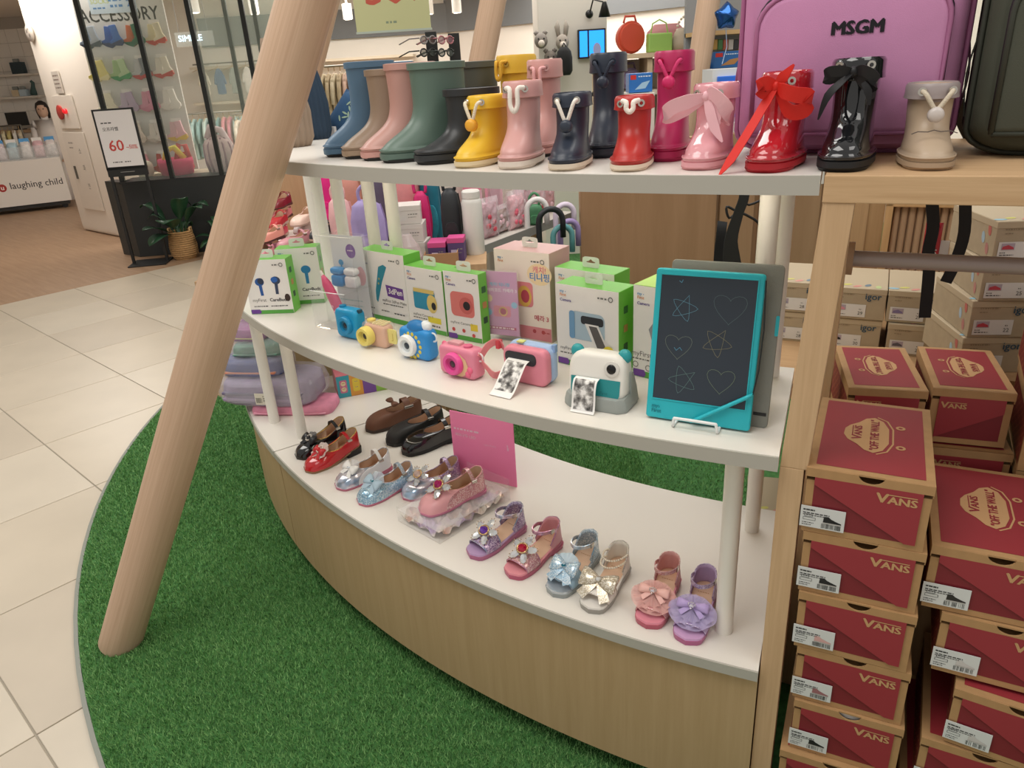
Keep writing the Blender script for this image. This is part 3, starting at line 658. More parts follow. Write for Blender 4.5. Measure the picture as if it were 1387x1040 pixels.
# till counter, screen and wall shelves behind it
t = thing('till_counter', 'white counter with wood top under the wall shelves', 'counter', (-7.9, 10.75, 0)); t.location = (-8.6, 12.35, 0)
MB().box(0, 1.4, 0, .45, 0, 1.0).build('body', M('#ddd5ca', rough=.6), t); MB().box(-.02, 1.42, -.03, .46, 1.0, 1.04).build('top', wood('#b49270', '#c6a684', 5, .5, (1, 12, 12)), t)
p = ony(24, 166, 12.5); t = thing('till_screen', 'black till screen on the counter behind the cart', 'screen', (p.x, 12.5, 1.04), .05)
MB().box(-.16, .16, 0, .03, .06, .26).build('screen', M('#191919', rough=.25), t, bevel=.004); MB().box(-.03, .03, .0, .03, 0, .06).build('neck', BLK, t); MB().box(-.08, .08, -.05, .07, 0, .012).build('foot', BLK, t)
SHZ = {}
def wall_shelf(px0, px1, py, Y, label):
    a, b = ony(px0, py, Y), ony(px1, py, Y); o = MB().box(0, b.x-a.x, 0, .2, -.03, 0).build('wall_shelf', M('#e2dbd0', rough=.5), None, bevel=.002); o.location = (a.x, 12.745, (a.z+b.z)/2); SHZ[py] = (a.z+b.z)/2; return tag(o, label, 'shelf')
wall_shelf(-60, 46, 102, 12.74, 'upper white shelf on the tiled wall'); wall_shelf(-10, 52, 131, 12.74, 'lower white shelf on the tiled wall')
for px, py, c, lb in ((25, 99, '#33434a', 'dark blue box display on the upper tiled-wall shelf'), (22, 128, '#d8c7a8', 'beige small box on the lower tiled-wall shelf'), (32, 128, '#b9cbd6', 'pale blue small box on the lower tiled-wall shelf')):
    p = ony(px, py, 12.8); t = thing('shelf_box', lb, 'box', (p.x, 12.78, SHZ[102 if py < 110 else 131]))
    hh = .17 if c == '#33434a' else .10
    MB().box(-.055 if hh < .15 else -.09, .055 if hh < .15 else .09, 0, .12, .0, hh).build('body', M(c, rough=.6), t, bevel=.006); MB().box(-.04, .04, .02, .08, hh, hh+.05).build('lid_ornament', M('#8b8f8c', rough=.6), t, bevel=.01)
p = ony(44, 128, 12.8); t = thing('figurine', 'dark green tall animal figurine on the lower tiled-wall shelf', 'figurine', (p.x, 12.84, SHZ[131]+.008))
MB().tube([(0, 0, 0), (.008, 0, .06), (.02, 0, .12), (.035, 0, .18), (.012, -.01, .21)], [.05, .045, .03, .025, .02], 10).build('body', M('#3f5a58', rough=.6), t, smooth=True)
# shop interior seen through and beside the glass
def long_shelf(a, b, depth, name, label, colr='#d8cbb4', th=.035):
    u = (b-a); L_ = u.length; o = MB().box(0, L_, 0, depth, -th, 0).build(name, M(colr, rough=.5), None, bevel=.002); o.location = a; o.rotation_euler = (0, 0, math.atan2(u.y, u.x)); return tag(o, label, 'shelf')
sa, sb = ony(255, 86, 11.6), ony(560, 78, 11.6); sb.z = sa.z = (sa.z+sb.z)/2
long_shelf(sa, sb, .38, 'wall_shelf', 'long pale wall shelf above the hanging clothes')
sa2, sb2 = ony(262, 140, 11.6), ony(380, 136, 11.6); sb2.z = sa2.z
long_shelf(sa2, sb2, .38, 'wall_shelf', 'shelf under the hanging children clothes seen through the glass')
def pr_z(): return ony(262, 93, 11.5).z-.015
for px, py, c, lb in ((274, 98, '#d9d2bd', 'cream hanging child cardigan on the back wall'), (296, 98, '#47648c', 'blue hanging child dress on the back wall'), (316, 98, '#9aa39c', 'grey green hanging child coat on the back wall'), (335, 100, '#ddd9d0', 'white hanging child shirt on the back wall'), (354, 98, '#2f2f31', 'black hanging child jacket on the back wall')):
    p = ony(px, py, 11.5); p.z = pr_z(); garment('hanging_garment', lb, 'garment', p, 0, c, w=.128, h=.34, d=.034)
pr0, pr1 = ony(262, 93, 11.5), ony(352, 93, 11.5); t = thing('wall_rail', 'slim wall rail under the long shelf carrying child clothes', 'rail', (pr0.x, 11.5, pr0.z+.05)); MB().tube([(0, 0, 0), (pr1.x-pr0.x+.1, 0, 0)], .01, 8).build('rail', M('#8a857c', rough=.3, metal=.7), t); [MB().box(x_, x_+.02, 0, .46, -.01, .01).build('bracket', M('#8a857c'), t) for x_ in (.05, pr1.x-pr0.x)]
pA = ony(248, 155, 10.6); rack('clothes_rack', 'rack of teal and pink child clothes seen through the glass', (pA.x, 10.6, 0), .12, 1.1, pA.z, 14, ['#9fbab6', '#a9c2bc', '#8aa9a6', '#b7c8c0', '#7fa0a0', '#6f9493', '#d0848e', '#c47a86'], 'garments on the rack behind the glass', 'child garment on the rack behind the glass', h=.5)
pB = ony(316, 155, 9.6); rack('clothes_rack', 'rack of cream and orange child clothes beside the glass', (pB.x, 9.6, 0), .1, .55, pB.z, 8, ['#d9cdbb', '#d6b9a6', '#e09b6a', '#e3c9b6', '#c9bba5'], 'garments on the rack beside the glass', 'child garment on the rack beside the glass', h=.5)
pC = ony(432, 91, 8.2); pC2 = ony(560, 88, 8.2)
rack('clothes_rack', 'silver rack of beige child clothes behind the boots', (pC.x, 8.2, 0), 0, pC2.x-pC.x, pC.z, 16, ['#cdbfa0', '#c6b596', '#d5c9ae', '#bfae90', '#d8b9a9', '#d9cfb9'], 'beige garments on the silver rack', 'child garment on the silver rack', h=.55)
o = tag(MB().box(-.05, .05, -.006, .006, 0, .62).build('wall_poster', M('#5aa3d4', rough=.5), None), 'narrow blue hanging banner behind the sock board', 'banner'); p = ony(244, 150, 8.6); o.location = (p.x, 8.6, p.z)
p = ony(260, 55, 8.6); t = thing('lit_shop_sign', 'small glowing blue white lettered shop sign behind the glass', 'sign', (p.x, 8.68, p.z))
MB().box(-.20, .20, 0, .015, -.05, .09).build('plate', clear('#dfe6e2', .25), t); MB().tube([(-.15, .007, .09), (-.15, .007, 2.66-p.z)], .003, 5).build('wire', M('#8a8a8a'), t); MB().tube([(.15, .007, .09), (.15, .007, 2.66-p.z)], .003, 5).build('wire', M('#8a8a8a'), t); F2().text('SIMPLE', -.17, 0, .085, bold=.02).build('lettering', M('#cdeffc', emit=2.0), t, FRONT(0))
# ceiling spotlights of the shop
for k, (px, py) in enumerate(((262, 4), (343, 6), (470, 13), (580, 6), (618, 4))):
    p = ony(px, py, 9.5); t = thing('ceiling_spotlight', 'white cylinder spotlight under the shop ceiling', 'lamp', (p.x, p.y, p.z), 0, 'shop ceiling spotlights')
    MB().lathe([(.05, -.1), (.055, -.1), (.055, .06), (.02, .065)], 16, (True, True)).build('can', M('#e6e2da', rough=.4), t, smooth='auto'); MB().lathe([(.012, .06), (.012, 2.66-p.z)], 8, (True, True)).build('stem', M('#e6e2da', rough=.4), t)
    MB().lathe([(.04, -.103), (.04, -.101)], 12, (True, True)).build('bulb', M('#fff2dc', emit=8), t)
# hanging 50 percent sign
p = ony(534, 42, 5.2); t = thing('hanging_sign', 'pale green hanging sale sign with 50 percent', 'sign', p, 0)
MB().box(-.235, .235, -.005, .005, 0, .6).build('sheet', M('#b9b98a', rough=.5), t)
F2().text('50', -.17, .155, .26, bold=.03).text('%', .13, .165, .13).build('lettering', M('#b5503f'), t, FRONT(-.005)); F2().fuzz(-.045, .03, .045, .018, 4).build('lettering', M('#7d8a72'), t, FRONT(-.005))
MB().box(-.24, .24, -.008, .008, -.006, .006).build('bottom_bar', M('#a9b3a8'), t)
for x in (-.2, .2): MB().tube([(x, 0, .6), (x, 0, 2.66-p.z)], .002, 4).build('wire', M('#9a9a9a'), t)
# ------------------------------------------------------------------ display behind the boots
def sunglasses_stand(px, py, pyb, Y, w, label, rows):
    top = ony(px, py, Y); t = thing('sunglasses_stand', label, 'display stand', (top.x, Y, 0), 0)
    MB().box(-w/2, w/2, 0, .02, .9, top.z).build('upright', M('#1f201e', rough=.5), t); MB().box(-.05, .05, -.05, .07, .88, .9).build('foot', M('#1f201e', rough=.5), t)
    MB().box(-.055, .055, -.06, .09, 0, .88).build('plinth', M('#d9d2c6', rough=.6), t)
def glasses(p, rz, colr, lens, label):
    t = thing('sunglasses', label, 'sunglasses', p, rz, 'sunglasses on the black stands')
    for s in (-1, 1):
        MB().tube([(s*.032+.024*math.cos(a), 0, .017*math.sin(a)) for a in (2*PI*k/12 for k in range(13))], .0035, 6).build('rim', M(colr, rough=.3), t, smooth=True)
        F2().ell(s*.032, 0, .023, .016).build('lens', M(lens, rough=.1, alpha=.75), t, FRONT(0), 0)
        MB().tube([(s*.063, 0, .008), (s*.066, .06, .008), (s*.062, .13, -.012)], .003, 6).build('temple', M(colr, rough=.3), t, smooth=True)
    MB().tube([(-.01, 0, .006), (0, -.002, .01), (.01, 0, .006)], .003, 6).build('bridge', M(colr, rough=.3), t)
YS = 3.97
sunglasses_stand(583, 43, 90, YS, .055, 'black upright sunglasses stand topped by two pairs', 2); sunglasses_stand(614, 45, 130, YS+.07, .055, 'taller black sunglasses stand behind the grey green boot', 2)
for px, py, Y, cc, ll, lb in ((580, 54, YS-.11, '#7e7a78', '#5a4d4a', 'grey sunglasses on the upper peg of the black stand'), (580, 71, YS-.11, '#2b2c2a', '#4d524c', 'black sunglasses on the lower peg of the black stand'),
                              (604, 54, YS-.04, '#a86a70', '#8a6a70', 'rose pink sunglasses on the upper peg of the taller stand'), (604, 71, YS-.04, '#2c322f', '#59605c', 'dark green sunglasses on the lower peg of the taller stand')):
    q = ony(px, py, Y); glasses(q, .95, cc, ll, lb)
q = ony(632, 92, 4.1); glasses(q, .5, '#b99b84', '#a9927c', 'tan clear sunglasses on the wooden rack')
q = ony(635, 122, 4.1); glasses(q, .5, '#232323', '#333333', 'small black sunglasses on the wooden rack')
t = thing('eyewear_rack', 'light wooden eyewear rack behind the pale green boot', 'rack', (ony(634, 130, 4.18).x, 4.2, 0))
MB().box(-.08, .08, 0, .03, .8, 1.47).build('board', wood('#b08a66', '#c09a76', 5), t); MB().box(-.1, .1, -.1, .14, .0, .8).build('plinth', M('#d9d2c6'), t)
# column with the screen
p0 = ony(727, 0, 6.2); p1 = ony(822, 0, 6.2)
o = MB().box(0, p1.x-p0.x, 0, .7, 0, 3.5).build('column', M('#d9d3ca', rough=.6), None, bevel=.01); o.location = (p0.x, 6.2, 0); struct(o)
pa, pb = ony(783, 80, 6.16), ony(820, 38, 6.16)
t = thing('wall_screen', 'portrait screen showing a blue picture on the white column', 'screen', (pa.x, 6.14, pa.z))
ww, hh = pb.x-pa.x, pb.z-pa.z
MB().box(0, ww, 0, .05, 0, hh).build('housing', BLK, t, bevel=.004)
F2().rect(.012, ww*.34, .012, hh-.012).rect(ww*.40, ww-.012, .012, hh-.012).build('picture', M('#1f86f0', emit=1.3), t, FRONT(0)); F2().ell(ww*.68, hh*.30, .03, .045).build('picture_figure', M('#7b7f9c', emit=.5), t, FRONT(0), .001)
p = ony(805, 18, 6.1); t = thing('wall_lamp', 'black swing arm wall lamp on the white column', 'lamp', (p.x, 6.18, p.z))
MB().ball((-.03, -.02, 0), .03, 10, 6).build('mount', BLK, t, smooth=True); MB().tube([(-.03, -.03, 0), (-.01, -.1, .09), (.06, -.12, .07)], .006, 6).build('arm', BLK, t); MB().lathe([(.015, .05), (.045, -.05), (.04, -.05), (.01, .04)], 16).build('shade', BLK, t, smooth=True, loc=(.07, -.12, .02))
def animal_head(px, py, colr, ears, label):
    p = ony(px, py, 6.1); t = thing('animal_head', label, 'soft toy', (p.x, 6.14, p.z), 0)
    MB().ball((0, -.02, 0), .05, 12, 8, (1, 1, 1.1)).build('head', M(colr, rough=.9), t, smooth=True); MB().ball((0, -.07, -.02), .025, 10, 6).build('muzzle', M('#d9cfc4', rough=.9), t, smooth=True)
    for s in (-1, 1): MB().tube([(s*.025, 0, .04), (s*.035, .0, .04+ears*.6), (s*.03, 0, .04+ears)], [.014, .02, .005], 8).build('ear', M(colr, rough=.9), t, smooth=True); MB().ball((s*.02, -.062, .012), .007, 6, 4).build('eye', BLK, t)
animal_head(733, 55, '#8d8680', .03, 'grey panda-like wall trophy soft toy'); animal_head(762, 57, '#a39a90', .11, 'grey long-eared rabbit wall trophy soft toy'); animal_head(746, 79, '#7b736c', .03, 'brown small wall trophy soft toy with glasses')
t = thing('backpack', 'black backpack hanging on the white column', 'backpack', ony(765, 102, 6.0), 0)
MB().loft([[(.06*k*math.cos(a), .05*k*math.sin(a), z*.75) for a in (2*PI*j/14 for j in range(14))] for k, z in ((.7, 0), (1, .04), (1, .16), (.85, .22), (.4, .26))]).build('body', M('#1f2022', rough=.8), t, smooth=True); MB().tube([(-.02, 0, .185), (0, 0, .22), (.02, 0, .185)], .006, 6).build('handle', BLK, t)
# white bright shelves and bags
BAGY = 4.6
pa, pb = ony(822, 75, BAGY), ony(960, 68, BAGY); pb.z = pa.z
tt = thing('bag_display_unit', 'pale wooden bag display unit with two shelves behind the boots', 'shelf unit', (pa.x-.05, BAGY, 0))
Wd = pb.x-pa.x+.1
MB().box(0, Wd, 0, .3, pa.z-.025, pa.z).build('shelf', M('#c9b393', rough=.5), tt); z2 = ony(880, 122, BAGY).z
MB().box(0, Wd, 0, .3, z2-.025, z2).build('shelf', M('#d9cdb9', rough=.5), tt)
for x in (.0, Wd*.42, Wd-.03): MB().box(x, x+.03, .02, .3, 0, pa.z-.025).build('upright', M('#c9b393', rough=.5), tt)
MB().box(.03, Wd-.03, .27, .29, .5, pa.z-.03).build('back_board', M('#ddd3c4', rough=.6), tt)
def round_bag(px, py, rpx, colr, label, Y=BAGY+.12, z=None, sq=1.0):
    c = ony(px, py, Y); r = sz(rpx, c); t = thing('round_bag', label, 'bag', (c.x, Y, (z if z else c.z-r*sq)), .3)
    MB().lathe([(.01, -.045), (r*.9, -.04), (r, -.02), (r, .02), (r*.9, .04), (.01, .045)], 28, (True, True)).build('body', M(colr, rough=.5), t, smooth='auto', loc=(0, 0, r), rot=(PI/2, 0, 0))
    MB().tube([(r*math.cos(a), -.02, r+r*math.sin(a)) for a in (2*PI*k/24 for k in range(25))], .006, 6).build('piping', M(colr, rough=.4), t, smooth=True)
    MB().tube([(-.04, 0, 2*r-.005), (-.03, 0, 2*r+.03), (.03, 0, 2*r+.03), (.04, 0, 2*r-.005)], .007, 6).build('handle', M(colr, rough=.5), t, smooth=True)
round_bag(853, 54, 19, '#c04a34', 'red round handbag standing on the pale shelf', z=pa.z+.006); round_bag(852, 109, 13, '#7d6f8a', 'lavender round bag on the lower pale shelf', z=z2+.006)
c = ony(893, 68, BAGY+.05); t = thing('box_bag', 'small lime green box bag with thin handle on the pale shelf', 'bag', (c.x, BAGY+.06, pa.z), .1)
MB().box(-.07, .07, -.03, .03, 0, .10).build('body', M('#93b85c', rough=.6), t, bevel=.008); MB().tube([(-.05, 0, .10), (-.04, 0, .15), (0, 0, .17), (.04, 0, .15), (.05, 0, .10)], .004, 6).build('handle', M('#93b85c'), t)
c = ony(902, 60, BAGY+.2); t = thing('box_bag', 'dusty pink handbag behind the lime bag', 'bag', (c.x, BAGY+.2, pa.z), 0)
MB().loft([[(.12*k*math.cos(a), .04*math.sin(a), z) for a in (2*PI*j/16 for j in range(16))] for k, z in ((.9, 0), (1, .04), (.95, .11), (.6, .15))]).build('body', M('#c58a8a', rough=.6), t, smooth=True)
c = ony(930, 68, BAGY+.05); t = thing('box_bag', 'beige flap handbag with a beaded handle on the pale shelf', 'bag', (c.x, BAGY+.08, pa.z), -.1)
MB().loft([[(.085*k*math.cos(a), .045*math.sin(a), z) for a in (2*PI*j/16 for j in range(16))] for k, z in ((1, 0), (1, .05), (.75, .10), (.5, .12))]).build('body', M('#b7a792', rough=.6), t, smooth=True)
mb = MB()
for k in range(11): a = PI*k/10; mb.ball((.05*math.cos(a), 0, .11+.07*math.sin(a)), .008, 6, 4)
mb.build('beaded_handle', M('#d9cdb6', rough=.4), t, smooth=True)
# toy brick boxes, screen, balloon
def toy_box(px0, py0, px1, py1, Y, colr, label, acc='#d9b23c', red=True, z0=None):
    a = ony(px0, py1, Y); b = ony(px1, py0, Y); w_, h_ = abs(b.x-a.x), abs(b.z-a.z)
    t = thing('toy_box', label, 'box', ((a.x+b.x)/2, Y, a.z if z0 is None else z0), 0, None)
    MB().box(-w_/2, w_/2, 0, .09, 0, h_).build('body', M(colr, rough=.35), t, bevel=.002)
    if red: F2().rect(-w_*.44, -w_*.2, h_*.68, h_*.92).build('logo_square', M('#c8322c'), t, FRONT(0))
    F2().poly([(-w_*.25, h_*.15), (w_*.2, h_*.2), (w_*.4, h_*.6), (w_*.05, h_*.5)]).build('picture', M(acc), t, FRONT(0)); F2().fuzz(-w_*.1, w_*.42, h_*.8, h_*.08, 3).build('print', M('#d9e2ea'), t, FRONT(0))
TBY = 4.1
def plinth(px0, px1, py, Y, d, label):
    a, b = ony(px0, py, Y), ony(px1, py, Y); o = MB().box(-(b.x-a.x)/2, (b.x-a.x)/2, 0, d, 0, (a.z+b.z)/2).build('display_plinth', M('#d3ccc2', rough=.6), None, bevel=.003); o.location = ((a.x+b.x)/2, Y-.02, 0); tag(o, label, 'plinth')
plinth(812, 850, 178, TBY-.52, .2, 'white plinth under the green and small blue toy boxes'); plinth(851, 886, 126, TBY-.5, .2, 'white plinth under the blue toy brick box'); plinth(966, 1016, 166, TBY-.53, .24, 'white plinth under the blue plastic crate')
toy_box(852, 98, 884, 126, TBY-.5, '#2f6fb8', 'blue toy brick box under the lavender bag', '#9fc2dc'); toy_box(815, 128, 846, 152, TBY-.52, '#4b8a5a', 'green toy brick box beside the navy boot', '#2f5e44'); toy_box(815, 152, 832, 178, TBY-.52, '#2c5aa4', 'small blue toy brick box beside the navy boot', '#d9e2ea')
toy_box(925, 82, 943, 112, TBY, '#7a9dc0', 'pale toy brick box leaning at the boot with stripes', '#caa05a', False); toy_box(943, 85, 961, 112, TBY+.05, '#24528f', 'dark blue toy brick box under the striped boxes', '#6f8fb8', False)
toy_box(966, 68, 1008, 93, TBY, '#2c66a4', 'wide blue toy train box on the shelf under the balloon', '#b5824c'); toy_box(925, 112, 962, 150, TBY+.05, '#233f78', 'navy toy box behind the pink bow boot', '#c8433c', False)
p = ony(965, 180, TBY); q = ony(1012, 60, TBY)
t = thing('toy_shelf', 'grey toy shelf unit with a timber top holding brick boxes', 'shelf unit', (ony(968, 70, TBY+.12).x-.12, TBY-.05, 0)); zt = ony(990, 42, TBY+.3).z
MB().box(0, .75, .32, .36, 0, 2.6).build('back_panel', M('#8f9192', rough=.7), t); MB().box(0, .75, 0, .34, 1.0, 1.03).build('shelf', M('#d9d6d0'), t); MB().box(0, .75, .1, .34, zt-.02, zt).build('top_shelf', M('#c9a673'), t); MB().box(0, .75, 0, .34, 0, 1.0).build('cabinet', M('#cfcac2', rough=.6), t)
for k in range(7):
    c = ['#d0a04c', '#5a8a4c', '#c86a4c', '#d9cfc0', '#3f3f3f', '#d8b25c', '#7fa06a'][k]
    pk = ony(962+k*7, 68, TBY+.2); o = tag(MB().box(-.0132, .0132, 0, .05, 0, .05).build('toy_figure_box', M(c, rough=.4), None, bevel=.004), '%s small toy packet on the brick box row' % ['amber', 'green', 'orange', 'cream', 'black', 'yellow', 'sage'][k], 'packet', 'small packets on the toy shelf'); o.location = (pk.x, TBY+.11, pk.z)
pa, pb = ony(970, 160, TBY-.5), ony(1012, 98, TBY-.5); t = thing('toy_crate', 'bright blue plastic crate in a white frame behind the purple bag', 'crate', (pa.x, TBY-.5, pa.z)); w_, h_ = pb.x-pa.x+.05, pb.z-pa.z
MB().box(-.02, w_, .02, .2, -.02, h_+.02).build('frame', M('#d9dcdc', rough=.5), t); MB().box(.0, w_, 0, .02, 0, h_-.01).build('front', M('#2f6fd8', rough=.35), t, bevel=.004); [MB().box(.02, w_-.02, -.008, 0, h_*q_, h_*(q_+.06)).build('rib', M('#2f6fd8', rough=.35), t, bevel=.002) for q_ in (.45, .75)]
c = ony(984, 22, 3.75); t = thing('star_balloon', 'shiny dark blue foil star balloon', 'balloon', c, .2)
pts = []; r = sz(27, c)
mb = MB(); n = 10; cen = [(0, -.04, 0), (0, .04, 0)]
rim = [(r*(1 if k % 2 == 0 else .5)*math.sin(2*PI*k/n), 0, r*(1 if k % 2 == 0 else .5)*math.cos(2*PI*k/n)) for k in range(n)]
mid = [[(x*.55, s*.035, z*.55) for x, _, z in rim] for s in (-1, 1)]
mb.loft([[(x*.05, -.05, z*.05) for x, _, z in rim], mid[0], rim, mid[1], [(x*.05, .05, z*.05) for x, _, z in rim]])
mb.build('foil', M('#24508c', rough=.15, metal=.7), t, smooth=True, subsurf=1); MB().tube([(0, 0, -r*.5), (.01, 0, -r*1.4), (-.01, 0, -r*2.2)], .002, 5).build('string', M('#9ab0cc'), t)
for k, (px, py, c) in enumerate(((655, 118, '#2c55a8'), )):
    plinth(647, 663, 132, 3.8, .1, 'slim white plinth under the blue tumbler'); p = ony(px, 132, 3.8); t = thing('tumbler', 'small blue tumbler cup behind the yellow boots', 'cup', (p.x, 3.83, ony(655, 132, 3.8).z)); MB().lathe([(.022, 0), (.03, .07), (.028, .07), (.02, .004)], 18, (True, False)).build('cup', M(c, rough=.3), t, smooth='auto'); MB().tube([(.03, 0, .055), (.045, 0, .05), (.045, 0, .02), (.026, 0, .015)], .004, 6).build('handle', M('#8fa8d8'), t)
# ------------------------------------------------------------------ boots on the top shelf
def proj(p):
    d = Vector(p)-Vector((0, 0, CAM_H)); c = Vector((d.x*AX.x+d.y*AY.x+d.z*AZ.x, d.x*AX.y+d.y*AY.y+d.z*AZ.y, d.x*AX.z+d.y*AY.z+d.z*AZ.z))
    return 693.5+FPX*c.x/c.z, 520+FPX*c.y/c.z
def height_to(x, y, z0, py):
    lo, hi = 0.0, 3.0
    for _ in range(40):
        m = (lo+hi)/2
        if proj((x, y, z0+m))[1] > py: lo = m
        else: hi = m
    return lo
def out_rz(p): return math.atan2(p.y-CY, p.x-CX)+PI/2
def foot_ring(yf, yb, w, z, n=28, pw=.85, cx=0.0):
    cy = (yf+yb)/2; h = (yb-yf)/2; r = []
    for k in range(n):
        t = 2*PI*k/n; c, s = math.cos(t), math.sin(t)
        r.append((cx+w*math.copysign(abs(c)**pw, c), cy+h*math.copysign(abs(s)**.9, s), z))
    return r
def cat(xs, ys, x):
    "smooth interpolation through key points"
    if x <= xs[0]: return ys[0]
    if x >= xs[-1]: return ys[-1]
    for i in range(len(xs)-1):
        if x <= xs[i+1]:
            h = xs[i+1]-xs[i]; t = (x-xs[i])/h
            def sl(j):
                if j == 0: return (ys[1]-ys[0])/(xs[1]-xs[0])
                if j == len(xs)-1: return (ys[-1]-ys[-2])/(xs[-1]-xs[-2])
                return (ys[j+1]-ys[j-1])/(xs[j+1]-xs[j-1])
            m0, m1 = sl(i)*h, sl(i+1)*h
            return (2*t**3-3*t*t+1)*ys[i]+(t**3-2*t*t+t)*m0+(-2*t**3+3*t*t)*ys[i+1]+(t**3-t*t)*m1
def smooth_path(path, k=4):
    P = [Vector(p) for p in path]; out = []
    for i in range(len(P)-1):
        p0, p1, p2, p3 = P[max(i-1, 0)], P[i], P[i+1], P[min(i+2, len(P)-1)]
        for j in range(k):
            t = j/k; out.append(.5*((2*p1)+(p2-p0)*t+(2*p0-5*p1+4*p2-p3)*t*t+(3*p1-p0-3*p2+p3)*t**3))
    return out+[P[-1]]
def ribbon(path, widths, wdir, th=.0012, k=4):
    n0 = len(path); path = smooth_path(path, k)
    if isinstance(widths, (list, tuple)): widths = [interp([i*k for i in range(n0)], list(widths), j) for j in range(len(path))]
    mb = MB(); wd = Vector(wdir).normalized(); rings = []
    for i, p in enumerate(path):
        p = Vector(p); q = Vector(path[min(i+1, len(path)-1)])-Vector(path[max(0, i-1)]); w_ = widths[i] if isinstance(widths, (list, tuple)) else widths
        d = wd - q*(wd.dot(q)/max(q.length_squared, 1e-12)); d.normalize(); n_ = q.cross(d)
        if n_.length < 1e-9: n_ = Vector((0, 0, 1))
        n_.normalize(); a, b = d*(w_/2), n_*(th/2)
        rings.append([p-a-b, p+a-b, p+a+b, p-a+b])
    return mb.loft(rings)
def rope(path, r, colr, parent, name='cord'):
    return MB().tube(smooth_path(path, 4), r, 8).build(name, M(colr, rough=.8, bump=.6, bscale=500), parent, smooth=True)
def torus_mb(c, R_, r, axis='y', n=18, m=8):
    pts = []
    for k in range(n+1):
        a = 2*PI*k/n
        pts.append((c[0]+R_*math.cos(a), c[1], c[2]+R_*math.sin(a)) if axis == 'y' else (c[0]+R_*math.cos(a), c[1]+R_*math.sin(a), c[2]))
    return MB().tube(pts, r, m)
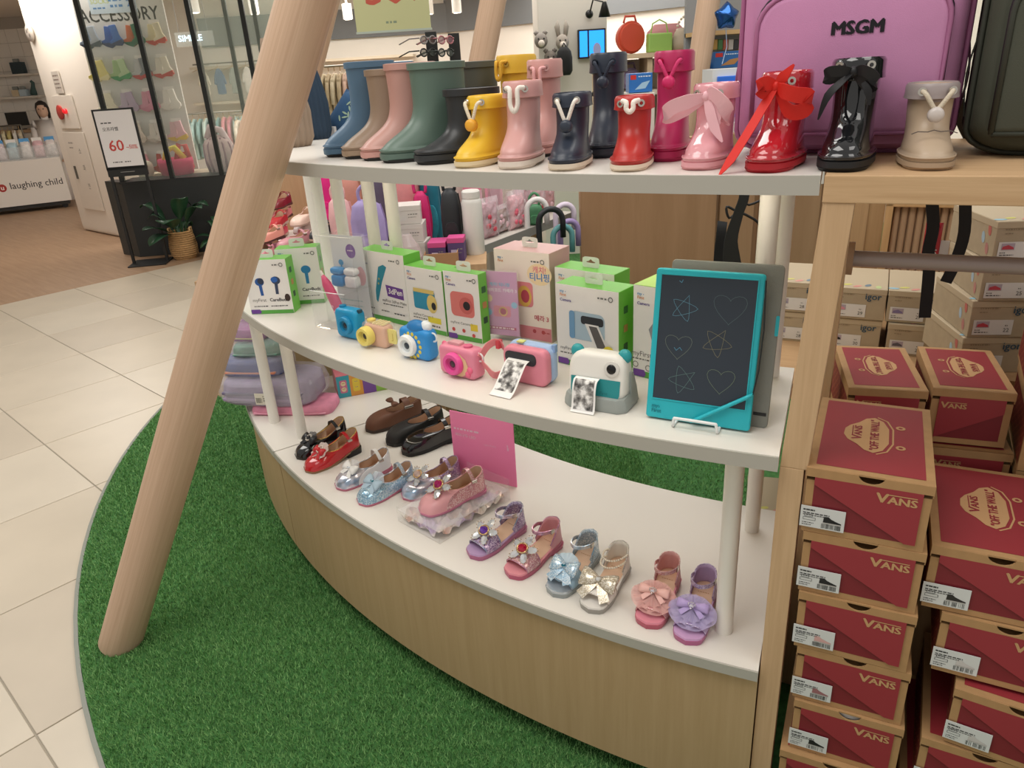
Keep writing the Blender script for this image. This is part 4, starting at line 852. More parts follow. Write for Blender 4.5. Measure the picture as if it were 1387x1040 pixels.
def boot(label, px, py, topy, L, W, colr, sole, rough=.35, cuff='fold', tread='#2b2826', tall=False, cuffc=None, rz=0.0, coat=0.0, kind='kid', group='boots along the top shelf', shaftw=None, cuffh=.20, topz=None):
    p = onz(px, py, Z_TOP); r0 = out_rz(p)+rz
    back = Vector((-math.sin(r0), math.cos(r0), 0)); c = p+back*(L*.5)
    if p.x > .5: c.z = Z_TOP
    sh = p+back*(L*.68); H = height_to(sh.x, sh.y, Z_TOP, topy)
    t = thing('rain_boot', label, 'boot', (c.x, c.y, Z_TOP), r0, group)
    f, b = -L/2, L/2; m = M(colr, rough=rough, coat=coat); W = W*(.95 if kind == 'kid' else 1); w = W/2; sw = shaftw/2 if shaftw else W*(.455 if kind == 'kid' else .5)
    st = min(.017, H*.10) if kind == 'kid' else .018
    # sole with a heel notch: two blocks and a thin plate
    sm = M(sole, rough=.5)
    s = MB().loft([foot_ring(f-.002, b+.001, w+.002, st*.3, pw=.72), foot_ring(f-.004, b+.003, w+.004, st*.42, pw=.72), foot_ring(f-.004, b+.003, w+.004, st, pw=.72)]).build('sole', sm, t, smooth='auto')
    MB().loft([foot_ring(f+.004, f+L*.58, w-.002, 0, pw=.72), foot_ring(f-.001, f+L*.60, w+.001, st*.36, pw=.72)]).build('sole_tread', M(sole if sole != colr and kind == 'kid' else tread, rough=.7), s, smooth='auto')
    MB().loft([foot_ring(b-L*.30, b-.001, w*.86, 0), foot_ring(b-L*.31, b+.001, w*.9, st*.36)]).build('heel', M(sole if sole != colr and kind == 'kid' else tread, rough=.7), s, smooth='auto')
    # upper: (height, front from the toe, back inset, half width)
    top = H-(cuffh*H*.15 if cuff == 'fold' else 0)
    zf = [.05, .10, .155, .20, .25, .31, .38, .46, .6, 1.0] if tall else [.07, .14, .205, .255, .305, .365, .43, .51, .62, 1.0]
    ff = [-.008, 0, .015, .06, .13, .225, .31, .365, .395, .385]; wf = [1.0, 1.01, .98, .95, .91, .88, .86, .86, .88, sw/w]
    rings = [foot_ring(f-.002, b+.001, w+.002, st, pw=.72), foot_ring(f-.002, b+.001, w+.002, st+.008, pw=.72), foot_ring(f+.001, b-.001, w-.001, st+.0095, pw=.72)]
    nz = 22
    for k in range(nz+1):
        z = lerp(st+.012, top, k/nz); q = z/H; ss = smoothstep((q-.1)/.5)
        rings.append(foot_ring(f+L*cat(zf, ff, q), b-L*(.03*smoothstep((q-.1)/.3)+.015*math.sin(PI*min(1, max(0, (q-.1)/.6)))), w*cat(zf, wf, q), z, pw=lerp(.72, .92, ss)))
    tff = f+L*.385
    u = MB().loft(rings, (True, False)); 
    # turn over the lip to an inside wall
    tf, tb, tw = tff, b-L*.03, sw
    u.loft([foot_ring(tf, tb, tw, top, pw=.9), foot_ring(tf+.003, tb-.003, tw-.003, top+.0015, pw=.9), foot_ring(tf+.005, tb-.005, tw-.005, top, pw=.9), foot_ring(tf+.005, tb-.005, tw-.006, top-H*.35, pw=.9)], (False, True))
    u.build('upper', m, t, smooth=True)
    # welt line
    MB().tube([Vector(q) for q in foot_ring(f-.003, b+.002, w+.003, st+.006, pw=.72)+foot_ring(f-.003, b+.002, w+.003, st+.006, pw=.72)[:1]], .0013, 6).build('welt', m, t, smooth=True)
    if cuff:
        cm = M(cuffc or colr, rough=rough, coat=coat)
        if cuff == 'fold':
            z1, z0 = H, H*(1-cuffh); k = .0028
            MB().loft([foot_ring(tf+.002, tb-.002, tw-.003, z1-.03, pw=.9), foot_ring(tf-.001, tb+.001, tw, z1-.003, pw=.9), foot_ring(tf-k, tb+k, tw+k*.8, z1, pw=.9), foot_ring(tf-k-.003, tb+k+.003, tw+k+.002, z1-.004, pw=.9), foot_ring(tf-k-.003, tb+k+.003, tw+k+.002, lerp(z0, z1, .35), pw=.9), foot_ring(tf-k-.004, tb+k+.003, tw+k+.003, z0+.002, pw=.9), foot_ring(tf-.001, tb+.001, tw, z0, pw=.9)], (False, False)).build('cuff', cm, t, smooth='auto', ang=60)
        else:
            MB().loft([foot_ring(tf, tb, tw, H-.012, pw=.9), foot_ring(tf-.003, tb+.003, tw+.003, H-.011, pw=.9), foot_ring(tf-.003, tb+.003, tw+.003, H+.001, pw=.9), foot_ring(tf+.003, tb-.003, tw-.003, H+.002, pw=.9)], (False, False)).build('rim_band', cm, t, smooth='auto')
    t['H'] = H; t['tf'] = tf; t['tw'] = tw; t['cz'] = H*(1-cuffh*.45)
    return t
def eyelets(t, dx, z, colr='#c9c4ba'):
    y = t['tf']-.010
    for s in (-1, 1):
        MB().lathe([(.0028, 0), (.0058, .0), (.0058, .003), (.0028, .003)], 14).build('eyelet', M(colr, rough=.2, metal=.9), t, smooth='auto', loc=(s*dx, y+.0045+abs(dx)*.12, z), rot=(PI/2, 0, s*.35))
def cord_toggle(t, dx, z, drop, cc, tc, r=.0032, tog=.011):
    y = t['tf']-.012
    rope([(-dx, y+.006, z), (-dx*.8, y-.004, z-.003), (-dx*.25, y-.005, z-drop*.75), (0, y-.004, z-drop)], r, cc, t); rope([(dx, y+.006, z), (dx*.8, y-.004, z-.003), (dx*.25, y-.005, z-drop*.75), (0, y-.004, z-drop)], r, cc, t)
    MB().lathe([(.001, .012), (tog*.6, .0115), (tog*.95, .009), (tog, .004), (tog, -.002), (tog*.6, -.004)], 18, (True, True)).build('toggle', M(tc, rough=.35), t, smooth=True, loc=(0, y-.004, z-drop-.004), rot=(PI/2, 0, 0))
def cord_loop(t, dx, z, drop, cc, r=.0036):
    y = t['tf']-.014
    rope([(-dx*1.0, y+.008, z), (-dx*.45, y-.002, z-.002), (-dx*.42, y-.004, z-drop*.7), (0, y-.005, z-drop), (dx*.42, y-.004, z-drop*.7), (dx*.45, y-.002, z-.002), (dx*1.0, y+.008, z)], r, cc, t)
# tall plain boots, toes to the left
G5 = 'tall plain rubber boots in a row'
boot('tall dusty blue rubber boot at the end of the boot row', 442, 213, 84, .185, .072, '#5d7f9c', '#54758f', .42, 'band', '#222120', True, kind='adult', group=G5, rz=-.35)
boot('tall beige rubber boot between the blue and pink boots', 467, 215.5, 94, .185, .072, '#a8927d', '#9c866f', .42, 'band', '#222120', True, kind='adult', group=G5, rz=-.35)
boot('tall plain dusty pink rubber boot between the beige and green boots', 493, 218, 86, .185, .074, '#c4958a', '#c08f85', .42, 'band', '#222120', True, kind='adult', group=G5, rz=-.35)
boot('tall sage green rubber boot with ridged sole', 520, 221, 85, .20, .080, '#5f7468', '#566a60', .42, 'band', '#222120', True, kind='adult', group=G5, rz=-.35)
boot('charcoal black shorter rubber boot beside the sage green boot', 567, 223.5, 120, .19, .080, '#2d2f31', '#292b2d', .38, 'band', '#1a1a1a', True, kind='adult', group=G5, rz=-.35)
boot('tall grey green rubber boot behind the charcoal boot', 600, 203, 84, .15, .078, '#5b5d54', '#55574e', .45, 'band', '#222120', True, kind='adult', group=G5, rz=-.35)
boot('second dusty blue rubber boot behind the beige boot', 497, 201, 85, .14, .066, '#5d7f9c', '#54758f', .45, 'band', '#222120', True, kind='adult', group=G5, rz=-.35)
# children's boots
t = boot('tall yellow child boot with a gathered cuff behind the short yellow boot', 664, 206, 74, .16, .068, '#e2b536', '#dcb038', .4, 'fold', tall=True)
eyelets(t, .012, t['cz'], '#caa14a'); cord_loop(t, .014, t['cz']+.004, .035, '#e6b13a')
t = boot('short yellow child boot with cream sole and cord toggle', 626, 228.5, 128, .155, .066, '#e8bc34', '#d9c7a2', .35, rz=.08)
eyelets(t, .016, t['cz']); cord_toggle(t, .016, t['cz'], .034, '#e8dcc2', '#e8a936')
t = boot('tall pink child boot with pink cord behind the short pink boot', 724, 214, 80, .155, .066, '#cf9a93', '#cf9a93', .35, tall=True, rz=.3)
eyelets(t, .015, t['cz'], '#d8a8a2'); cord_loop(t, .014, t['cz'], .03, '#e3aaa8')
t = boot('short pink child boot with white cord loop and cream sole', 692, 230.5, 109, .155, .068, '#d3a09a', '#ddcfc2', .32, rz=.3)
eyelets(t, .017, t['cz']); cord_loop(t, .016, t['cz']+.002, .038, '#f0e8dc', .0042)
t = boot('tall navy child boot with navy toggle behind the short navy boot', 812, 215, 71, .15, .068, '#2c3340', '#282e3a', .35, tall=True, rz=.25)
eyelets(t, .016, t['cz'], '#343b48'); cord_toggle(t, .017, t['cz'], .03, '#2c3340', '#2f3643')
t = boot('short navy child boot with white cord and cream sole', 762, 232.5, 125, .155, .066, '#2d3441', '#d6c8b4', .35, rz=.28)
eyelets(t, .016, t['cz']); cord_toggle(t, .017, t['cz'], .036, '#ece4d8', '#323946'); F2().ring(-.006, 0, .0016, .0028).line([(-.002, .001), (.010, .0025)], .0012).build('print', M('#c9ccd2'), t, FRONT(t['tf']-.0155+.010) @ Matrix.Translation((0, t['cz']-.062, 0)))
t = boot('tall magenta child boot with magenta toggle behind the short red boot', 898, 220, 68, .16, .068, '#b52a5c', '#a82454', .35, tall=True, rz=.15)
eyelets(t, .017, t['cz'], '#c23a68'); cord_toggle(t, .018, t['cz'], .03, '#cf3a70', '#d0306a')
t = boot('short red child boot with white cord loop and cream sole', 848, 233.5, 129, .15, .064, '#b5322c', '#ddcdb8', .33, rz=.22)
eyelets(t, .016, t['cz']); cord_loop(t, .013, t['cz']+.004, .016, '#efe6da', .0042)
def bow(t, colr, left, right, tails, z, y, rough=.5, ww=.022):
    m = M(colr, rough=rough, spec=.4); k = Vector((0, y, z))
    for sgn, pts in ((-1, left), (1, right)):
        ribbon([k+Vector(q) for q in pts], [ww*.45]+[ww]*(len(pts)-2)+[ww*.45], (0, -.25, 1)).build('bow_loop', m, t, smooth='auto', ang=60)
    for pts in tails: ribbon([k+Vector(q) for q in pts], [ww*.4]+[ww*.75]*(len(pts)-2)+[ww*.12], (1, -.2, .2)).build('bow_tail', m, t, smooth='auto', ang=60)
    MB().ball(tuple(k), .008, 10, 6, (1, .9, 1)).build('bow_knot', m, t, smooth=True)
t = boot('glossy light pink child boot tied with a satin ribbon bow', 942, 231.5, 112, .155, .068, '#dfa0a6', '#dc9ea4', .12, coat=.6, rz=-.05)
eyelets(t, .017, t['cz']-.002)
bow(t, '#e8b6bd', [(0, 0, 0), (-.025, -.012, -.006), (-.05, -.016, -.014), (-.062, -.010, -.024), (-.058, -.004, -.028), (-.034, .0, -.018), (0, 0, -.002)], [(0, 0, 0), (.012, -.014, .004), (.03, -.018, -.01), (.038, -.008, -.03), (.03, 0, -.03), (0, 0, -.003)],
    [[(0, -.002, 0), (.008, -.008, -.02), (.018, -.012, -.045), (.032, -.016, -.066)], [(0, -.002, 0), (.012, -.006, -.012), (.02, -.009, -.035), (.026, -.01, -.04)]], t['cz']-.006, t['tf']-.014)
t = boot('glossy red child boot tied with a long red ribbon', 1031, 235, 96, .165, .072, '#b3202a', '#a81c26', .08, coat=.8, rz=-.15)
eyelets(t, .018, t['cz'])
bow(t, '#d2281f', [(0, 0, 0), (-.012, -.01, .004), (-.02, -.012, .0), (-.012, -.004, -.008), (0, 0, -.002)], [(0, 0, 0), (.012, -.016, -.006), (.034, -.022, -.012), (.05, -.014, -.016), (.042, -.005, -.034), (.02, -.003, -.034), (0, 0, -.004)],
    [[(0, -.002, 0), (-.012, -.008, -.022), (-.028, -.03, -.06), (-.045, -.055, -.098), (-.056, -.07, -.118)], [(0, -.002, 0), (.01, -.006, .012), (.024, -.008, .028)]], t['cz']-.006, t['tf']-.014)
t = boot('glossy black child boot with a wide black ribbon bow', 1136, 234, 78, .165, .074, '#17181a', '#1c1d1f', .06, coat=.8, rz=-.12)
eyelets(t, .02, t['cz']+.004)
bow(t, '#1d1d1f', [(0, 0, 0), (-.014, -.010, .002), (-.030, -.013, .002), (-.036, -.008, -.004), (-.030, -.003, -.008), (0, 0, -.003)], [(0, 0, 0), (.011, -.011, .002), (.026, -.013, -.006), (.029, -.008, -.018), (.021, -.004, -.020), (.010, -.003, -.010), (0, 0, -.003)],
    [[(0, -.002, 0), (-.014, -.010, -.012), (-.030, -.013, -.030), (-.040, -.012, -.062)], [(.014, -.006, -.014), (.022, -.01, -.026), (.026, -.01, -.044)]], t['cz']-.004, t['tf']-.012, ww=.015)
t = boot('short beige child boot with translucent grey cuff and clear toggle', 1262, 232, 111, .15, .068, '#b5a088', '#ad977f', .4, cuffc='#9d918f')
eyelets(t, .018, t['cz']); cord_toggle(t, .019, t['cz'], .026, '#cfc3ae', '#c9c0ba', tog=.0105)
F2().line([(-.028, .0), (-.02, .004), (-.008, .003), (0, .006), (.008, .003), (.02, .004), (.028, .0)], .0018).build('embossed_line', M('#4c4038'), t, frame((0, -.045, .044), (1, 0, 0), (0, .75, .66)), .004)
# ------------------------------------------------------------------ big bags
def big_bag(name, label, loc, rz, w, d, h, colr, dark, text=None):
    t = thing(name, label, 'backpack', loc, rz)
    m = M(colr, rough=.65, bump=.25, bscale=900, var=.06, vscale=9); mp = M(dark, rough=.6)
    n = 40
    def outline(k, y, ins):
        pts = []; r = .07
        x0, x1, z0, z1 = -w/2+ins, w/2-ins, ins*.6, h-ins
        for cx, cz, a0 in ((x1-r, z0+r*.5, -PI/2), (x1-r, z1-r, 0), (x0+r, z1-r, PI/2), (x0+r, z0+r*.5, PI)):
            for q in range(7):
                a = a0+PI/2*q/6; rz_ = r*.5 if cz < h/2 else r; pts.append((cx+r*math.cos(a), y, cz+rz_*math.sin(a)))
        return pts
    b = MB().loft([outline(0, 0, .02), outline(0, .012, .006), outline(0, .04, 0), outline(0, d*.6, 0), outline(0, d-.012, .006), outline(0, d, .02)])
    b.build('body', m, t, smooth='auto', ang=50)
    for y in (.03, d-.03): MB().tube([Vector(q)+Vector((0, 0, 0)) for q in outline(0, y, -.0015)]+[Vector(outline(0, y, -.0015)[0])], .0042, 6).build('piping', mp, t, smooth=True)
    # front pocket: a raised panel with piping and a zip
    px0, px1, pz0, pz1 = -w/2+.030, w/2-.028, .030, .238; r = .05
    pts = [(px0, pz0)]+[(px0+r-r*math.cos(a), pz1-r+r*math.sin(a)) for a in (PI/2*q/6 for q in range(7))]+[(px1-r+r*math.sin(a), pz1-r+r*math.cos(a)) for a in (PI/2*q/6 for q in range(7))]+[(px1, pz0)]
    MB().prism(pts[::-1], -.022, .004).build('front_pocket', m, t, bevel=.010, seg=3, smooth='auto', ang=50)
    MB().tube([(x, -.019, z) for x, z in pts+[pts[0]]], .0042, 6).build('pocket_piping', mp, t, smooth=True)
    MB().tube([(x*1.012, -.006, z*1.01+.004) for x, z in pts], .003, 6).build('zip', M('#241c24', rough=.5), t, smooth=True)
    for s in (-1, 1): 
        MB().box(s*w/2-.001*s, s*w/2+.004*s, d*.3, d*.5, h*.36, h*.40).build('side_loop', M('#1c1a1c', rough=.6), t); ribbon([(s*(w/2+.004), d*.4, h*.38), (s*(w/2+.012), d*.42, h*.25), (s*(w/2+.006), d*.45, .05)], .022, (0, 1, 0), .002).build('side_strap', mp, t)
    if text:
        F2().text(text, .012, .176, .026, 'CENTER', sx=1.05, bold=.12).build('lettering', M('#16141a', rough=.7), t, FRONT(-.022), .0012)
    return t
q = onz(1012, 216, Z_TOP); q = tpt(-.118, .175, Z_TOP)
big_bag('backpack', 'large orchid pink backpack lettered MSGM behind the boots', tpt(.008, .228, Z_TOP+.0052), T_RZ, .33, .15, .44, '#c98bb4', '#a8698f', 'MSGM')
big_bag('backpack', 'large dark olive backpack beside the pink one', tpt(.353, .175, Z_TOP+.0052), T_RZ-.05, .33, .17, .44, '#45483c', '#363930')
# soft corduroy bags at the left end of the shelf
def cord_bag(label, loc, w, h, colr, rz=0.0, knot=None, bowc=None, lean=.0):
    t = thing('corduroy_bag', label, 'bag', loc, rz); n = 120; rings = []
    for i in range(13):
        s = i/12; k = interp([0, .08, .35, .62, .75, .85, 1], [.80, .98, 1, .72, .45, .62, .5], s)
        rings.append([((w/2*k)*(1+.05*math.cos(20*2*PI*j/n))*math.cos(2*PI*j/n)+lean*s*s, (w*.36*k)*(1+.05*math.cos(20*2*PI*j/n))*math.sin(2*PI*j/n), h*s) for j in range(n)])
    MB().loft(rings).build('body', M(colr, rough=.95), t, smooth=True)
    if bowc:
        MB().tube([(w*.24*math.cos(a)+lean*.55, w*.18*math.sin(a), h*.74) for a in (2*PI*k/16 for k in range(17))], .010, 8).build('tie', M(bowc, rough=.9, var=.5, vscale=120), t, smooth=True)
        for s in (-1, 1): MB().ball((s*.02+lean*.55, -w*.19, h*.74), .016, 8, 6, (1.3, .5, .9)).build('tie_bow', M(bowc, rough=.9, var=.5, vscale=120), t, smooth=True)
    if knot: MB().ball((lean, 0, h+.012), .022, 12, 8).build('top_knob', M(knot, rough=.9, bump=.5, bscale=60), t, smooth=True)
    return t
cord_bag('taupe corduroy bag behind the leaning pole on the top shelf', onz(395, 199, Z_TOP), .125, .27, '#94816f', .3, bowc='#c9cbbf')
cord_bag('navy corduroy bag with floral tie and brown knob beside the taupe bag', onz(421, 190, Z_TOP)+Vector((.012, .03, 0)), .095, .30, '#2f4052', .3, '#7a4a38', '#8fa39c', lean=-.01)
t = thing('denim_pouch', 'blue denim pouch with leaf pattern lying behind the blue boot', 'pouch', onz(455, 186, Z_TOP)+Vector((.01, .04, 0)), -.5)
MB().pillow(-.07, .07, -.025, .025, 0, .13, 10, 10).build('pouch', M('#27496b', rough=.9), t, smooth=True, rot=(-.5, .5, 0))
mb = F2()
for k in range(12): mb.ell(random.uniform(-.04, .05), random.uniform(.03, .11), .010, .003, 8, random.uniform(0, 3))
mb.build('leaf_print', M('#8aa08a'), t, Matrix.Rotation(.5, 4, 'Y') @ Matrix.Rotation(-.5, 4, 'X') @ FRONT(-.026)); MB().box(-.03, .0, -.03, -.02, -.0, .03).build('tag', M('#d9d4d2'), t)
t = thing('corduroy_strap', 'taupe striped corduroy strap end hanging below the top shelf', 'strap', onz(384, 252, 1.22)+Vector((0, 0, 0)), -.4)
rib = onz(382, 232, 1.27); t.location = arcpt(-142.2, 2.738, 1.24)
MB().pillow(-.028, .028, -.012, .012, -.005, .06, 8, 8).build('flap', M('#b79f8b', rough=.95, var=.3, vscale=60, stretch=(8, 1, 1)), t, smooth=True, rot=(0, .5, 0)); ribbon([(.02, 0, .05), (.01, -.004, .085), (-.012, 0, .096)], .03, (1, 0, 0)).build('band', M('#a48d7a', rough=.95), t)
# ------------------------------------------------------------------ middle shelf: cartons
ZM = Z_MID
def rblock(w, d, h, r, e, seg=5, z0=0.0, y0=0.0):
    "block with rounded outline in x,z and rounded front and back edges; front at y0"
    def ring(y, ins):
        pts = []; rr = max(r-ins, .001); x0, x1, za, zb = -w/2+ins, w/2-ins, z0+ins, z0+h-ins
        for cx, cz, a0 in ((x1-rr, za+rr, -PI/2), (x1-rr, zb-rr, 0), (x0+rr, zb-rr, PI/2), (x0+rr, za+rr, PI)):
            for k in range(seg+1):
                a = a0+PI/2*k/seg; pts.append((cx+rr*math.cos(a), y, cz+rr*math.sin(a)))
        return pts
    ks = [(0, 1), (.134, .5), (.5, .134), (1, 0)]
    return MB().loft([ring(y0+e*a, e*b) for a, b in ks]+[ring(y0+d-e*a, e*b) for a, b in ks[::-1]])
def on_shelf(bl, br, z=ZM):
    a, b = onz(*bl, z), onz(*br, z); c = (a+b)/2; u = b-a; return c, math.atan2(u.y, u.x), u.length, a
PURP = M('#6b3f93', rough=.45); GRN = '#74c14f'
def logo(t, x, z, s, fr, off=.0009):
    F2().text('my', x, z+s*.95, s*1.05, bold=.04).ell(x+s*1.75, z+s*1.2, s*.12, n=8).build('logo_print', M('#3f8fc4'), t, fr, off); F2().text('First', x, z, s*1.05, bold=.04).build('logo_print', M('#d98a4c'), t, fr, off)
def carton(label, bl, br, ty, d, side=GRN, front='#e9e7e3', tab=True, band=True, sub=None, back=0.0, group='product cartons on the middle shelf', z=ZM, logos=True, topc=None):
    c, rz, w, a = on_shelf(bl, br, z); h = height_to(a.x, a.y, z, ty)
    t = thing('product_carton', label, 'box', c+Vector((-math.sin(rz), math.cos(rz), 0))*back, rz, group)
    MB().box(-w/2, w/2, .0008, d, 0, h).build('body', M(side, rough=.4), t, bevel=.0008, seg=1)
    MB().box(-w/2+.0005, w/2-.0005, 0, .0012, .0005, h-.0005).build('front_panel', M(front, rough=.35), t)
    if topc: F2().rect(-w/2+.001, w/2-.001, .001, d-.001).build('top_print', M(topc, rough=.35), t, TOP(h))
    f = FRONT(0)
    if band:
        F2().rect(-w/2+.001, w/2-.001, .001, h*.075).build('base_band', M('#5aa548', rough=.4), t, f); F2().poly([(-w/2+.002, .002), (-w/2+.028, .002), (-w/2+.032, h*.045), (-w/2+.028, h*.09), (-w/2+.002, h*.09)]).build('corner_tag', PURP, t, f, .0009)
    if tab:
        # hang tab with a real euro slot through it
        tb = MB(); n_ = 28; yy = d*.45; ou, inn = [], []
        for k in range(n_):
            a_ = 2*PI*k/n_; c_, s_ = math.cos(a_), math.sin(a_); m_ = max(abs(c_)/.022, abs(s_)/.0125); q_ = 1/(abs(c_/.022)**6+abs(s_/.0125)**6)**(1/6)
            ou.append((c_*q_, h+.0125+s_*q_-.001)); rx = .012; inn.append((rx*c_, h+.0125+(.0022*s_ if s_ < 0 else .0022*s_+.0045*max(0, 1-abs(c_)*2.2))))
        tb.loft([[(x, yy, z_) for x, z_ in ou], [(x, yy+.0008, z_) for x, z_ in ou], [(x, yy+.0008, z_) for x, z_ in inn], [(x, yy, z_) for x, z_ in inn], [(x, yy, z_) for x, z_ in ou]], (False, False)).build('hang_tab', M('#e6ebe4', rough=.3, alpha=.8), t)
    if logos:
        logo(t, -w/2+w*.07, h*.86, .0085, f)
        if sub: F2().text(sub, -w/2+w*.07, h*.80, .009, bold=.05).build('logo_print', M('#5a4a94'), t, f, .0009)
        F2().fuzz(w*.18, w*.32, h*.89, .005, 3).ring(w*.38, h*.90, .004, .006, 12).build('fine_print', M('#6a6a68'), t, f, .0009)
    # side pictograms
    for k in range(3): F2().rrect(d*.3, d*.3+.016, h*(.72-.22*k), h*(.72-.22*k)+.016, .002).build('side_icon', M(('#3c6a44', '#c08a5a', '#35553f')[k], rough=.5), t, RIGHT(w/2), .0006)
    return t, w, h, f
def bud(x, z, s, rot):
    p = F2(); c, n = math.cos(rot), math.sin(rot)
    p.ell(x, z, .014*s, .012*s, 18, rot); p.poly([(x+c*a-n*b, z+n*a+c*b) for a, b in ((-.005*s, 0), (.005*s, 0), (.0045*s, -.042*s), (-.0045*s, -.042*s))]); return p
t, w, h, f = carton('white and green carton picturing two navy and blue earbuds, standing clear', (341, 426), (399, 424), 353, .055)
bud(-.022, h*.60, .95, .05).build('picture', M('#2d5a9e'), t, f); bud(.026, h*.62, .95, -.05).build('picture', M('#3a4660'), t, f); F2().ell(-.018, h*.615, .009).build('picture', M('#333c52'), t, f, .0012); F2().ell(.022, h*.635, .010, .008).build('picture', M('#2f62ad'), t, f, .0012)
F2().text('myFirst', -.052, h*.235, .0135).build('lettering', M('#7d7c7a'), t, f); F2().text('CareBuds.', -.002, h*.235, .0135, bold=.06).fuzz(-.05, -.01, h*.14, .004, 4).fuzz(0, .05, h*.14, .004, 7).build('lettering', M('#35343a'), t, f); F2().ell(.052, h*.30, .008, .011).build('picture', M('#3a2c28'), t, f, .0012)
t, w, h, f = carton('white and green carton picturing one blue earbud, behind the earbud carton', (380, 420), (437, 416), 343, .055, back=.045)
bud(.02, h*.62, 1.0, 0).build('picture', M('#2e7fb5'), t, f); F2().text('CareBuds', .0, h*.24, .0135, bold=.05).fuzz(0, .05, h*.14, .004, 7).build('lettering', M('#35343a'), t, f)
t, w, h, f = carton('wide white and green carton picturing a teal 3D pen', (497, 429), (556.6, 443), 337, .06, sub='3dPen')
F2().poly([(-.036, h*.30), (-.030, h*.27), (-.004, h*.58), (.020, h*.80), (.008, h*.83), (-.012, h*.79), (-.034, h*.44)]).build('picture', M('#2b8aa0'), t, f); F2().poly([(-.036, h*.30), (-.030, h*.27), (-.036, h*.25)]).build('picture', M('#d9d5cc'), t, f); F2().ell(-.014, h*.62, .003).ell(-.018, h*.55, .003).build('picture', M('#b9a95c'), t, f, .0012)
F2().poly([(.012, h*.39), (.074, h*.37), (.074, h*.53), (.008, h*.55)]).build('name_plate', PURP, t, f); F2().text('3dPen', .043, h*.43, .022, 'CENTER', bold=.05, slant=.1).build('lettering', M('#f2efec'), t, f, .0012)
F2().text('myFirst 3dPen Make', -.012, h*.30, .0115).fuzz(-.01, .07, h*.26, .004, 2).fuzz(-.07, -.045, h*.16, .005, 3).fuzz(-.02, .01, h*.15, .005, 4).fuzz(.03, .07, h*.14, .005, 5).build('lettering', M('#5f5d5b'), t, f)
t, w, h, f = carton('white and green carton picturing a blue camera with yellow lens', (556.6, 444), (606, 456), 359, .06, sub='Camera')
F2().rrect(-.042, .036, h*.36, h*.66, .006).build('picture', M('#2f8fb0'), t, f); F2().rect(-.040, .034, h*.62, h*.68).ell(.024, h*.47, .018, .024).build('picture', M('#d9c374'), t, f, .0012); F2().ell(.030, h*.44, .008, .010).build('picture', M('#26262a'), t, f, .0015)
F2().text('myFirst Camera II', -.05, h*.24, .010).fuzz(-.05, .0, h*.20, .004, 6).fuzz(-.045, .045, h*.11, .006, 8).build('lettering', M('#66645f'), t, f); F2().rect(.004, .050, h*.17, h*.26).build('yellow_label', M('#e3d33c'), t, f)
t, w, h, f = carton('narrow white and green carton picturing a coral pink camera', (608, 457), (654, 466), 366, .033, sub='Camera')
F2().rrect(-.036, .036, h*.36, h*.72, .012).build('picture', M('#d97a74'), t, f); F2().ell(.012, h*.53, .021).build('picture', M('#c9645f'), t, f, .0012); F2().ell(.014, h*.53, .011).build('picture', M('#2b2224'), t, f, .0015)
F2().text('myFirst Camera 3', -.042, h*.24, .0095).build('lettering', M('#66645f'), t, f); F2().rect(.020, .042, h*.17, h*.27).build('yellow_label', M('#e0c83c'), t, f); F2().ell(-.034, h*.15, .005).ell(-.002, h*.15, .005).ell(.028, h*.10, .005).build('icons', M('#c9504a'), t, f)
t, w, h, f = carton('large pale pink carton with colourful lettering behind the acrylic poster', (676, 452), (748, 465), 336, .09, side='#ddb3b3', front='#efe3da', band=False)
F2().rect(-w/2+.001, w/2-.001, .002, h*.16).build('base_band', M('#d98a94'), t, f); F2().text('캐치!', .050, h*.78, .018, 'CENTER', bold=.05).build('lettering', M('#e07a8c'), t, f); F2().text('티니핑', .050, h*.695, .021, 'CENTER', bold=.05).build('lettering', M('#3f7fc4'), t, f); F2().ell(.05, h*.76, .034, .026).build('badge', M('#f0d8b0'), t, f, .0003)
F2().rrect(-.03, .030, h*.38, h*.66, .01).build('picture', M('#e28a92'), t, f); F2().ell(.006, h*.50, .020, .026).build('picture', M('#e0b45c'), t, f, .0012); F2().ell(.008, h*.50, .012, .016).build('picture', M('#b84a5c'), t, f, .0015); F2().text('메라 3', .030, h*.24, .016, bold=.05).build('lettering', M('#c24a5c'), t, f); F2().ell(.03, h*.11, .005).ell(.055, h*.11, .005).fuzz(.06, .075, h*.10, .004).build('icons', M('#b84a50'), t, f, .001)
for lb, bl, br, ty, bk in (('white and green carton picturing an instant print camera with paper', (756, 491), (838, 510), 383, 0), ('white and green carton mostly hidden behind the print camera carton', (748, 472), (826, 489), 364, .02)):
    t, w, h, f = carton(lb, bl, br, ty, .065, sub='Camera', back=bk)
    F2().rrect(-.042, .045, h*.36, h*.70, .014).build('picture', M('#a9bfcc'), t, f); F2().rrect(-.044, -.030, h*.36, h*.70, .006).build('picture', M('#6f9cc0'), t, f, .0012); F2().rrect(-.014, .042, h*.56, h*.66, .006).build('picture', M('#2c2f33'), t, f, .0012)
    F2().poly([(-.004, h*.57), (.030, h*.57), (.058, h*.24), (.026, h*.22)]).build('picture', M('#e6e4e0'), t, f, .0015); F2().poly([(.006, h*.55), (.026, h*.55), (.048, h*.32), (.028, h*.28)]).build('picture', M('#5c5856'), t, f, .0018); F2().ell(.055, h*.27, .014).build('yellow_label', M('#e0cf3c'), t, f, .002); F2().text('170+', .055, h*.25, .008, 'CENTER', bold=.05).build('lettering', M('#3a382c'), t, f, .0024)
    F2().text('myFirst Camera', -.07, h*.20, .011).fuzz(-.07, 0, h*.15, .004, 6).build('lettering', M('#66645f'), t, f)
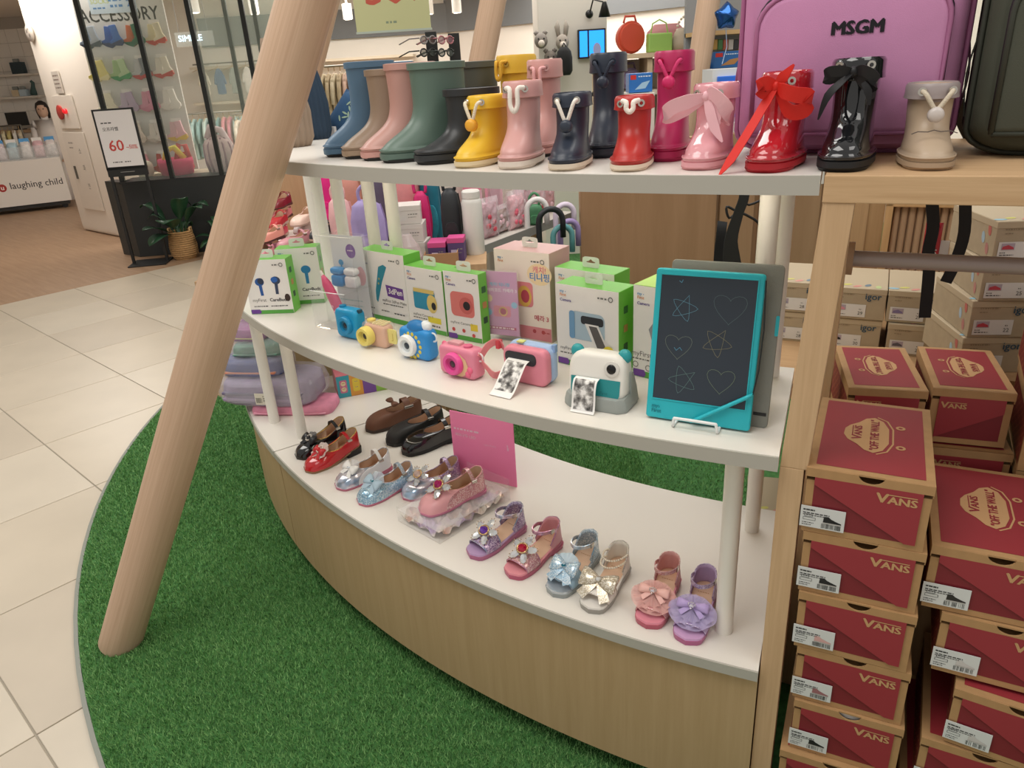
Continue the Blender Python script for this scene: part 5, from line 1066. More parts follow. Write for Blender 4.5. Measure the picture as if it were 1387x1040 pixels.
t, w, h, f = carton('white carton with lime green top picturing a grey camera behind the tablet', (857, 508), (935, 527), 385, .10, sub='Camera', tab=False, topc='#a9d93c', side='#8cc63c')
F2().poly([(-.02, h*.40), (.04, h*.30), (.04, h*.72), (-.005, h*.74), (-.03, h*.55)]).build('picture', M('#8f9296'), t, f); F2().rrect(-.01, .05, h*.50, h*.76, .01).build('picture', M('#c3c8cc'), t, f, .0012); F2().text('myFirst', -.07, h*.24, .016).fuzz(-.07, -.02, h*.20, .004, 6).build('lettering', M('#66645f'), t, f); F2().ring(-.06, h*.14, .005, .007, 12).ring(-.03, h*.12, .005, .007, 12).build('icons', M('#8a8884'), t, f)
# acrylic poster
ACR = clear('#eef2f2', .06, .03)
c, rz, w, a = on_shelf((657, 458), (705, 463)); h = height_to(a.x, a.y, ZM, 365)
t = thing('acrylic_sign', 'clear acrylic sign with a pink camera poster between the cartons', 'sign', c, rz)
MB().box(-w/2, w/2, 0, .002, 0, h).build('front_sheet', ACR, t); MB().box(-w/2+.002, w/2-.002, .0025, .0035, .012, h-.003).build('poster', M('#cf9bc4', rough=.4), t); MB().box(-w/2, w/2, .004, .006, 0, h).build('back_sheet', ACR, t); MB().box(-w/2+.03, w/2, 0, .012, 0, .002).build('foot', ACR, t)
f = FRONT(.0025); F2().text('캐치! 티니핑', 0, h*.78, .0105, 'CENTER', bold=.06).build('poster_print', M('#6fb8dc'), t, f, .0003); F2().text('다이아코드 카메라 3', 0, h*.70, .0105, 'CENTER', bold=.06).build('poster_print', M('#f2e6f0'), t, f, .0003)
F2().rrect(-.020, .026, h*.34, h*.50, .006).build('poster_picture', M('#d98aa0'), t, f, .0003); F2().ell(.006, h*.42, .012).build('poster_picture', M('#e6c08a'), t, f, .0005); F2().ell(.006, h*.42, .008).build('poster_picture', M('#a85a72'), t, f, .0007); F2().ell(-.033, h*.40, .009).ell(.036, h*.52, .008).build('poster_picture', M('#8fc0e0'), t, f, .0003); F2().ell(-.03, h*.60, .009).build('poster_picture', M('#e8d0a8'), t, f, .0003)
F2().rect(-.036, .038, h*.155, h*.195).build('poster_print', M('#b5587a'), t, f, .0003); F2().fuzz(-.033, .035, h*.165, .005, 3).build('poster_print', M('#f0dce4'), t, f, .0005)
# acrylic stand with earbud card and pen
c = onz(450, 446, ZM); rz = math.radians(-32)
t = thing('acrylic_stand', 'stepped clear acrylic stand holding an earbud card and a pen', 'display stand', c, rz)
W_, D_, H_ = .122, .055, .235
for x in (-W_/2, W_/2-.002): MB().box(x, x+.002, .05, .05+D_, 0, H_).build('side_sheet', ACR, t); MB().box(x, x+.002, 0, .05, 0, .10).build('side_sheet', ACR, t)
MB().box(-W_/2, W_/2, .05, .052, 0, H_).build('front_sheet', ACR, t); MB().box(-W_/2, W_/2, .05+D_-.002, .05+D_, 0, H_).build('back_sheet', ACR, t); MB().box(-W_/2, W_/2, 0, .002, 0, .10).build('front_sheet', ACR, t); MB().box(-W_/2, W_/2, .002, .05, 0, .002).build('bottom_sheet', ACR, t); MB().box(-W_/2, W_/2, .052, .05+D_, .095, .097).build('shelf_sheet', ACR, t)
for z in (H_, .10):
    y = .051 if z == H_ else .001; MB().tube([(-W_/2, y, z), (W_/2, y, z)], .0012, 6).build('polished_edge', M('#f4f6f4', rough=.1, alpha=.7), t)
MB().box(-W_/2+.004, W_/2-.004, .098, .099, .008, H_-.006).build('card', M('#cfd3d6', rough=.4), t); f = FRONT(.098); F2().ell(.012, H_*.80, .017, .019).build('card_badge', PURP, t, f); F2().fuzz(.002, .022, H_*.80, .004, 3).build('card_print', M('#e9e2ee'), t, f, .0009)
F2().ell(-.028, H_*.66, .009, .008).poly([(-.031, H_*.66), (-.025, H_*.66), (-.026, H_*.55), (-.030, H_*.55)]).build('card_picture', M('#2f8fc0'), t, f); F2().ell(.038, H_*.52, .016, .026).build('card_picture', M('#d9a8b0'), t, f); F2().fuzz(-.05, .03, .05, .004, 9).fuzz(-.05, .03, .035, .004, 5).build('card_print', M('#8fb0b8'), t, f)
def ploc(lx, ly, lz): return (c.x+lx*math.cos(rz)-ly*math.sin(rz), c.y+lx*math.sin(rz)+ly*math.cos(rz), ZM+lz)
for x, colr, lb in ((-.020, '#2f8fd0', 'blue earbud case inside the acrylic stand'), (.028, '#e2e3e6', 'white earbud case inside the acrylic stand')):
    e = thing('earbud_case', lb, 'earbud case', ploc(x, .062, .097), rz)
    rblock(.042, .022, .0325, .010, .006).build('body', M(colr, rough=.3), e, smooth=True); rblock(.042, .022, .0187, .009, .006, z0=.0333).build('lid', M(colr, rough=.3), e, smooth=True)
e = thing('toy_pen', 'pink drawing pen leaning in the front of the acrylic stand', 'pen', ploc(.035, .022, .0025), rz)
MB().loft([[(.016*k*math.cos(a), .013*k*math.sin(a), z) for a in (2*PI*j/16 for j in range(16))] for k, z in ((.75, 0), (1, .02), (1, .09), (.85, .125), (.3, .15))]).build('barrel', M('#d0557c', rough=.35), e, smooth=True, rot=(0, -.42, 0)); MB().loft([[(.0045*k*math.cos(a), .0045*k*math.sin(a), z) for a in (2*PI*j/10 for j in range(10))] for k, z in ((1, .149), (.6, .163))]).build('tip', M('#e8e2dc'), e, rot=(0, -.42, 0))
for z in (.05, .065): MB().ball((-.003, -.0125, z), .004, 8, 5).build('button', M('#e0a0b4'), e, rot=(0, -.42, 0))
# ------------------------------------------------------------------ toy cameras
def lens(t, x, y, z, r, ring, glass='#26262c', deep=.014, mid=None, tilt=0):
    o = MB().lathe([(r*1.0, 0), (r*1.02, deep*.5), (r*.92, deep), (r*.62, deep), (r*.55, deep*.6)], 28, (True, False)).build('lens_ring', M(ring, rough=.35), t, smooth='auto', loc=(x, y, z), rot=(PI/2, 0, 0))
    MB().lathe([(r*.60, deep*.55), (r*.60, deep*.62), (r*.34, deep*.5)], 24, (True, False)).build('lens_barrel', M(mid or '#555b62', rough=.3), o, smooth='auto'); MB().lathe([(r*.34, deep*.45), (r*.30, deep*.6), (.0005, deep*.75)], 20, (True, True)).build('lens_glass', M(glass, rough=.05), o, smooth=True)
CG = 'toy cameras along the middle shelf'
def toycam(label, px, py, rzd, w, d, h, colr, r=.012, e=.008, rough=.35, **k):
    p = onz(px, py, ZM); t = thing('toy_camera', label, 'camera', p, math.radians(rzd), CG)
    rblock(w, d, h, r, e).build('body', M(colr, rough=rough, **k), t, smooth=True); return t
t = toycam('sky blue toy camera with a blue lens', 471, 459, -38, .082, .036, .078, '#1f9ccf', .016, .010)
lens(t, .004, .001, .038, .023, '#1d8fc2', '#2a3038', .012, '#17708f'); MB().lathe([(.009, 0), (.009, .005), (.006, .006)], 16, (True, True)).build('shutter_button', M('#1a86b5', rough=.35), t, smooth='auto', loc=(-.022, .018, .077)); MB().box(.036, .043, .012, .024, .070, .078).build('strap_lug', M('#2a4a5a'), t)
t = toycam('peach toy camera in a clear case with yellow lens and flap', 509, 470, -38, .074, .034, .056, '#e0b094', .010, .007)
rblock(.080, .042, .062, .012, .008, y0=-.004).build('clear_case', clear('#f4e6dc', .18, .05), t, smooth=True); lens(t, -.016, -.004, .030, .024, '#e8d674', '#3b3a3c', .020, '#c9b860')
MB().lathe([(.011, 0), (.011, .006), (.007, .008)], 14, (True, True)).build('top_dial', M('#e6cf6a'), t, smooth='auto', loc=(-.022, .017, .058))
for k in range(4): MB().box(-.006+k*.010, -.001+k*.010, .004, .032, .0575, .0615).build('top_rib', M('#ecdf9a'), t)
MB().rbox(.036, .066, .010, .0135, .014, .050, .006).build('side_flap', M('#e9dc86', rough=.4), t); F2().line([(.050, .022), (.054, .022), (.054, .040)], .0018).build('flap_mark', M('#c9b24c'), t, FRONT(.010))
t = toycam('bright blue toy camera with white lens and whale shaped top', 562, 487, -38, .094, .038, .074, '#2f8fd6', .014, .010)
lens(t, -.014, -.001, .034, .026, '#eef0ee', '#35404a', .012, '#cfd6d8')
mb = MB()
for k in range(14): a = 2*PI*k/14; mb.ball((-.006+.028*math.cos(a), .002, .034+.028*math.sin(a)), .006, 8, 5, (1, .6, 1))
mb.build('lens_collar', M('#e2cc4a', rough=.4), t, smooth=True); MB().ball((.002, .018, .074), .024, 16, 8, (1.25, .75, .75)).build('whale_top', M('#2478b8', rough=.4), t, smooth=True); MB().ball((.026, .022, .078), .016, 12, 7, (1, .8, .9)).build('whale_belly', M('#e8eef0', rough=.4), t, smooth=True)
torus_mb((.047, .02, .056), .010, .0022).build('strap_ring', M('#e9eef0'), t, smooth=True)
t = toycam('pink toy camera with magenta lens and wrist strap', 619, 511, -40, .104, .04, .068, '#e389a0', .013, .009)
lens(t, -.002, -.001, .033, .025, '#e2529a', '#4a3440', .013, '#c23a80')
F2().ell(.006, .030, .030, .027, 10).build('lens_collar', M('#e6c79a', rough=.4), t, FRONT(-.0005)); MB().lathe([(.010, 0), (.010, .005)], 14, (True, True)).build('shutter_button', M('#d9678a'), t, loc=(.022, .02, .067)); MB().rbox(-.030, .002, .012, .030, .066, .074, .003).build('top_bar', M('#dba0a8'), t)
mb = MB()
for q in ((-.048, .020, .062), (-.044, .012, .048), (-.050, .012, .036), (-.040, .006, .024), (.034, .0, .014), (.040, .0, .024)): mb.ball(q, .008, 8, 5, (1, .6, 1))
mb.build('raised_decor', M('#e86a8c', rough=.4), t, smooth=True)
for s in (-1, 1): torus_mb((s*.053, .02, .050), .009, .002).build('strap_ring', M('#f0e4e6'), t, smooth=True)
ribbon([(.054, .02, .050), (.060, .040, .070), (.070, .056, .076), (.080, .066, .060), (.088, .066, .028), (.092, .05, .014), (.082, .03, .012), (.068, .022, .030), (.056, .02, .044)], .017, (0, -.4, 1), .0018).build('wrist_strap', M('#e78f94', rough=.6), t, smooth='auto'); MB().box(.070, .078, .054, .068, .062, .080).build('strap_buckle', M('#d9545c'), t)
# instant print cameras
p = onz(711, 521, ZM); t = thing('toy_camera', 'pink and pale blue instant print camera with a printed strip', 'camera', p, math.radians(-36), CG)
rblock(.108, .026, .080, .018, .008).build('front_shell', M('#e28a9c', rough=.35), t, smooth=True); rblock(.112, .026, .084, .020, .009, y0=.022, z0=0).build('back_shell', M('#a9c4e8', rough=.35), t, smooth=True)
F2().rrect(-.044, .030, .046, .070, .009).build('print_slot', M('#2a2a2e', rough=.15), t, FRONT(0)); MB().rbox(-.045, .031, -.002, .002, .045, .071, .010).build('slot_rim', M('#33333a', rough=.2), t); MB().rbox(-.030, -.014, .020, .034, .083, .086, .001).build('shutter_button', M('#d9df8a'), t); MB().box(.05, .058, .03, .04, .07, .086).build('strap_lug', M('#8fb0dc'), t)
def photo_mat(seed):
    m = bpy.data.materials.new('mat_photo_print'); m.use_nodes = True; N = m.node_tree.nodes; L = m.node_tree.links; b = N['Principled BSDF']; b.inputs['Roughness'].default_value = .6
    tc = N.new('ShaderNodeTexCoord'); mp = N.new('ShaderNodeMapping'); mp.inputs['Location'].default_value = (seed, seed*.7, 0); L.new(tc.outputs['Object'], mp.inputs[0]); n = N.new('ShaderNodeTexNoise'); n.inputs['Scale'].default_value = 65; n.inputs['Detail'].default_value = 4; L.new(mp.outputs[0], n.inputs['Vector'])
    r = N.new('ShaderNodeValToRGB'); e = r.color_ramp.elements; e[0].position = .36; e[0].color = lin('#3c3a39'); e[1].position = .60; e[1].color = lin('#efedea'); k = e.new(.47); k.color = lin('#8f8c89'); L.new(n.outputs[0], r.inputs[0]); L.new(r.outputs[0], b.inputs['Base Color']); return m
def paper(t, pts, w, seed, x0=0.0):
    o = ribbon([(x0, y, z) for y, z in pts], w, (1, 0, 0), .0005); o = o.build('printed_paper', M('#efedea', rough=.6), t, smooth='auto'); rr = random.Random(seed)
    path = smooth_path([(x0, y, z) for y, z in pts], 4); mb = MB(); vs = []
    for i in range(3, len(path)-3):
        a, b = path[i], path[i+1]; n_ = (b-a).cross(Vector((1, 0, 0))).normalized(); n_ = n_ if n_.y <= 0 else -n_
        for x in (-w*.42, w*.42): vs.append((x0+x, a.y+n_.y*.0007, a.z+n_.z*.0007))
    mb.add(vs, [(2*i, 2*i+1, 2*i+3, 2*i+2) for i in range(len(vs)//2-1)]); mb.build('photo_print', photo_mat(seed), o, smooth=True)
paper(t, [(.0, .056), (-.016, .052), (-.034, .036), (-.058, .012), (-.078, .002)], .052, 4, -.010)
p = onz(806, 553, ZM); t = thing('toy_camera', 'white and teal instant print camera with small ears on a grey stand', 'camera', p, math.radians(-30), CG)
MB().loft([[(x*k+0, y, z) for x, y in ((-.064, 0), (-.050, -.012), (.050, -.012), (.064, 0), (.066, .055), (.052, .072), (-.052, .072), (-.066, .055))] for k, z in ((1, 0), (1, .012), (.96, .022), (.93, .028))]).build('grey_stand', M('#9aa09c', rough=.5), t, bevel=.003, smooth='auto'); MB().prism([(.03, .0), (.072, .0), (.060, .034), (.040, .070), (.03, .072)], .0, .006, Matrix.Rotation(PI/2, 4, 'Z') @ Matrix.Translation((0, -.062, 0))).build('stand_side', M('#9aa09c', rough=.5), t)
tm = Matrix.Translation((0, -.004, .012)) @ Matrix.Rotation(-.16, 4, 'X')
def tmb(mb): 
    mb.v = [tuple(tm @ Vector(q)) for q in mb.v]; return mb
tmb(rblock(.116, .045, .100, .030, .012)).build('body', M('#ebe8e0', rough=.3), t, smooth=True)
ft = tm @ FRONT(0)
tl = F2(); tl.poly([(-.045, .010), (-.030, .008), (.030, .008), (.045, .010), (.0495, .022), (.050, .050), (-.050, .050), (-.0495, .022)]); tl.build('teal_face', M('#2b8f92', rough=.4), t, ft, .0006)
for s in (-1, 1): tmb(MB().ball((s*.048, .022, .094), .014, 12, 8, (1, .7, 1))).build('ear', M('#2b9aa0', rough=.4), t, smooth=True)
o = MB().lathe([(.015, 0), (.015, .003), (.011, .004)], 24, (True, True)).build('lens_ring', M('#dcd9d2', rough=.3), t, smooth='auto', loc=tuple(tm @ Vector((.032, 0, .072))), rot=(PI/2-.16, 0, 0)); MB().lathe([(.0095, .004), (.0085, .0055), (.0005, .006)], 20, (True, True)).build('lens_glass', M('#141416', rough=.05), o, smooth=True)
F2().text('First', .010, .020, .009).build('logo_print', M('#227478'), t, ft, .001)
paper(t, [(.001, .062), (-.012, .060), (-.020, .045), (-.022, .026), (-.026, .008), (-.032, .0015)], .048, 9, -.014)
# ------------------------------------------------------------------ drawing tablet
c, rz, w, a = on_shelf((873, 566), (1016, 588)); LEAN = -.20
t = thing('drawing_tablet', 'turquoise framed drawing tablet with doodled stars and hearts', 'tablet', c+Vector((0, 0, .004)), rz)
tm = Matrix.Rotation(LEAN, 4, 'X'); TH = .272; TW_ = .186
tmb(rblock(TW_, .010, TH, .006, .003)).build('frame', M('#27b5c2', rough=.4), t, smooth='auto'); ft = tm @ FRONT(0)
sx0, sx1, sz0, sz1 = -TW_/2+.011, TW_/2-.011, .038, TH-.011
F2().rect(sx0, sx1, sz0, sz1).build('screen', M('#343c46', rough=.25, spec=.4), t, ft, .0006)
for x0, x1, z0, z1 in ((sx0-.002, sx1+.002, sz0-.002, sz0), (sx0-.002, sx1+.002, sz1, sz1+.002), (sx0-.002, sx0, sz0, sz1), (sx1, sx1+.002, sz0, sz1)): tmb(MB().box(x0, x1, -.0016, .0, z0, z1)).build('bezel_edge', M('#27b5c2', rough=.4), t)
def doodle(kind, cx, cz, s, colr, rot=0):
    if kind == 'star': pts = [(math.sin(k*4*PI/5+rot)*s, math.cos(k*4*PI/5+rot)*s) for k in range(6)]; pts = [tuple(q)[:2] for q in [(p_[0], p_[1]) for p_ in smooth_path([(x, y, 0) for x, y in pts], 5)]]
    else: pts = [(1.25*s*math.sin(a)**3*.8, s*(.85*math.cos(a)-.33*math.cos(2*a)-.13*math.cos(3*a))) for a in (2*PI*k/28+rot for k in range(29))]
    F2().line([(cx+x, cz+z) for x, z in pts], .0007).build('doodle', M(colr), t, ft, .0012)
doodle('star', -.038, .205, .024, '#5f8fa4', .3); doodle('heart', .040, .212, .028, '#566a6e'); doodle('heart', -.043, .138, .024, '#6f7a70'); doodle('star', .024, .150, .026, '#7d7a62', .5); doodle('star', -.030, .077, .026, '#5f7d7c', .9); doodle('heart', .036, .085, .024, '#6f7f6c')
F2().line([(-.050, .252), (-.046, .249), (-.044, .254)], .001).line([(-.05, .134), (-.046, .129), (-.040, .135), (-.036, .130)], .0008).build('doodle', M('#5a9ab8'), t, ft, .0012)
F2().text('my›', -.083, .020, .010, bold=.05).text('First', -.083, .011, .010, bold=.05).build('logo_print', M('#177f8c'), t, ft, .0009)
tmb(rblock(.178, .006, .272, .006, .002, y0=.016)).build('spacer_board', M('#6a716e', rough=.7), t)
q = c+Vector((math.cos(rz)*.022-math.sin(rz)*.030, math.sin(rz)*.022+math.cos(rz)*.030, 0)); fo = thing('tablet_folio', 'grey fabric folio case standing behind the drawing tablet', 'case', q, rz)
tm2 = Matrix.Rotation(LEAN, 4, 'X'); mb = rblock(.192, .006, .285, .008, .002); mb.v = [tuple(tm2 @ Vector(k)) for k in mb.v]; mb.build('cover', M('#8b8d86', rough=.9, bump=.4, bscale=900), fo, smooth='auto')
f3 = tm2 @ FRONT(0); F2().rect(.070, .092, .022, .028).build('label_loop', M('#2a2a2a'), fo, f3); F2().rrect(.091, .097, .165, .200, .002).build('pen_loop', M('#2bb0bd'), fo, f3, .004)
e = thing('stylus', 'turquoise stylus lying across the tablet corner', 'stylus', t.location, rz); tm3 = tm
MB().loft([[tm3 @ Vector((lerp(-.008, .093, q), -.008, lerp(.004, .068, q)))+Vector((0, r*.0045*math.cos(k*PI/4), r*.0045*math.sin(k*PI/4))) for k in range(8)] for q, r in ((0, .5), (.05, .9), (.2, 1), (.9, 1), (1, .8))]).build('barrel', M('#2bb8c6', rough=.35), e, smooth=True); MB().tube([tm3 @ Vector((.093, -.008, .068)), tm3 @ Vector((.098, -.004, .11)), tm3 @ Vector((.099, -.002, .18)), tm3 @ Vector((.094, -.002, .262))], .0012, 6).build('tether', M('#1f2324'), e)
e = thing('wire_easel', 'white wire easel lip holding up the tablet', 'easel', c, rz)
MB().tube(smooth_path([(-.030, .05, .003), (-.036, -.002, .003), (-.036, -.020, .004), (-.034, -.022, .018), (-.028, -.022, .020), (.034, -.022, .020), (.040, -.022, .018), (.042, -.020, .004), (.042, -.002, .003), (.036, .05, .003)], 3), .0028, 8).build('wire', M('#e9ebea', rough=.3), e, smooth=True); MB().tube([(-.03, .05, .003), (-.02, .085, .12), (.03, .085, .12), (.036, .05, .003)], .0028, 8).build('back_wire', M('#e9ebea', rough=.3), e, smooth=True)
# ------------------------------------------------------------------ shoes on the base board
ZB = Z_BASE
HWX = [0, .04, .16, .40, .68, .86, .95, 1.0]; HWY = [.0, .50, .78, .78, 1.0, .93, .70, 0.0]
def outline(L, W, n=22, k=1.0, s0=0.0, s1=1.0, wy=HWY):
    "closed outline, heel to toe on the right, back on the left; toe at -y"
    pts = []
    for i in range(n+1):
        a = i/n; s = (1-math.cos(PI*a))/2; pts.append((W/2*k*max(cat(HWX, wy, s), 0), L/2-L*lerp(s0, s1, s), s))
    left = [(-x, y, s) for x, y, s in pts[-2:0:-1]]
    return pts+left
def strip_pad(pts):
    "fills a mirrored outline with strips from side to side"
    n = len(pts)//2; mb = MB(); vs = [pts[0]]; fs = []
    for i in range(1, n): vs += [pts[i], pts[len(pts)-i]]
    vs.append(pts[n]); fs.append((0, 1, 2))
    for i in range(1, n-1): a = 2*i-1; fs.append((a, a+2, a+3, a+1))
    fs.append((len(vs)-3, len(vs)-1, len(vs)-2)); return mb.add(vs, fs)
def shoe_frame(name, label, cat_, toe, direction, L, z, group):
    p = onz(*toe, z); d = math.radians(direction); r0 = d+PI/2
    c = p - Vector((math.cos(d), math.sin(d), 0))*(L/2)
    return thing(name, label, cat_, (c.x, c.y, z), r0, group)
TAN = M('#c89a78', rough=.65); GOLD = M('#c9a55c', rough=.25, metal=.8)
def lift_at(s, heel): return heel*(1-smoothstep((s-.12)/.45))
def sole_parts(t, L, W, colr, heel, th, rough=.4, heelc=None, alpha=1.0):
    sm = M(colr, rough=rough, alpha=alpha)
    o = outline(L, W); top = [(x*1.03, y*1.015, th+lift_at(s, heel)) for x, y, s in o]; bot = [(x*.98, y*1.0, lift_at(s, heel)+.0003) for x, y, s in o]
    MB().loft([bot, top]).build('sole', sm, t, smooth='auto')
    if heel > .004:
        hp = [(x*.9, y, s) for x, y, s in outline(L, W*.9, s1=.30, wy=[0, .5, .85, .95, 1, 1, .98, .9])]
        MB().loft([[(x*.86, y, 0) for x, y, s in hp], [(x, y, heel+.0015) for x, y, s in hp]]).build('heel', M(heelc or colr, rough=rough, alpha=alpha), t, smooth='auto')
def flat(label, toe, direction, L, W, upper, sole, lining=TAN, toecap=None, binding=None, strap=None, heel=.008, th=.007, wall=.030, back=.050, throat=.60, group='flat shoes on the base board', z=ZB, strap_s=.36, strapw=.010, name='ballet_flat', cat_='shoe', solealpha=1.0, heelc=None, rise=.028):
    t = shoe_frame(name, label, cat_, toe, direction, L, z, group)
    sole_parts(t, L, W, sole, heel, th, heelc=heelc, alpha=solealpha)
    B = outline(L, W); O = outline(L, W*.86, s0=.03, s1=throat, wy=[0, .42, .66, .72, .78, .66, .42, 0])
    n = 7; rings = []
    def oz(s): return th+cat([0, .25, .55, .85, 1], [back, wall+.008, wall, wall+.004, wall+.004], s)
    for k in range(n+1):
        q = k/n; r = []
        for (bx, by, bs), (ox, oy, os_) in zip(B, O):
            h = q**1.9; v = math.sin(q*PI/2)**.85; zl = lift_at((L/2-by)/L, heel); zo = lift_at((L/2-oy)/L, heel)
            r.append((lerp(bx, ox, h), lerp(by, oy, h), lerp(th+zl, oz(os_)+zo, v)))
        rings.append(r)
    nb = len(B)
    up = MB().loft(rings, (False, False))
    if toecap:      # front of the upper in another material
        vs = [p for r in rings for p in r]; mb1, mb2 = MB(), MB(); fs1, fs2 = [], []
        for fi_, f_ in enumerate(up.f): (fs2 if (B[fi_ % nb][2]+B[(fi_+1) % nb][2])/2 > .70 else fs1).append(f_)
        mb1.add(vs, fs1); mb2.add(vs, fs2)
        for mb_ in (mb1, mb2):
            used = sorted({i for f_ in mb_.f for i in f_}); mp = {a: b for b, a in enumerate(used)}; mb_.v = [mb_.v[i] for i in used]; mb_.f = [tuple(mp[i] for i in f_) for f_ in mb_.f]
        mb1.build('upper', upper, t, smooth=True, fix=True); mb2.build('toe_cap', toecap, t, smooth=True, fix=True)
    else: up.build('upper', upper, t, smooth=True)
    MB().loft([[(x*.93, y*.985, z_-.001) for x, y, z_ in rings[-1]], [(lerp(rings[-1][i][0], B[i][0], .35)*.93, lerp(rings[-1][i][1], B[i][1], .12)*.985, th+.012+lift_at(B[i][2], heel)) for i in range(nb)], [(B[i][0]*.88, B[i][1]*.96, th+.003+lift_at(B[i][2], heel)) for i in range(nb)]], (False, False)).build('lining', M('#d3b397', rough=.8), t, smooth=True)
    MB().loft([[(B[i][0]*.90, B[i][1]*.97, th+.0032+lift_at(B[i][2], heel)) for i in range(nb)]], (False, False)) if False else strip_pad([(B[i][0]*.90, B[i][1]*.97, th+.0032+lift_at(B[i][2], heel)) for i in range(nb)]).build('insole', lining, t, smooth=True)
    MB().tube(rings[-1]+[rings[-1][0]], .0016, 6).build('topline', binding or upper, t, smooth=True)
    t['oz'] = oz(.5); t['heel'] = heel; t['L'] = L; t['W'] = W
    if strap:
        i = min(range(len(O)//2), key=lambda j: abs(O[j][2]-strap_s)); x, y, s = O[i]; zz = oz(s)+lift_at((L/2-y)/L, heel)
        ribbon([(-x*1.12, y, zz-.012), (-x*1.08, y, zz), (-x*.6, y-.003, zz+rise*.75), (0, y-.004, zz+rise), (x*.6, y-.003, zz+rise*.75), (x*1.08, y, zz), (x*1.12, y, zz-.012)], strapw, (0, 1, .0), .0018).build('strap', strap, t, smooth='auto', ang=60)
        MB().rbox(x*.95, x*1.35, y-strapw*.7, y+strapw*.7, zz-.004, zz+.004, .002).build('buckle', M('#cfcac0', rough=.2, metal=.9), t)
    yt = L/2-L*(throat+.10); t['dy'] = yt; t['dz'] = th+wall+.008
    return t
def crystal(t, x, y, z, r, colr, name='gem', sc=(1, 1, .6)):
    mb = MB(); n = 7; mb.loft([[(x+r*sc[0]*k*math.cos(2*PI*j/n), y+r*sc[1]*k*math.sin(2*PI*j/n), z+zz*r*sc[2]) for j in range(n)] for k, zz in ((.5, -.6), (1, 0), (.6, .7))]); return mb.build(name, M(colr, rough=.06, metal=.35, spec=.9), t)
def jewel_flower(t, gem, y, z, s=.011, petal='#d9dde2', n=5, tilt=.55):
    rt = bpy.data.objects.new('jewel_flower', None)
    for k in range(n):
        a = 2*PI*k/n+.3; cx, cy = s*1.35*math.cos(a), s*1.35*math.sin(a)
        mb = MB(); m = 8
        mb.loft([[(s*.85*kk*math.cos(2*PI*j/m), s*.55*kk*math.sin(2*PI*j/m), zz*s) for j in range(m)] for kk, zz in ((.5, -.25), (1, 0), (.55, .32))], mtx=Matrix.Translation((0, y, z)) @ Matrix.Rotation(tilt, 4, 'X') @ Matrix.Translation((cx, cy, 0)) @ Matrix.Rotation(a, 4, 'Z'))
        mb.build('petal_gem', M(petal, rough=.06, metal=.4, spec=.9), t)
        mb = MB()
        for j in range(9):
            b = 2*PI*j/9; mb.ball((s*.95*math.cos(b), s*.65*math.sin(b), 0), s*.10, 5, 4, mtx=Matrix.Translation((0, y, z)) @ Matrix.Rotation(tilt, 4, 'X') @ Matrix.Translation((cx, cy, 0)) @ Matrix.Rotation(a, 4, 'Z'))
        mb.build('gem_setting', M('#d9c9a8', rough=.2, metal=.8), t)
    mb = MB(); m = 9
    mb.loft([[(s*.75*kk*math.cos(2*PI*j/m), s*.62*kk*math.sin(2*PI*j/m), zz*s) for j in range(m)] for kk, zz in ((.6, .1), (1, .4), (.6, .85))], mtx=Matrix.Translation((0, y, z)) @ Matrix.Rotation(tilt, 4, 'X')); mb.build('centre_gem', M(gem, rough=.05, metal=.3, spec=.9), t)
    MB().tube([Matrix.Translation((0, y, z)) @ Matrix.Rotation(tilt, 4, 'X') @ Vector((s*.85*math.cos(2*PI*j/12), s*.72*math.sin(2*PI*j/12), s*.38)) for j in range(13)], s*.14, 5).build('gem_ring', M('#d9b98a', rough=.2, metal=.8), t, smooth=True)
def cloth_bow(t, mat, y, z, w=.026, h=.018, tilt=.6, knot=None, tails=True):
    T = Matrix.Translation((0, y, z)) @ Matrix.Rotation(tilt, 4, 'X')
    for s in (-1, 1):
        rings = [[T @ Vector((s*w*q, hh*h/2*math.cos(a), .004+th_*math.sin(a))) for a in (2*PI*j/12 for j in range(12))] for q, hh, th_ in ((.06, .45, .003), (.3, .75, .006), (.65, 1.05, .008), (.92, 1.15, .006), (1.0, 1.0, .002))]
        MB().loft(rings).build('bow_loop', mat, t, smooth=True)
        if tails: ribbon([T @ Vector((s*.002, -.002, .002)), T @ Vector((s*w*.4, -h*.6, .003)), T @ Vector((s*w*.7, -h*1.1, .001))], [h*.3, h*.55, h*.6], T.to_3x3() @ Vector((1, .4*s, 0)), .0012).build('bow_tail', mat, t, smooth='auto')
    MB().ball(tuple(T @ Vector((0, 0, .006))), .006, 10, 6).build('bow_knot', knot or mat, t, smooth=True)
def pearls(t, y, z, r, n, tilt=.6, pr=.0032, colr='#e9e2d6'):
    T = Matrix.Translation((0, y, z)) @ Matrix.Rotation(tilt, 4, 'X')
    for k in range(n): a = 2*PI*k/n; MB().ball(tuple(T @ Vector((r*math.cos(a), r*math.sin(a), .006))), pr, 8, 6).build('pearl', M(colr, rough=.2, spec=.6), t, smooth=True)
def frill(t, mat, y, z, r, tilt=.6, n=36, waves=9, amp=.25, name='organza', lobes=0.0):
    T = Matrix.Translation((0, y, z)) @ Matrix.Rotation(tilt, 4, 'X'); rings = []
    for q in (.1, .5, .8, 1.0): rings.append([T @ Vector((r*q*(1+lobes*abs(math.cos(a)))*math.cos(a), r*q*math.sin(a)*(1+lobes*.2), .002+amp*r*q*math.sin(waves*a)*.35)) for a in (2*PI*j/n for j in range(n))])
    MB().loft(rings, (True, False)).build(name, mat, t, smooth=True)
PINKSOLE = '#c9788f'
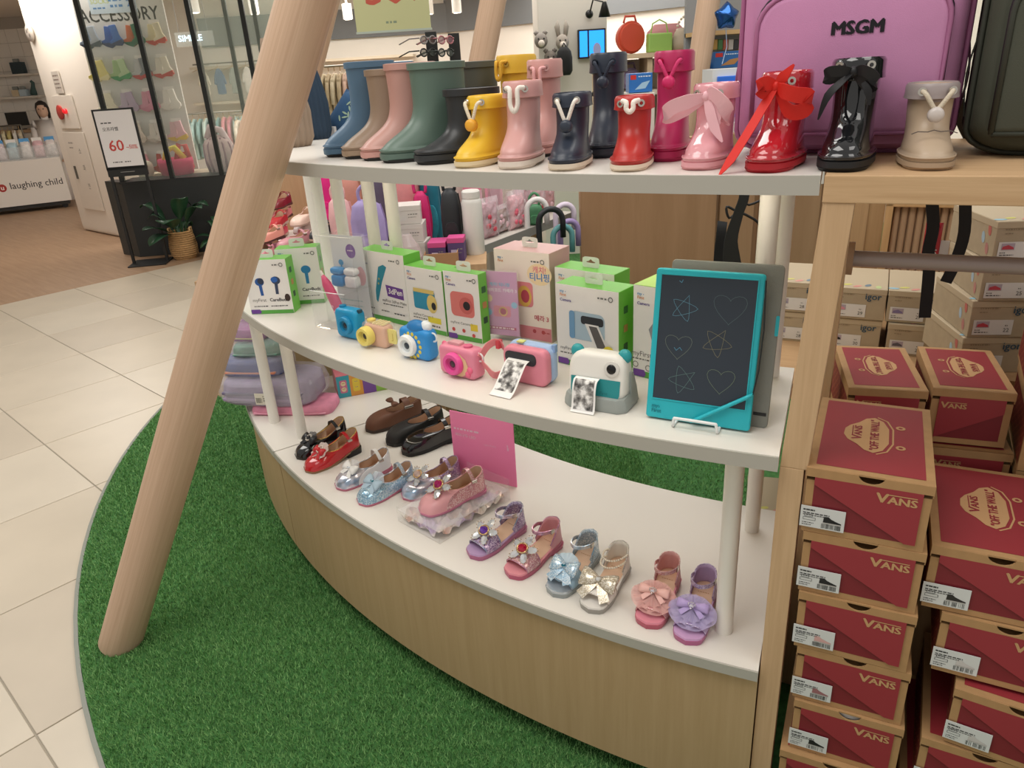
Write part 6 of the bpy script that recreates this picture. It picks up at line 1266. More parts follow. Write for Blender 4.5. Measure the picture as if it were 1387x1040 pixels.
t = flat('black patent flat with a pearl and rhinestone bow beside the red flat', (402, 622), -136, .185, .070, M('#141416', rough=.1, coat=.6), '#2a211c', binding=GOLD, strap=M('#1a1a1c', rough=.3), heel=.020, heelc='#1a1818', rise=.02)
cloth_bow(t, M('#1a1a1e', rough=.3), t['dy'], t['dz']+.003, .030, .026); pearls(t, t['dy'], t['dz']+.004, .010, 9, colr='#cfc9c0'); frill(t, M('#2a2a2e', rough=.4, alpha=.8), t['dy'], t['dz']+.001, .028)
t = flat('red patent flat with a pearl and red ribbon bow', (414, 640), -138, .19, .072, M('#bd1f26', rough=.12, coat=.6), '#8f6a4a', binding=GOLD, strap=M('#c2222a', rough=.15, coat=.5), heel=.020, heelc='#1a1818', rise=.02)
frill(t, M('#ead9d2', rough=.5, alpha=.75), t['dy'], t['dz']+.002, .032); cloth_bow(t, M('#c4262c', rough=.3), t['dy'], t['dz']+.004, .024, .022); pearls(t, t['dy']+.004, t['dz']+.006, .011, 9)
SILV = irid('#b9c3cf', '#e6e2ec', '#9fb0c4', 30); 
t = flat('white and silver flat with a white bow and pink sole', (456, 663), -141, .18, .072, M('#e3e2e4', rough=.35), PINKSOLE, toecap=SILV, binding=M('#c9ced6', rough=.2, metal=.7), strap=M('#ecebe9', rough=.35), solealpha=.9)
cloth_bow(t, M('#f0efec', rough=.4), t['dy'], t['dz']+.003, .030, .026); crystal(t, 0, t['dy']-.006, t['dz']+.008, .007, '#d9dde4'); frill(t, M('#dfe2e6', rough=.3, alpha=.5), t['dy'], t['dz'], .030)
t = flat('pale blue glitter flat with an organza bow and teal gem', (486, 684), -141, .18, .072, glitter('#8fb6cc', '#dcecf4'), PINKSOLE, toecap=glitter('#7faac4', '#cfe3ee'), binding=SILV, strap=glitter('#a8c4d8', '#e6f0f8'), solealpha=.9)
frill(t, M('#cfe0ec', rough=.3, alpha=.55), t['dy'], t['dz']+.001, .036); cloth_bow(t, M('#b9d2e2', rough=.3, alpha=.85), t['dy'], t['dz']+.003, .034, .028); crystal(t, 0, t['dy']-.004, t['dz']+.010, .0065, '#127a8c', sc=(1.2, .8, .6))
t = flat('lilac glitter flat with a silver toe and crystal flower', (546, 677), -143, .19, .070, glitter('#9a7fb0', '#e2d2ec'), PINKSOLE, toecap=irid('#c9c0dc', '#e6e0ec', '#a8c0d8', 30), binding=glitter('#a890bc', '#e8dcf0'), strap=glitter('#a890bc', '#e8dcf0'), solealpha=.9)
jewel_flower(t, '#d9c0b8', t['dy'], t['dz']+.010, .0165)
# the clear tray with shiny film, and the pink flat on it
F_, Lc, Rc = onz(596, 737, ZB), onz(530, 697, ZB), onz(700, 672, ZB); u = (Rc-F_); v = Lc-F_; wu = .255; wv = .165
t = thing('acrylic_tray', 'clear acrylic riser tray filled with iridescent film', 'tray', F_, math.atan2(u.y, u.x)); TRZ = math.atan2(u.y, u.x); TH_ = .034
for a in ((0, wu, 0, .002, 0, TH_+.010), (0, wu, wv-.002, wv, 0, TH_+.010), (0, .002, .002, wv-.002, 0, TH_+.010), (wu-.002, wu, .002, wv-.002, 0, TH_+.03)): MB().box(*a).build('wall_sheet', ACR, t)
MB().box(.002, wu-.002, .002, wv-.002, TH_-.002, TH_).build('top_sheet', clear('#f2f0f2', .25, .04), t)
rr = random.Random(2); nx, ny = 22, 14; vs = [(.006+(wu-.012)*i/nx, .006+(wv-.012)*j/ny, .004+rr.uniform(0, .024)) for i in range(nx+1) for j in range(ny+1)]; mb = MB(); mb.add(vs, [(i*(ny+1)+j, (i+1)*(ny+1)+j, (i+1)*(ny+1)+j+1, i*(ny+1)+j+1) for i in range(nx) for j in range(ny)])
mb.build('iridescent_film', irid('#e2bcae', '#efe6d8', '#cdb6dc', 16, .45, .12), t)
t = flat('pink glitter flat with a magenta gem flower on the clear tray', (570, 697), -146, .195, .076, glitter('#cf8f96', '#f2d2cf'), '#d98aa6', toecap=M('#e0a3a8', rough=.3), binding=M('#e3a9ac', rough=.4), strap=glitter('#d99aa0', '#f2d8d4'), solealpha=.9, z=ZB+TH_+.0004, back=.055, wall=.034)
jewel_flower(t, '#b01f6a', t['dy']+.004, t['dz']+.012, .018)
# school shoes behind
def school(label, toe, direction, m, sole, mtop=None, wide=.014, L=.205):
    return flat(label, toe, direction, L, .074, m, sole, strap=m, heel=.010, th=.012, wall=.038, back=.055, throat=.62, strapw=wide, rise=.022, name='mary_jane_shoe', group='school shoes behind the flats', strap_s=.42)
t = school('brown leather mary jane with wide bow strap', (496, 585), -150, M('#6a4532', rough=.55), '#3a2a22', wide=.022); cloth_bow(t, M('#6a4532', rough=.55), .0, .075, .030, .022, .1, tails=False)
t = school('matte black leather mary jane behind the patent shoe', (524, 603), -149, M('#262524', rough=.5), '#1c1b1a')
t = school('shiny black patent mary jane with a buckle strap', (545, 616), -150, M('#121214', rough=.08, coat=.8), '#171616')
# pink sign
c, rz, w, a = on_shelf((617, 640), (700, 660), ZB)
t = thing('pink_sign', 'bright pink acrylic sign standing behind the flats', 'sign', c, rz)
MB().box(-w/2, w/2, 0, .003, 0, .20).build('sheet', M('#f98cbc', rough=.25), t); MB().box(-w*.3, w*.3, .003, .04, 0, .003).build('foot', M('#f98cbc', rough=.25), t); f = FRONT(0)
F2().text('여아구두 LED', -w/2+.012, .125, .012, bold=.04).build('lettering', M('#f4c9dc'), t, f); F2().text('Ligne Rabbit', w*.02, .112, .008).ell(w*.40, .115, .003, .006, 10).ell(w*.395, .124, .002, .005, 8).build('lettering', M('#f0b4d0'), t, f); F2().fuzz(-w/2+.01, -.01, .145, .008, 4).build('lettering', M('#f4c9dc'), t, f)
# ------------------------------------------------------------------ sandals
def sandal(label, toe, direction, colr, sole, vamp, heelm, strapm, L=.178, W=.066, pearl=False, foot='#dcb89c', vs=(.60, .84), vh=.030, strap_style='loop', th=.012, heel=.012):
    t = shoe_frame('sandal', label, 'sandal', toe, direction, L, ZB, 'sandals on the base board')
    sole_parts(t, L, W, sole, heel, th, alpha=.95, rough=.3); B = outline(L, W); nb = len(B)
    MB().loft([[(x*1.0, y*1.0, th+lift_at(s, heel)) for x, y, s in B], [(x*.985, y*.99, th+.004+lift_at(s, heel)) for x, y, s in B]], (False, False)).build('footbed_edge', colr, t, smooth='auto'); strip_pad([(x*.985, y*.99, th+.004+lift_at(s, heel)) for x, y, s in B]).build('footbed', colr, t, smooth=True)
    strip_pad([(x*.90, y, th+.0052+lift_at((L/2-y)/L, heel)) for x, y, s in outline(L*.97, W*.96, s1=.66, wy=[0, .50, .78, .78, .80, .85, .9, .9])]).build('insole', M(foot, rough=.6), t, smooth=True); F2().fuzz(-.012, .012, .0, .003, 3).build('insole_print', M('#b98a64'), t, frame((0, L*.28, th+heel*.8+.0058), (-1, 0, 0), (0, -1, 0)))
    # vamp band
    rings = []; n = 14
    for q in range(9):
        s = lerp(vs[0], vs[1], q/8); hw = W/2*cat(HWX, HWY, s)*1.03; y = L/2-L*s; hh = vh*(1-.30*(q/8)); zl = th+.002+lift_at(s, heel)
        rings.append([(hw*math.cos(a)*(1+.06*math.sin(a)), y-.006*math.sin(a)*(1 if q > 4 else -.3), zl+hh*math.sin(a)**.85) for a in (PI*j/n for j in range(n+1))])
    mb = MB().loft(rings, (False, False), closed=False); o = mb.build('vamp', vamp, t, smooth=True); md = o.modifiers.new('thick', 'SOLIDIFY'); md.thickness = .0022; md.offset = -1
    for r_ in (rings[0], rings[-1]): MB().tube(r_, .0012, 5).build('vamp_edge', strapm, t, smooth=True)
    # heel cup
    rings = []
    for k in range(6):
        q = k/5; r = []
        for j in range(17):
            a = lerp(-1, 1, j/16); s = .005+.30*abs(a)**1.4; x = math.copysign(W/2*cat(HWX, HWY, s)*(1.0-.10*q), a) if abs(a) > .02 else 0; y = L/2-L*s-.004*q
            top = cat([0, .5, 1], [.050, .044, .012], abs(a)); r.append((x, y, th+.002+lift_at(s, heel)+top*q))
        rings.append(r)
    o = MB().loft(rings, (False, False), closed=False).build('heel_cup', heelm, t, smooth=True); md = o.modifiers.new('thick', 'SOLIDIFY'); md.thickness = .002
    MB().tube(rings[-1], .0015, 6).build('heel_binding', strapm, t, smooth=True)
    # ankle strap
    xa, ya, za = rings[-1][3]; xb, yb, zb = rings[-1][13]
    lp = [(xa, ya, za), (xa*1.05, ya-.018, za+.006), (xa*.72, ya-.042, za+.010), (0, ya-.052, za+.011), (xb*.72, yb-.042, zb+.010), (xb*1.05, yb-.018, zb+.006), (xb, yb, zb)]
    if pearl:
        for dz, dy in ((0, 0), (-.012, -.010)):
            for p_ in smooth_path(lp, 4): MB().ball((p_.x, p_.y+dy, p_.z+dz), .0026, 6, 5).build('pearl', M('#e6dcc9', rough=.2, spec=.6), t, smooth=True)
    else: ribbon(lp, .0085, (0, .1, 1), .002).build('ankle_strap', strapm, t, smooth='auto', ang=60); MB().rbox(xb*1.02, xb*1.02+.003, yb-.024, yb-.012, zb, zb+.011, .002).build('buckle', M('#cfcac0', rough=.2, metal=.9), t)
    t['vy'] = L/2-L*(vs[0]+.11); t['vz'] = th+vh+.002; return t
LIL, PNK = glitter('#8f78a4', '#dcc9e4'), glitter('#c98a94', '#f0d0d0'); SIL = M('#c3cad4', rough=.15, metal=.8)
t = sandal('lilac glitter sandal with a violet heart gem flower', (637, 757), -138, M('#b79ac0', rough=.3), '#b0688c', LIL, glitter('#8f78a4', '#d9cfe2'), irid('#a8b4c8', '#d9d0e0', '#8fa4c0', 60)); jewel_flower(t, '#6a35a8', t['vy'], t['vz']+.008, .0165)
t = sandal('pink glitter sandal with a ruby heart gem flower', (690, 784), -134, M('#e0939c', rough=.3), '#b85a74', PNK, M('#d99aa2', rough=.35), irid('#c08aa8', '#dcb0c0', '#b87aa0', 60)); jewel_flower(t, '#b5163c', t['vy'], t['vz']+.008, .0165)
t = sandal('silver and pale blue sandal with a glitter bow and teal gem', (749, 809), -128, M('#c9d0d6', rough=.15, metal=.6), '#9aa0a0', M('#a9c8dc', rough=.35), glitter('#9fb4c4', '#dfe9f0'), irid('#b9c6d4', '#e6ecf0', '#8fb0c8', 60)); frill(t, M('#bcd9ea', rough=.3, alpha=.7), t['vy'], t['vz']+.003, .034); cloth_bow(t, glitter('#9cc0d8', '#eef6fa', 600), t['vy'], t['vz']+.006, .034, .034); crystal(t, 0, t['vy']-.004, t['vz']+.013, .0065, '#0f6f86', sc=(.9, 1.2, .6))
t = sandal('white sandal with a champagne glitter bow and pearl straps', (797, 831), -124, M('#e3dfd8', rough=.3), '#a09c94', M('#e6e0d8', rough=.4), M('#e3ddd2', rough=.4), M('#cfc9c0', rough=.2, metal=.6), pearl=True); cloth_bow(t, glitter('#b9ac94', '#f6f0e2', 600), t['vy'], t['vz']+.006, .042, .038); crystal(t, 0, t['vy']-.005, t['vz']+.014, .0065, '#d9d9d6')
def tulle(t, c1, c2, gem):
    for k, (r, a, lo) in enumerate(((.034, .35, .45), (.030, .5, .5), (.026, .6, .15))): frill(t, M(c1, rough=.7, alpha=.62), t['vy']-.004, t['vz']+.000+k*.004, r, waves=7+2*k, amp=a, name='tulle', lobes=lo)
    cloth_bow(t, M(c2, rough=.45), t['vy'], t['vz']+.014, .032, .018); mb = MB()
    for k in range(14):
        a = 2*PI*k/14; mb.ball((.0062*math.sin(a)**3*1.1, t['vy']-.014+.0058*(.85*math.cos(a)-.33*math.cos(2*a)), t['vz']+.027+.004*math.cos(a)), .0019, 6, 4)
    mb.build('heart_brooch', M(gem, rough=.15, metal=.7), t, smooth=True); crystal(t, 0, t['vy']-.014, t['vz']+.026, .0045, '#d9d6e2')
t = sandal('blush pink sandal with a tulle and satin bow', (875, 852), -120, M('#e08f9e', rough=.25), '#b85a6c', M('#e0a3a2', rough=.5), M('#d9a09c', rough=.5), glitter('#d99c9e', '#f0d2cc')); tulle(t, '#e6b3ac', '#ecb9b0', '#cfc0bc')
t = sandal('lilac sandal with a sequinned tulle and satin bow', (928, 874), -119, M('#c9a0c8', rough=.25), '#b0608a', M('#bba4cc', rough=.5), M('#b9a0c6', rough=.5), glitter('#b09ac4', '#e2d6ec')); tulle(t, '#bdb0d6', '#b49ed2', '#cfc9d6')
# ------------------------------------------------------------------ bagged clothes at the end of the base
PLAS = clear('#e6e4ea', .30, .12, .9)
def folded(name, label, px, py, z, w, d, h, colr, rz, stripes=(), wrap=True, cat_='clothes', group='folded goods at the end of the base'):
    p = onz(px, py, z); t = thing(name, label, cat_, p, rz, group); mt = Matrix.Rotation(-PI/2, 4, 'X')
    b = MB()
    for sgn in (0,): 
        b.loft([[(w/2*k*math.copysign(abs(math.cos(a))**.45, math.cos(a)), d/2*k*math.copysign(abs(math.sin(a))**.45, math.sin(a)), zz*h+(.004*math.sin(3*a) if 0 < zz < 1 else 0)) for a in (2*PI*j/36 for j in range(36))] for k, zz in ((.93, 0), (1, .12), (1.0, .5), (.97, .88), (.9, 1.0))])
    b.build('bundle', M(colr, rough=.85, var=.15, vscale=25), t, smooth='auto', ang=60)
    for k, sc in enumerate(stripes): MB().box(-w*.44, w*.44, -d/2-.0015, d*.46, h*(.22+.26*k), h*(.34+.26*k)).build('fold', M(sc, rough=.85), t, bevel=.003)
    if wrap:
        rr = random.Random(int(px*7+py)); n = 40
        MB().loft([[(w/2*k*(1.03+.05*rr.random())*math.copysign(abs(math.cos(a))**.5, math.cos(a)), d/2*k*(1.03+.07*rr.random())*math.copysign(abs(math.sin(a))**.5, math.sin(a)), zz*h+.001+rr.uniform(0, .006)*(1 if zz > .1 else 0)) for a in (2*PI*j/n for j in range(n))] for k, zz in ((.93, 0), (1.03, .15), (1.04, .5), (1.02, .85), (.93, 1.05), (.4, 1.08))], (False, True)).build('plastic_bag', PLAS, t)
    return t
RB = math.radians(-58)
folded('carton_box', 'flat pink lidded carton under the bagged clothes', 402, 552, ZB, .30, .14, .032, '#dc8fa8', math.radians(-8), wrap=False, cat_='box', stripes=('#e6a4b8',))
folded('bagged_clothes', 'clear bag of lilac and grey clothes over the pink carton', 375, 535, ZB+.034, .34, .20, .085, '#8c7c9c', math.radians(-12), ('#a795b4', '#77708c'))
folded('bagged_clothes', 'clear bag of pale lilac clothes beside the posts', 420, 520, ZB+.034, .16, .16, .10, '#a08cae', math.radians(-20), ('#b5a6c0',)) if False else None
folded('bagged_clothes', 'navy bag with blue and orange pattern on the pile', 352, 500, ZB+.125, .22, .16, .060, '#2c3f82', math.radians(-10), ('#d98a6a',))
folded('bagged_clothes', 'green folded cloth with white drawstring on the pile', 356, 475, ZB+.190, .18, .14, .040, '#2f7a5a', math.radians(-6), ('#6aa58a',))
folded('bagged_clothes', 'purple and yellow folded pouch topmost of the pile', 340, 455, ZB+.234, .15, .13, .045, '#a45f96', math.radians(-14), ('#d9cf8c',))
t = thing('price_label', 'white barcode label on the bagged lilac clothes', 'label', onz(362, 548, ZB+.04)+Vector((0, -.0, 0)), math.radians(-12)); t.location = onz(360, 545, ZB+.05)+Vector((0, -.02, 0))
MB().box(-.03, .03, 0, .001, 0, .042).build('card', M('#dcd6c6'), t); F2().bars(-.026, -.004, .006, .026, 16, 3).fuzz(.0, .026, .030, .004, 4).fuzz(.0, .026, .022, .004, 5).fuzz(0, .026, .014, .004, 6).build('label_print', M('#3a3834'), t, FRONT(0))
c, rz, w, a = on_shelf((459, 540), (527, 527), ZB)
t = thing('sticker_box', 'striped turquoise orange and violet carton with emoji stickers', 'box', c, rz)
MB().box(-w/2, w/2, 0, .12, 0, .085).build('body', M('#c9747e', rough=.45), t, bevel=.001); f = FRONT(0)
for k, cc in enumerate(('#3fa6b8', '#e0a048', '#7a52a0', '#8fbf52')): F2().rect(-w/2+w*k/4+.0005, -w/2+w*(k+1)/4, .001, .084).build('colour_panel', M(cc, rough=.45), t, f)
for k, (a_, b_) in enumerate((('#d07a9c', '#e6e6e6'), ('#e6cf4c', '#7a52a0'))):
    x = -w/2+w*(k+.5)/4; F2().rrect(x-.013, x+.013, .018, .068, .006).build('sticker', M(a_), t, f, .0009); F2().ell(x, .054, .009).ell(x, .032, .009).build('sticker', M(('#ead9b0', '#e8d24c')[k]), t, f, .0012); F2().ell(x-.003, .034, .0015).ell(x+.003, .034, .0015).ell(x-.003, .056, .0015).ell(x+.003, .056, .0015).build('sticker', M(b_ if k else '#3a3030'), t, f, .0015)
# ------------------------------------------------------------------ red shoe boxes under the table
KR, RED, RED2 = M('#b08a5e', rough=.7, var=.06, vscale=40), M('#932f36', rough=.5), M('#7c252d', rough=.5); KRP = M('#c39a6c', rough=.7)
def wordmark(f2, x, z, s):
    f2.text('V', x, z, s*1.12, sx=1.15, bold=.09).text('ANS', x+s*.78, z, s*.86, sx=1.2, bold=.09).rect(x+s*.74, x+s*2.72, z+s*.70, z+s*.78); return f2
def board_logo(t, w, d, h, s=1.0, flip=False):
    s *= 1.3
    a = (-1, 0, 0) if flip else (1, 0, 0); b = (0, -1, 0) if flip else (0, 1, 0); fr = frame((w/2, d*.52, h), a, b)
    # the print reads from the right-hand end of the lid
    fr = fr @ Matrix.Rotation(PI/2, 4, 'Z')
    pts = [(-.054, -.002), (-.048, .009), (-.034, .018), (-.022, .030), (-.008, .035), (.010, .034), (.022, .028), (.034, .017), (.048, .009), (.054, -.002), (.044, -.013), (.022, -.020), (-.022, -.020), (-.044, -.013)]
    F2().poly([(x*s, y*s) for x, y in pts]).build('lid_logo', KRP, t, fr, .0010)
    F2().line([(-.056*s, -.006*s), (-.046*s, -.018*s), (-.022*s, -.025*s), (.022*s, -.025*s), (.046*s, -.018*s), (.056*s, -.006*s)], .0022*s).ring(-.030*s, -.034*s, .0028*s, .006*s, 12).ring(.030*s, -.034*s, .0028*s, .006*s, 12).build('lid_logo', KRP, t, fr, .0010)
    wordmark(F2(), -.021*s, .013*s, .0155*s).text('"OFF THE WALL"', -.001*s, -.008*s, .0150*s, 'CENTER', sx=.82, bold=.08).build('lid_lettering', RED, t, fr, .0014)
BOXG = 'red shoe boxes under the table'
def vans(label, u, v, z, w=.186, d=.29, h=.124, rz=0.0, shoe='#1c1c1e', sticker=True, loc=None, logo_s=1.0, flip=False, notch=True, paper=None, diag=1, plain=False):
    p = loc or tpt(u, v, z); t = thing('shoe_box', label, 'shoe box', p, T_RZ+rz, BOXG); lh = .022
    # the box stops short behind the notch, so that the notch opens on a real hollow under the lid
    MB().loft([[(.0015, y_, 0), (w-.0015, y_, 0), (w-.0015, y_, zz_), (.0015, y_, zz_)] for y_, zz_ in ((.0015, h-.024), (.045, h-.024), (.0452, h-.0035), (d-.0015, h-.0035))]).build('body', KR, t)
    lid = MB().box(0, w, 0, d, h-.003, h); lid.box(0, .0014, 0, d, h-lh, h-.003); lid.box(w-.0014, w, 0, d, h-lh, h-.003); lid.box(.0014, w-.0014, d-.0014, d, h-lh, h-.003); lid.build('lid', KR, t)
    F2().rect(.013, w-.013, .014, d-.012).build('lid_panel', RED, t, TOP(h), .0005)
    board_logo(t, w, d, h, logo_s, flip)
    f = FRONT(.0); zt = h-.018
    fp = F2().rect(.014, w-.014, .012, h-.025).build('front_panel', RED2, t, FRONT(.0015), .0004)
    # the lid's front flap hangs down on the slant
    sl = [(.014, h-.016), (w-.014, h-.016), (w-.014, .012), (w-.030, .012), (.014, h-.030)] if diag > 0 else [(.014, h-.016), (w-.014, h-.016), (w-.014, h*.62), (.014, .012)]
    mb = MB().prism(sl[::-1], -.0022, .0015).build('front_flap', M('#97323a', rough=.5), t)
    nt = [(w*.52+.019*math.cos(a_), h-.0005-.014*math.sin(a_)) for a_ in (PI*k/10 for k in range(11))] if notch else []
    MB().prism([(0, h-.016), (w, h-.016), (w, h)]+nt+[(0, h)], -.0022, .0013).build('flap_edge', KR, t)
    if paper: MB().pillow(w*.52-.03, w*.52+.03, .006, .016, h-.0235, h-.004, 8, 6, noise=.3).build('tissue_paper', M(paper, rough=.8), t, smooth=True)
    wordmark(F2(), w*(.57 if diag > 0 else .12), h*.66, .0215*(w/.186)).build('lettering', KRP, t, FRONT(-.0022), .0006)
    if sticker:
        MB().box(-.002, w*.36, -.0035, -.0024, .012, h*.42).build('label_sticker', M('#d4d6d4', rough=.5), t); fs = FRONT(-.0035); a, b, c_ = -.002, w*.36, h*.42
        F2().fuzz(a+.004, a+.022, c_-.008, .004, 3, .1).fuzz(a+.004, a+.045, c_-.0135, .0028, 5).fuzz(a+.004, a+.04, c_-.017, .002, 6).fuzz(a+.004, a+.018, .016, .002, 7).fuzz(a+.004, a+.022, .020, .002, 8).bars(a+.034, b-.005, .0145, .0235, 24, int(u*991+z*77)).line([(a+.005, .026), (a+.024, .026), (a+.024, .031), (a+.005, .031), (a+.005, .026)], .0006).line([(a+.007, .0325), (a+.019, .0325), (a+.019, .037), (a+.007, .037), (a+.007, .0325)], .0006).build('label_print', M('#3a3a3a'), t, fs, .0004)
        sx = a+.036; F2().poly([(sx, .025), (sx+.028, .025), (sx+.028, .028), (sx+.019, .031), (sx+.012, .034), (sx+.008, .0375), (sx+.001, .037)]).build('shoe_picture', M(shoe), t, fs, .0004); F2().rect(sx, sx+.028, .0245, .0262).build('shoe_sole_picture', M('#b9b5b0'), t, fs, .0008)
    # side pattern
    for fr_, nm in ((LEFT(.0015), 'side_pattern'),):
        p2 = F2()
        for i in range(9):
            for j in range(4):
                x0, z0 = -d+.02+i*(d-.03)/9, .012+j*(h-lh-.02)/4; p2.line([(x0, z0), (x0+.014, z0+.016), (x0+.026, z0+.002)], .003)
        F2().rect(-d+.008, -.010, .008, h-lh-.004).build('side_panel', M('#7d2a26', rough=.6), t, fr_, .0004); o = p2.build(nm, M('#a5583f', rough=.6), t, fr_, .0008); o['kind'] = 'stuff'
    return t
H0 = .1245
vans('red shoe box topmost of the stack by the table leg, black shoe on label', .030, 0, 6*H0, shoe='#1b1b1d')
vans('red shoe box second from top by the table leg, plain black shoe on label', .036, .002, 5*H0, shoe='#232325')
vans('red shoe box third from top by the table leg, pale pink shoe on label', .040, .0, 4*H0, shoe='#cfa5a0')
vans('red shoe box fourth from top by the table leg, rose and dark shoe on label', .048, .004, 3*H0, shoe='#9a6a6c')
vans('red shoe box fifth from top by the table leg, white paper in its notch', .054, .0, 2*H0, shoe='#202022', paper='#c9c5c0')
vans('red shoe box sixth from top by the table leg, sticking out', .040, -.012, 1*H0, shoe='#2a2a2c')
vans('red shoe box at the bottom of the stack by the table leg', .046, .0, .013, h=.110, shoe='#2a2a2c')
vans('red shoe box topmost of the second stack, dark slip-on shoe on label', .229, .028, 5*H0+.003, shoe='#2f2b2a')
vans('red shoe box under the topmost of the second stack, white shoe on label', .262, .026, 4*H0+.002, shoe='#c9c5c2', rz=-.03)
vans('red shoe box turned outward in the second stack, white laced shoe on label', .300, .005, 3*H0-.006, shoe='#c5c2be', rz=-.12)
vans('red shoe box low in the second stack under the turned box', .268, .004, 2*H0-.008, shoe='#2b2b2b', rz=-.04)
vans('red shoe box second from the floor in the second stack', .25, .012, 1*H0-.008, shoe='#2b2b2b', h=.120); vans('red shoe box on the floor in the second stack', .25, .012, .013, shoe='#2b2b2b', h=.099)
# smaller boxes behind, plain back ends to the front
vans('smaller red shoe box with reversed lid print behind the tall stack', .074, .345, .760, w=.144, d=.24, h=.115, rz=.17, sticker=False, logo_s=.8, flip=True, notch=False, diag=-1)
vans('smaller red shoe box with faint lettering beside the reversed one', .222, .365, .770, w=.139, d=.23, h=.116, rz=.10, sticker=False, logo_s=.8, flip=True, notch=False, diag=-1)
vans('smaller red shoe box under the faintly lettered box', .225, .352, .650, w=.15, d=.25, h=.116, rz=.09, sticker=False, logo_s=.8, flip=True, notch=False, diag=-1)
vans('smaller red shoe box under the reversed lid box', .075, .345, .640, w=.15, d=.25, h=.116, rz=.15, sticker=False, logo_s=.8, flip=True, notch=False, diag=-1)
vans('red shoe box at the table end showing its patterned side', .372, .34, .880, d=.27, rz=-.05, notch=False, sticker=False); vans('red shoe box under the patterned-side box at the table end', .376, .33, .752, d=.27, rz=-.05, notch=False, sticker=False); vans('red shoe box low under the patterned-side boxes', .378, .335, .626, d=.27, rz=-.03, notch=False, sticker=False)
# crate the back boxes stand on
o = MB().box(.07, .60, .33, .62, .013, .624).build('wooden_crate', wood('#a98660', '#b8966e', 5), None); o.location = TP; o.rotation_euler = (0, 0, T_RZ); tag(o, 'plain wooden crate hidden behind the red shoe boxes', 'crate')
# ------------------------------------------------------------------ beige shoe boxes further back
IG = M('#a8987e', rough=.6, var=.05, vscale=40)
def igor(label, u, v, z, size_no, shoe, w=.132, d=.21, h=.084, rz=0.0):
    t = thing('shoe_box', label, 'shoe box', tpt(u, v, z), T_RZ+rz, 'beige shoe boxes behind the table')
    MB().box(0, w, .001, d, 0, h-.012).build('body', IG, t, bevel=.001, seg=1); MB().box(-.001, w+.001, 0, d+.001, h-.016, h).build('lid', M('#b3a388', rough=.6), t, bevel=.0015, seg=1)
    f = FRONT(0); F2().text('igor', w*.62, h*.66, .024, bold=.03).build('lettering', M('#2c4c60'), t, f); F2().fuzz(w*.12, w*.42, h*.78, .0035, 4).fuzz(w*.12, w*.24, h*.68, .003, 5).build('fine_print', M('#86775f'), t, f)
    MB().box(w*.06, w*.66, -.0008, .0002, h*.08, h*.48).build('label_sticker', M('#d2cfca', rough=.5), t); fs = FRONT(-.0008)
    F2().rect(w*.10, w*.30, h*.28, h*.45).build('label_picture', M('#a79aa4' if shoe != '#b5646c' else '#c0a0a2'), t, fs); F2().poly([(w*.11, h*.30), (w*.29, h*.30), (w*.28, h*.35), (w*.20, h*.41), (w*.12, h*.37)]).build('shoe_picture', M(shoe), t, fs, .0008)
    F2().fuzz(w*.09, w*.17, h*.20, .003, 4).fuzz(w*.09, w*.30, h*.14, .003, 6).text(str(size_no), w*.52, h*.16, .0125).fuzz(w*.54, w*.58, h*.32, .003).build('label_print', M('#4a4844'), t, fs)['kind'] = 'stuff'
    # dotted leaves along the lid's front and the left side
    cols_ = ['#8fb8c8', '#c4c06a', '#c98a80', '#6d7f8a', '#b0c088']
    for k in range(5): F2().ell(w*(.08+.19*k), .018+.012*(k % 2), .013, .007, 12, .4*k).build('lid_print', M(cols_[k]), t, TOP(h), .0006)
    for k in range(3): F2().ell(-.030-.022*(k % 2), h*(.25+.24*k), .007, .013, 12, .3).build('side_print', M(('#b07a74', '#9fb5c4', '#b5665e')[k]), t, LEFT(0), .0006)
    return t
ZI = .752
igor('beige shoe box 29 with a pink shoe label on top of box 30', .000, .90, ZI+.086, 29, '#d08a98'); igor('beige shoe box 30 with a black shoe label under box 29', -.002, .905, ZI, 30, '#1c1a1c')
igor('beige shoe box with a violet shoe label behind the hanging strap', .136, .90, ZI+.086, 27, '#7a6f94', w=.13); igor('beige shoe box 26 with a grey shoe label under the violet one', .146, .892, ZI, 26, '#5c5660', w=.13)
igor('beige shoe box 28 seen between the white post and the table leg', -.145, .92, ZI+.086, 28, '#8a8a9a'); igor('beige shoe box under box 28', -.147, .925, ZI, 28, '#8a8a9a')
igor('beige shoe box 25 lowest of the turned stack', .290, .655, ZI+.058, 25, '#b5404c', rz=.32); igor('beige shoe box 22 second in the turned stack', .295, .655, ZI+.058+.0845, 22, '#b5404c', rz=.30); igor('beige shoe box 25 third in the turned stack', .303, .655, ZI+.058+.169, 25, '#b5404c', rz=.26); igor('beige shoe box 24 topmost of the turned stack, tilted', .314, .668, ZI+.058+.2535, 24, '#b5404c', rz=.34)
t = igor('beige shoe box leaning above the turned stack', .43, .78, 1.15, 23, '#b5404c', rz=.3)
o = thing('back_counter', 'wooden counter carrying the beige shoe boxes', 'counter', TP, T_RZ); MB().box(-.19, .75, .62, 1.35, ZI-.04, ZI).build('counter_top', wood('#a98660', '#b8966e', 5, .5, (.8, 10, 10)), o)
for x_ in (-.02, .70):
    for y_ in (.66, 1.30): MB().box(x_, x_+.04, y_, y_+.04, .012, ZI-.04).build('leg', wood('#a98660', '#b8966e', 5), o)
o = MB().box(.285, .455, .64, .87, ZI, ZI+.0575).build('counter_riser', wood('#a98660', '#b8966e', 5), None); o.location = TP; o.rotation_euler = (0, 0, T_RZ); tag(o, 'low wooden riser under the turned beige boxes', 'riser')
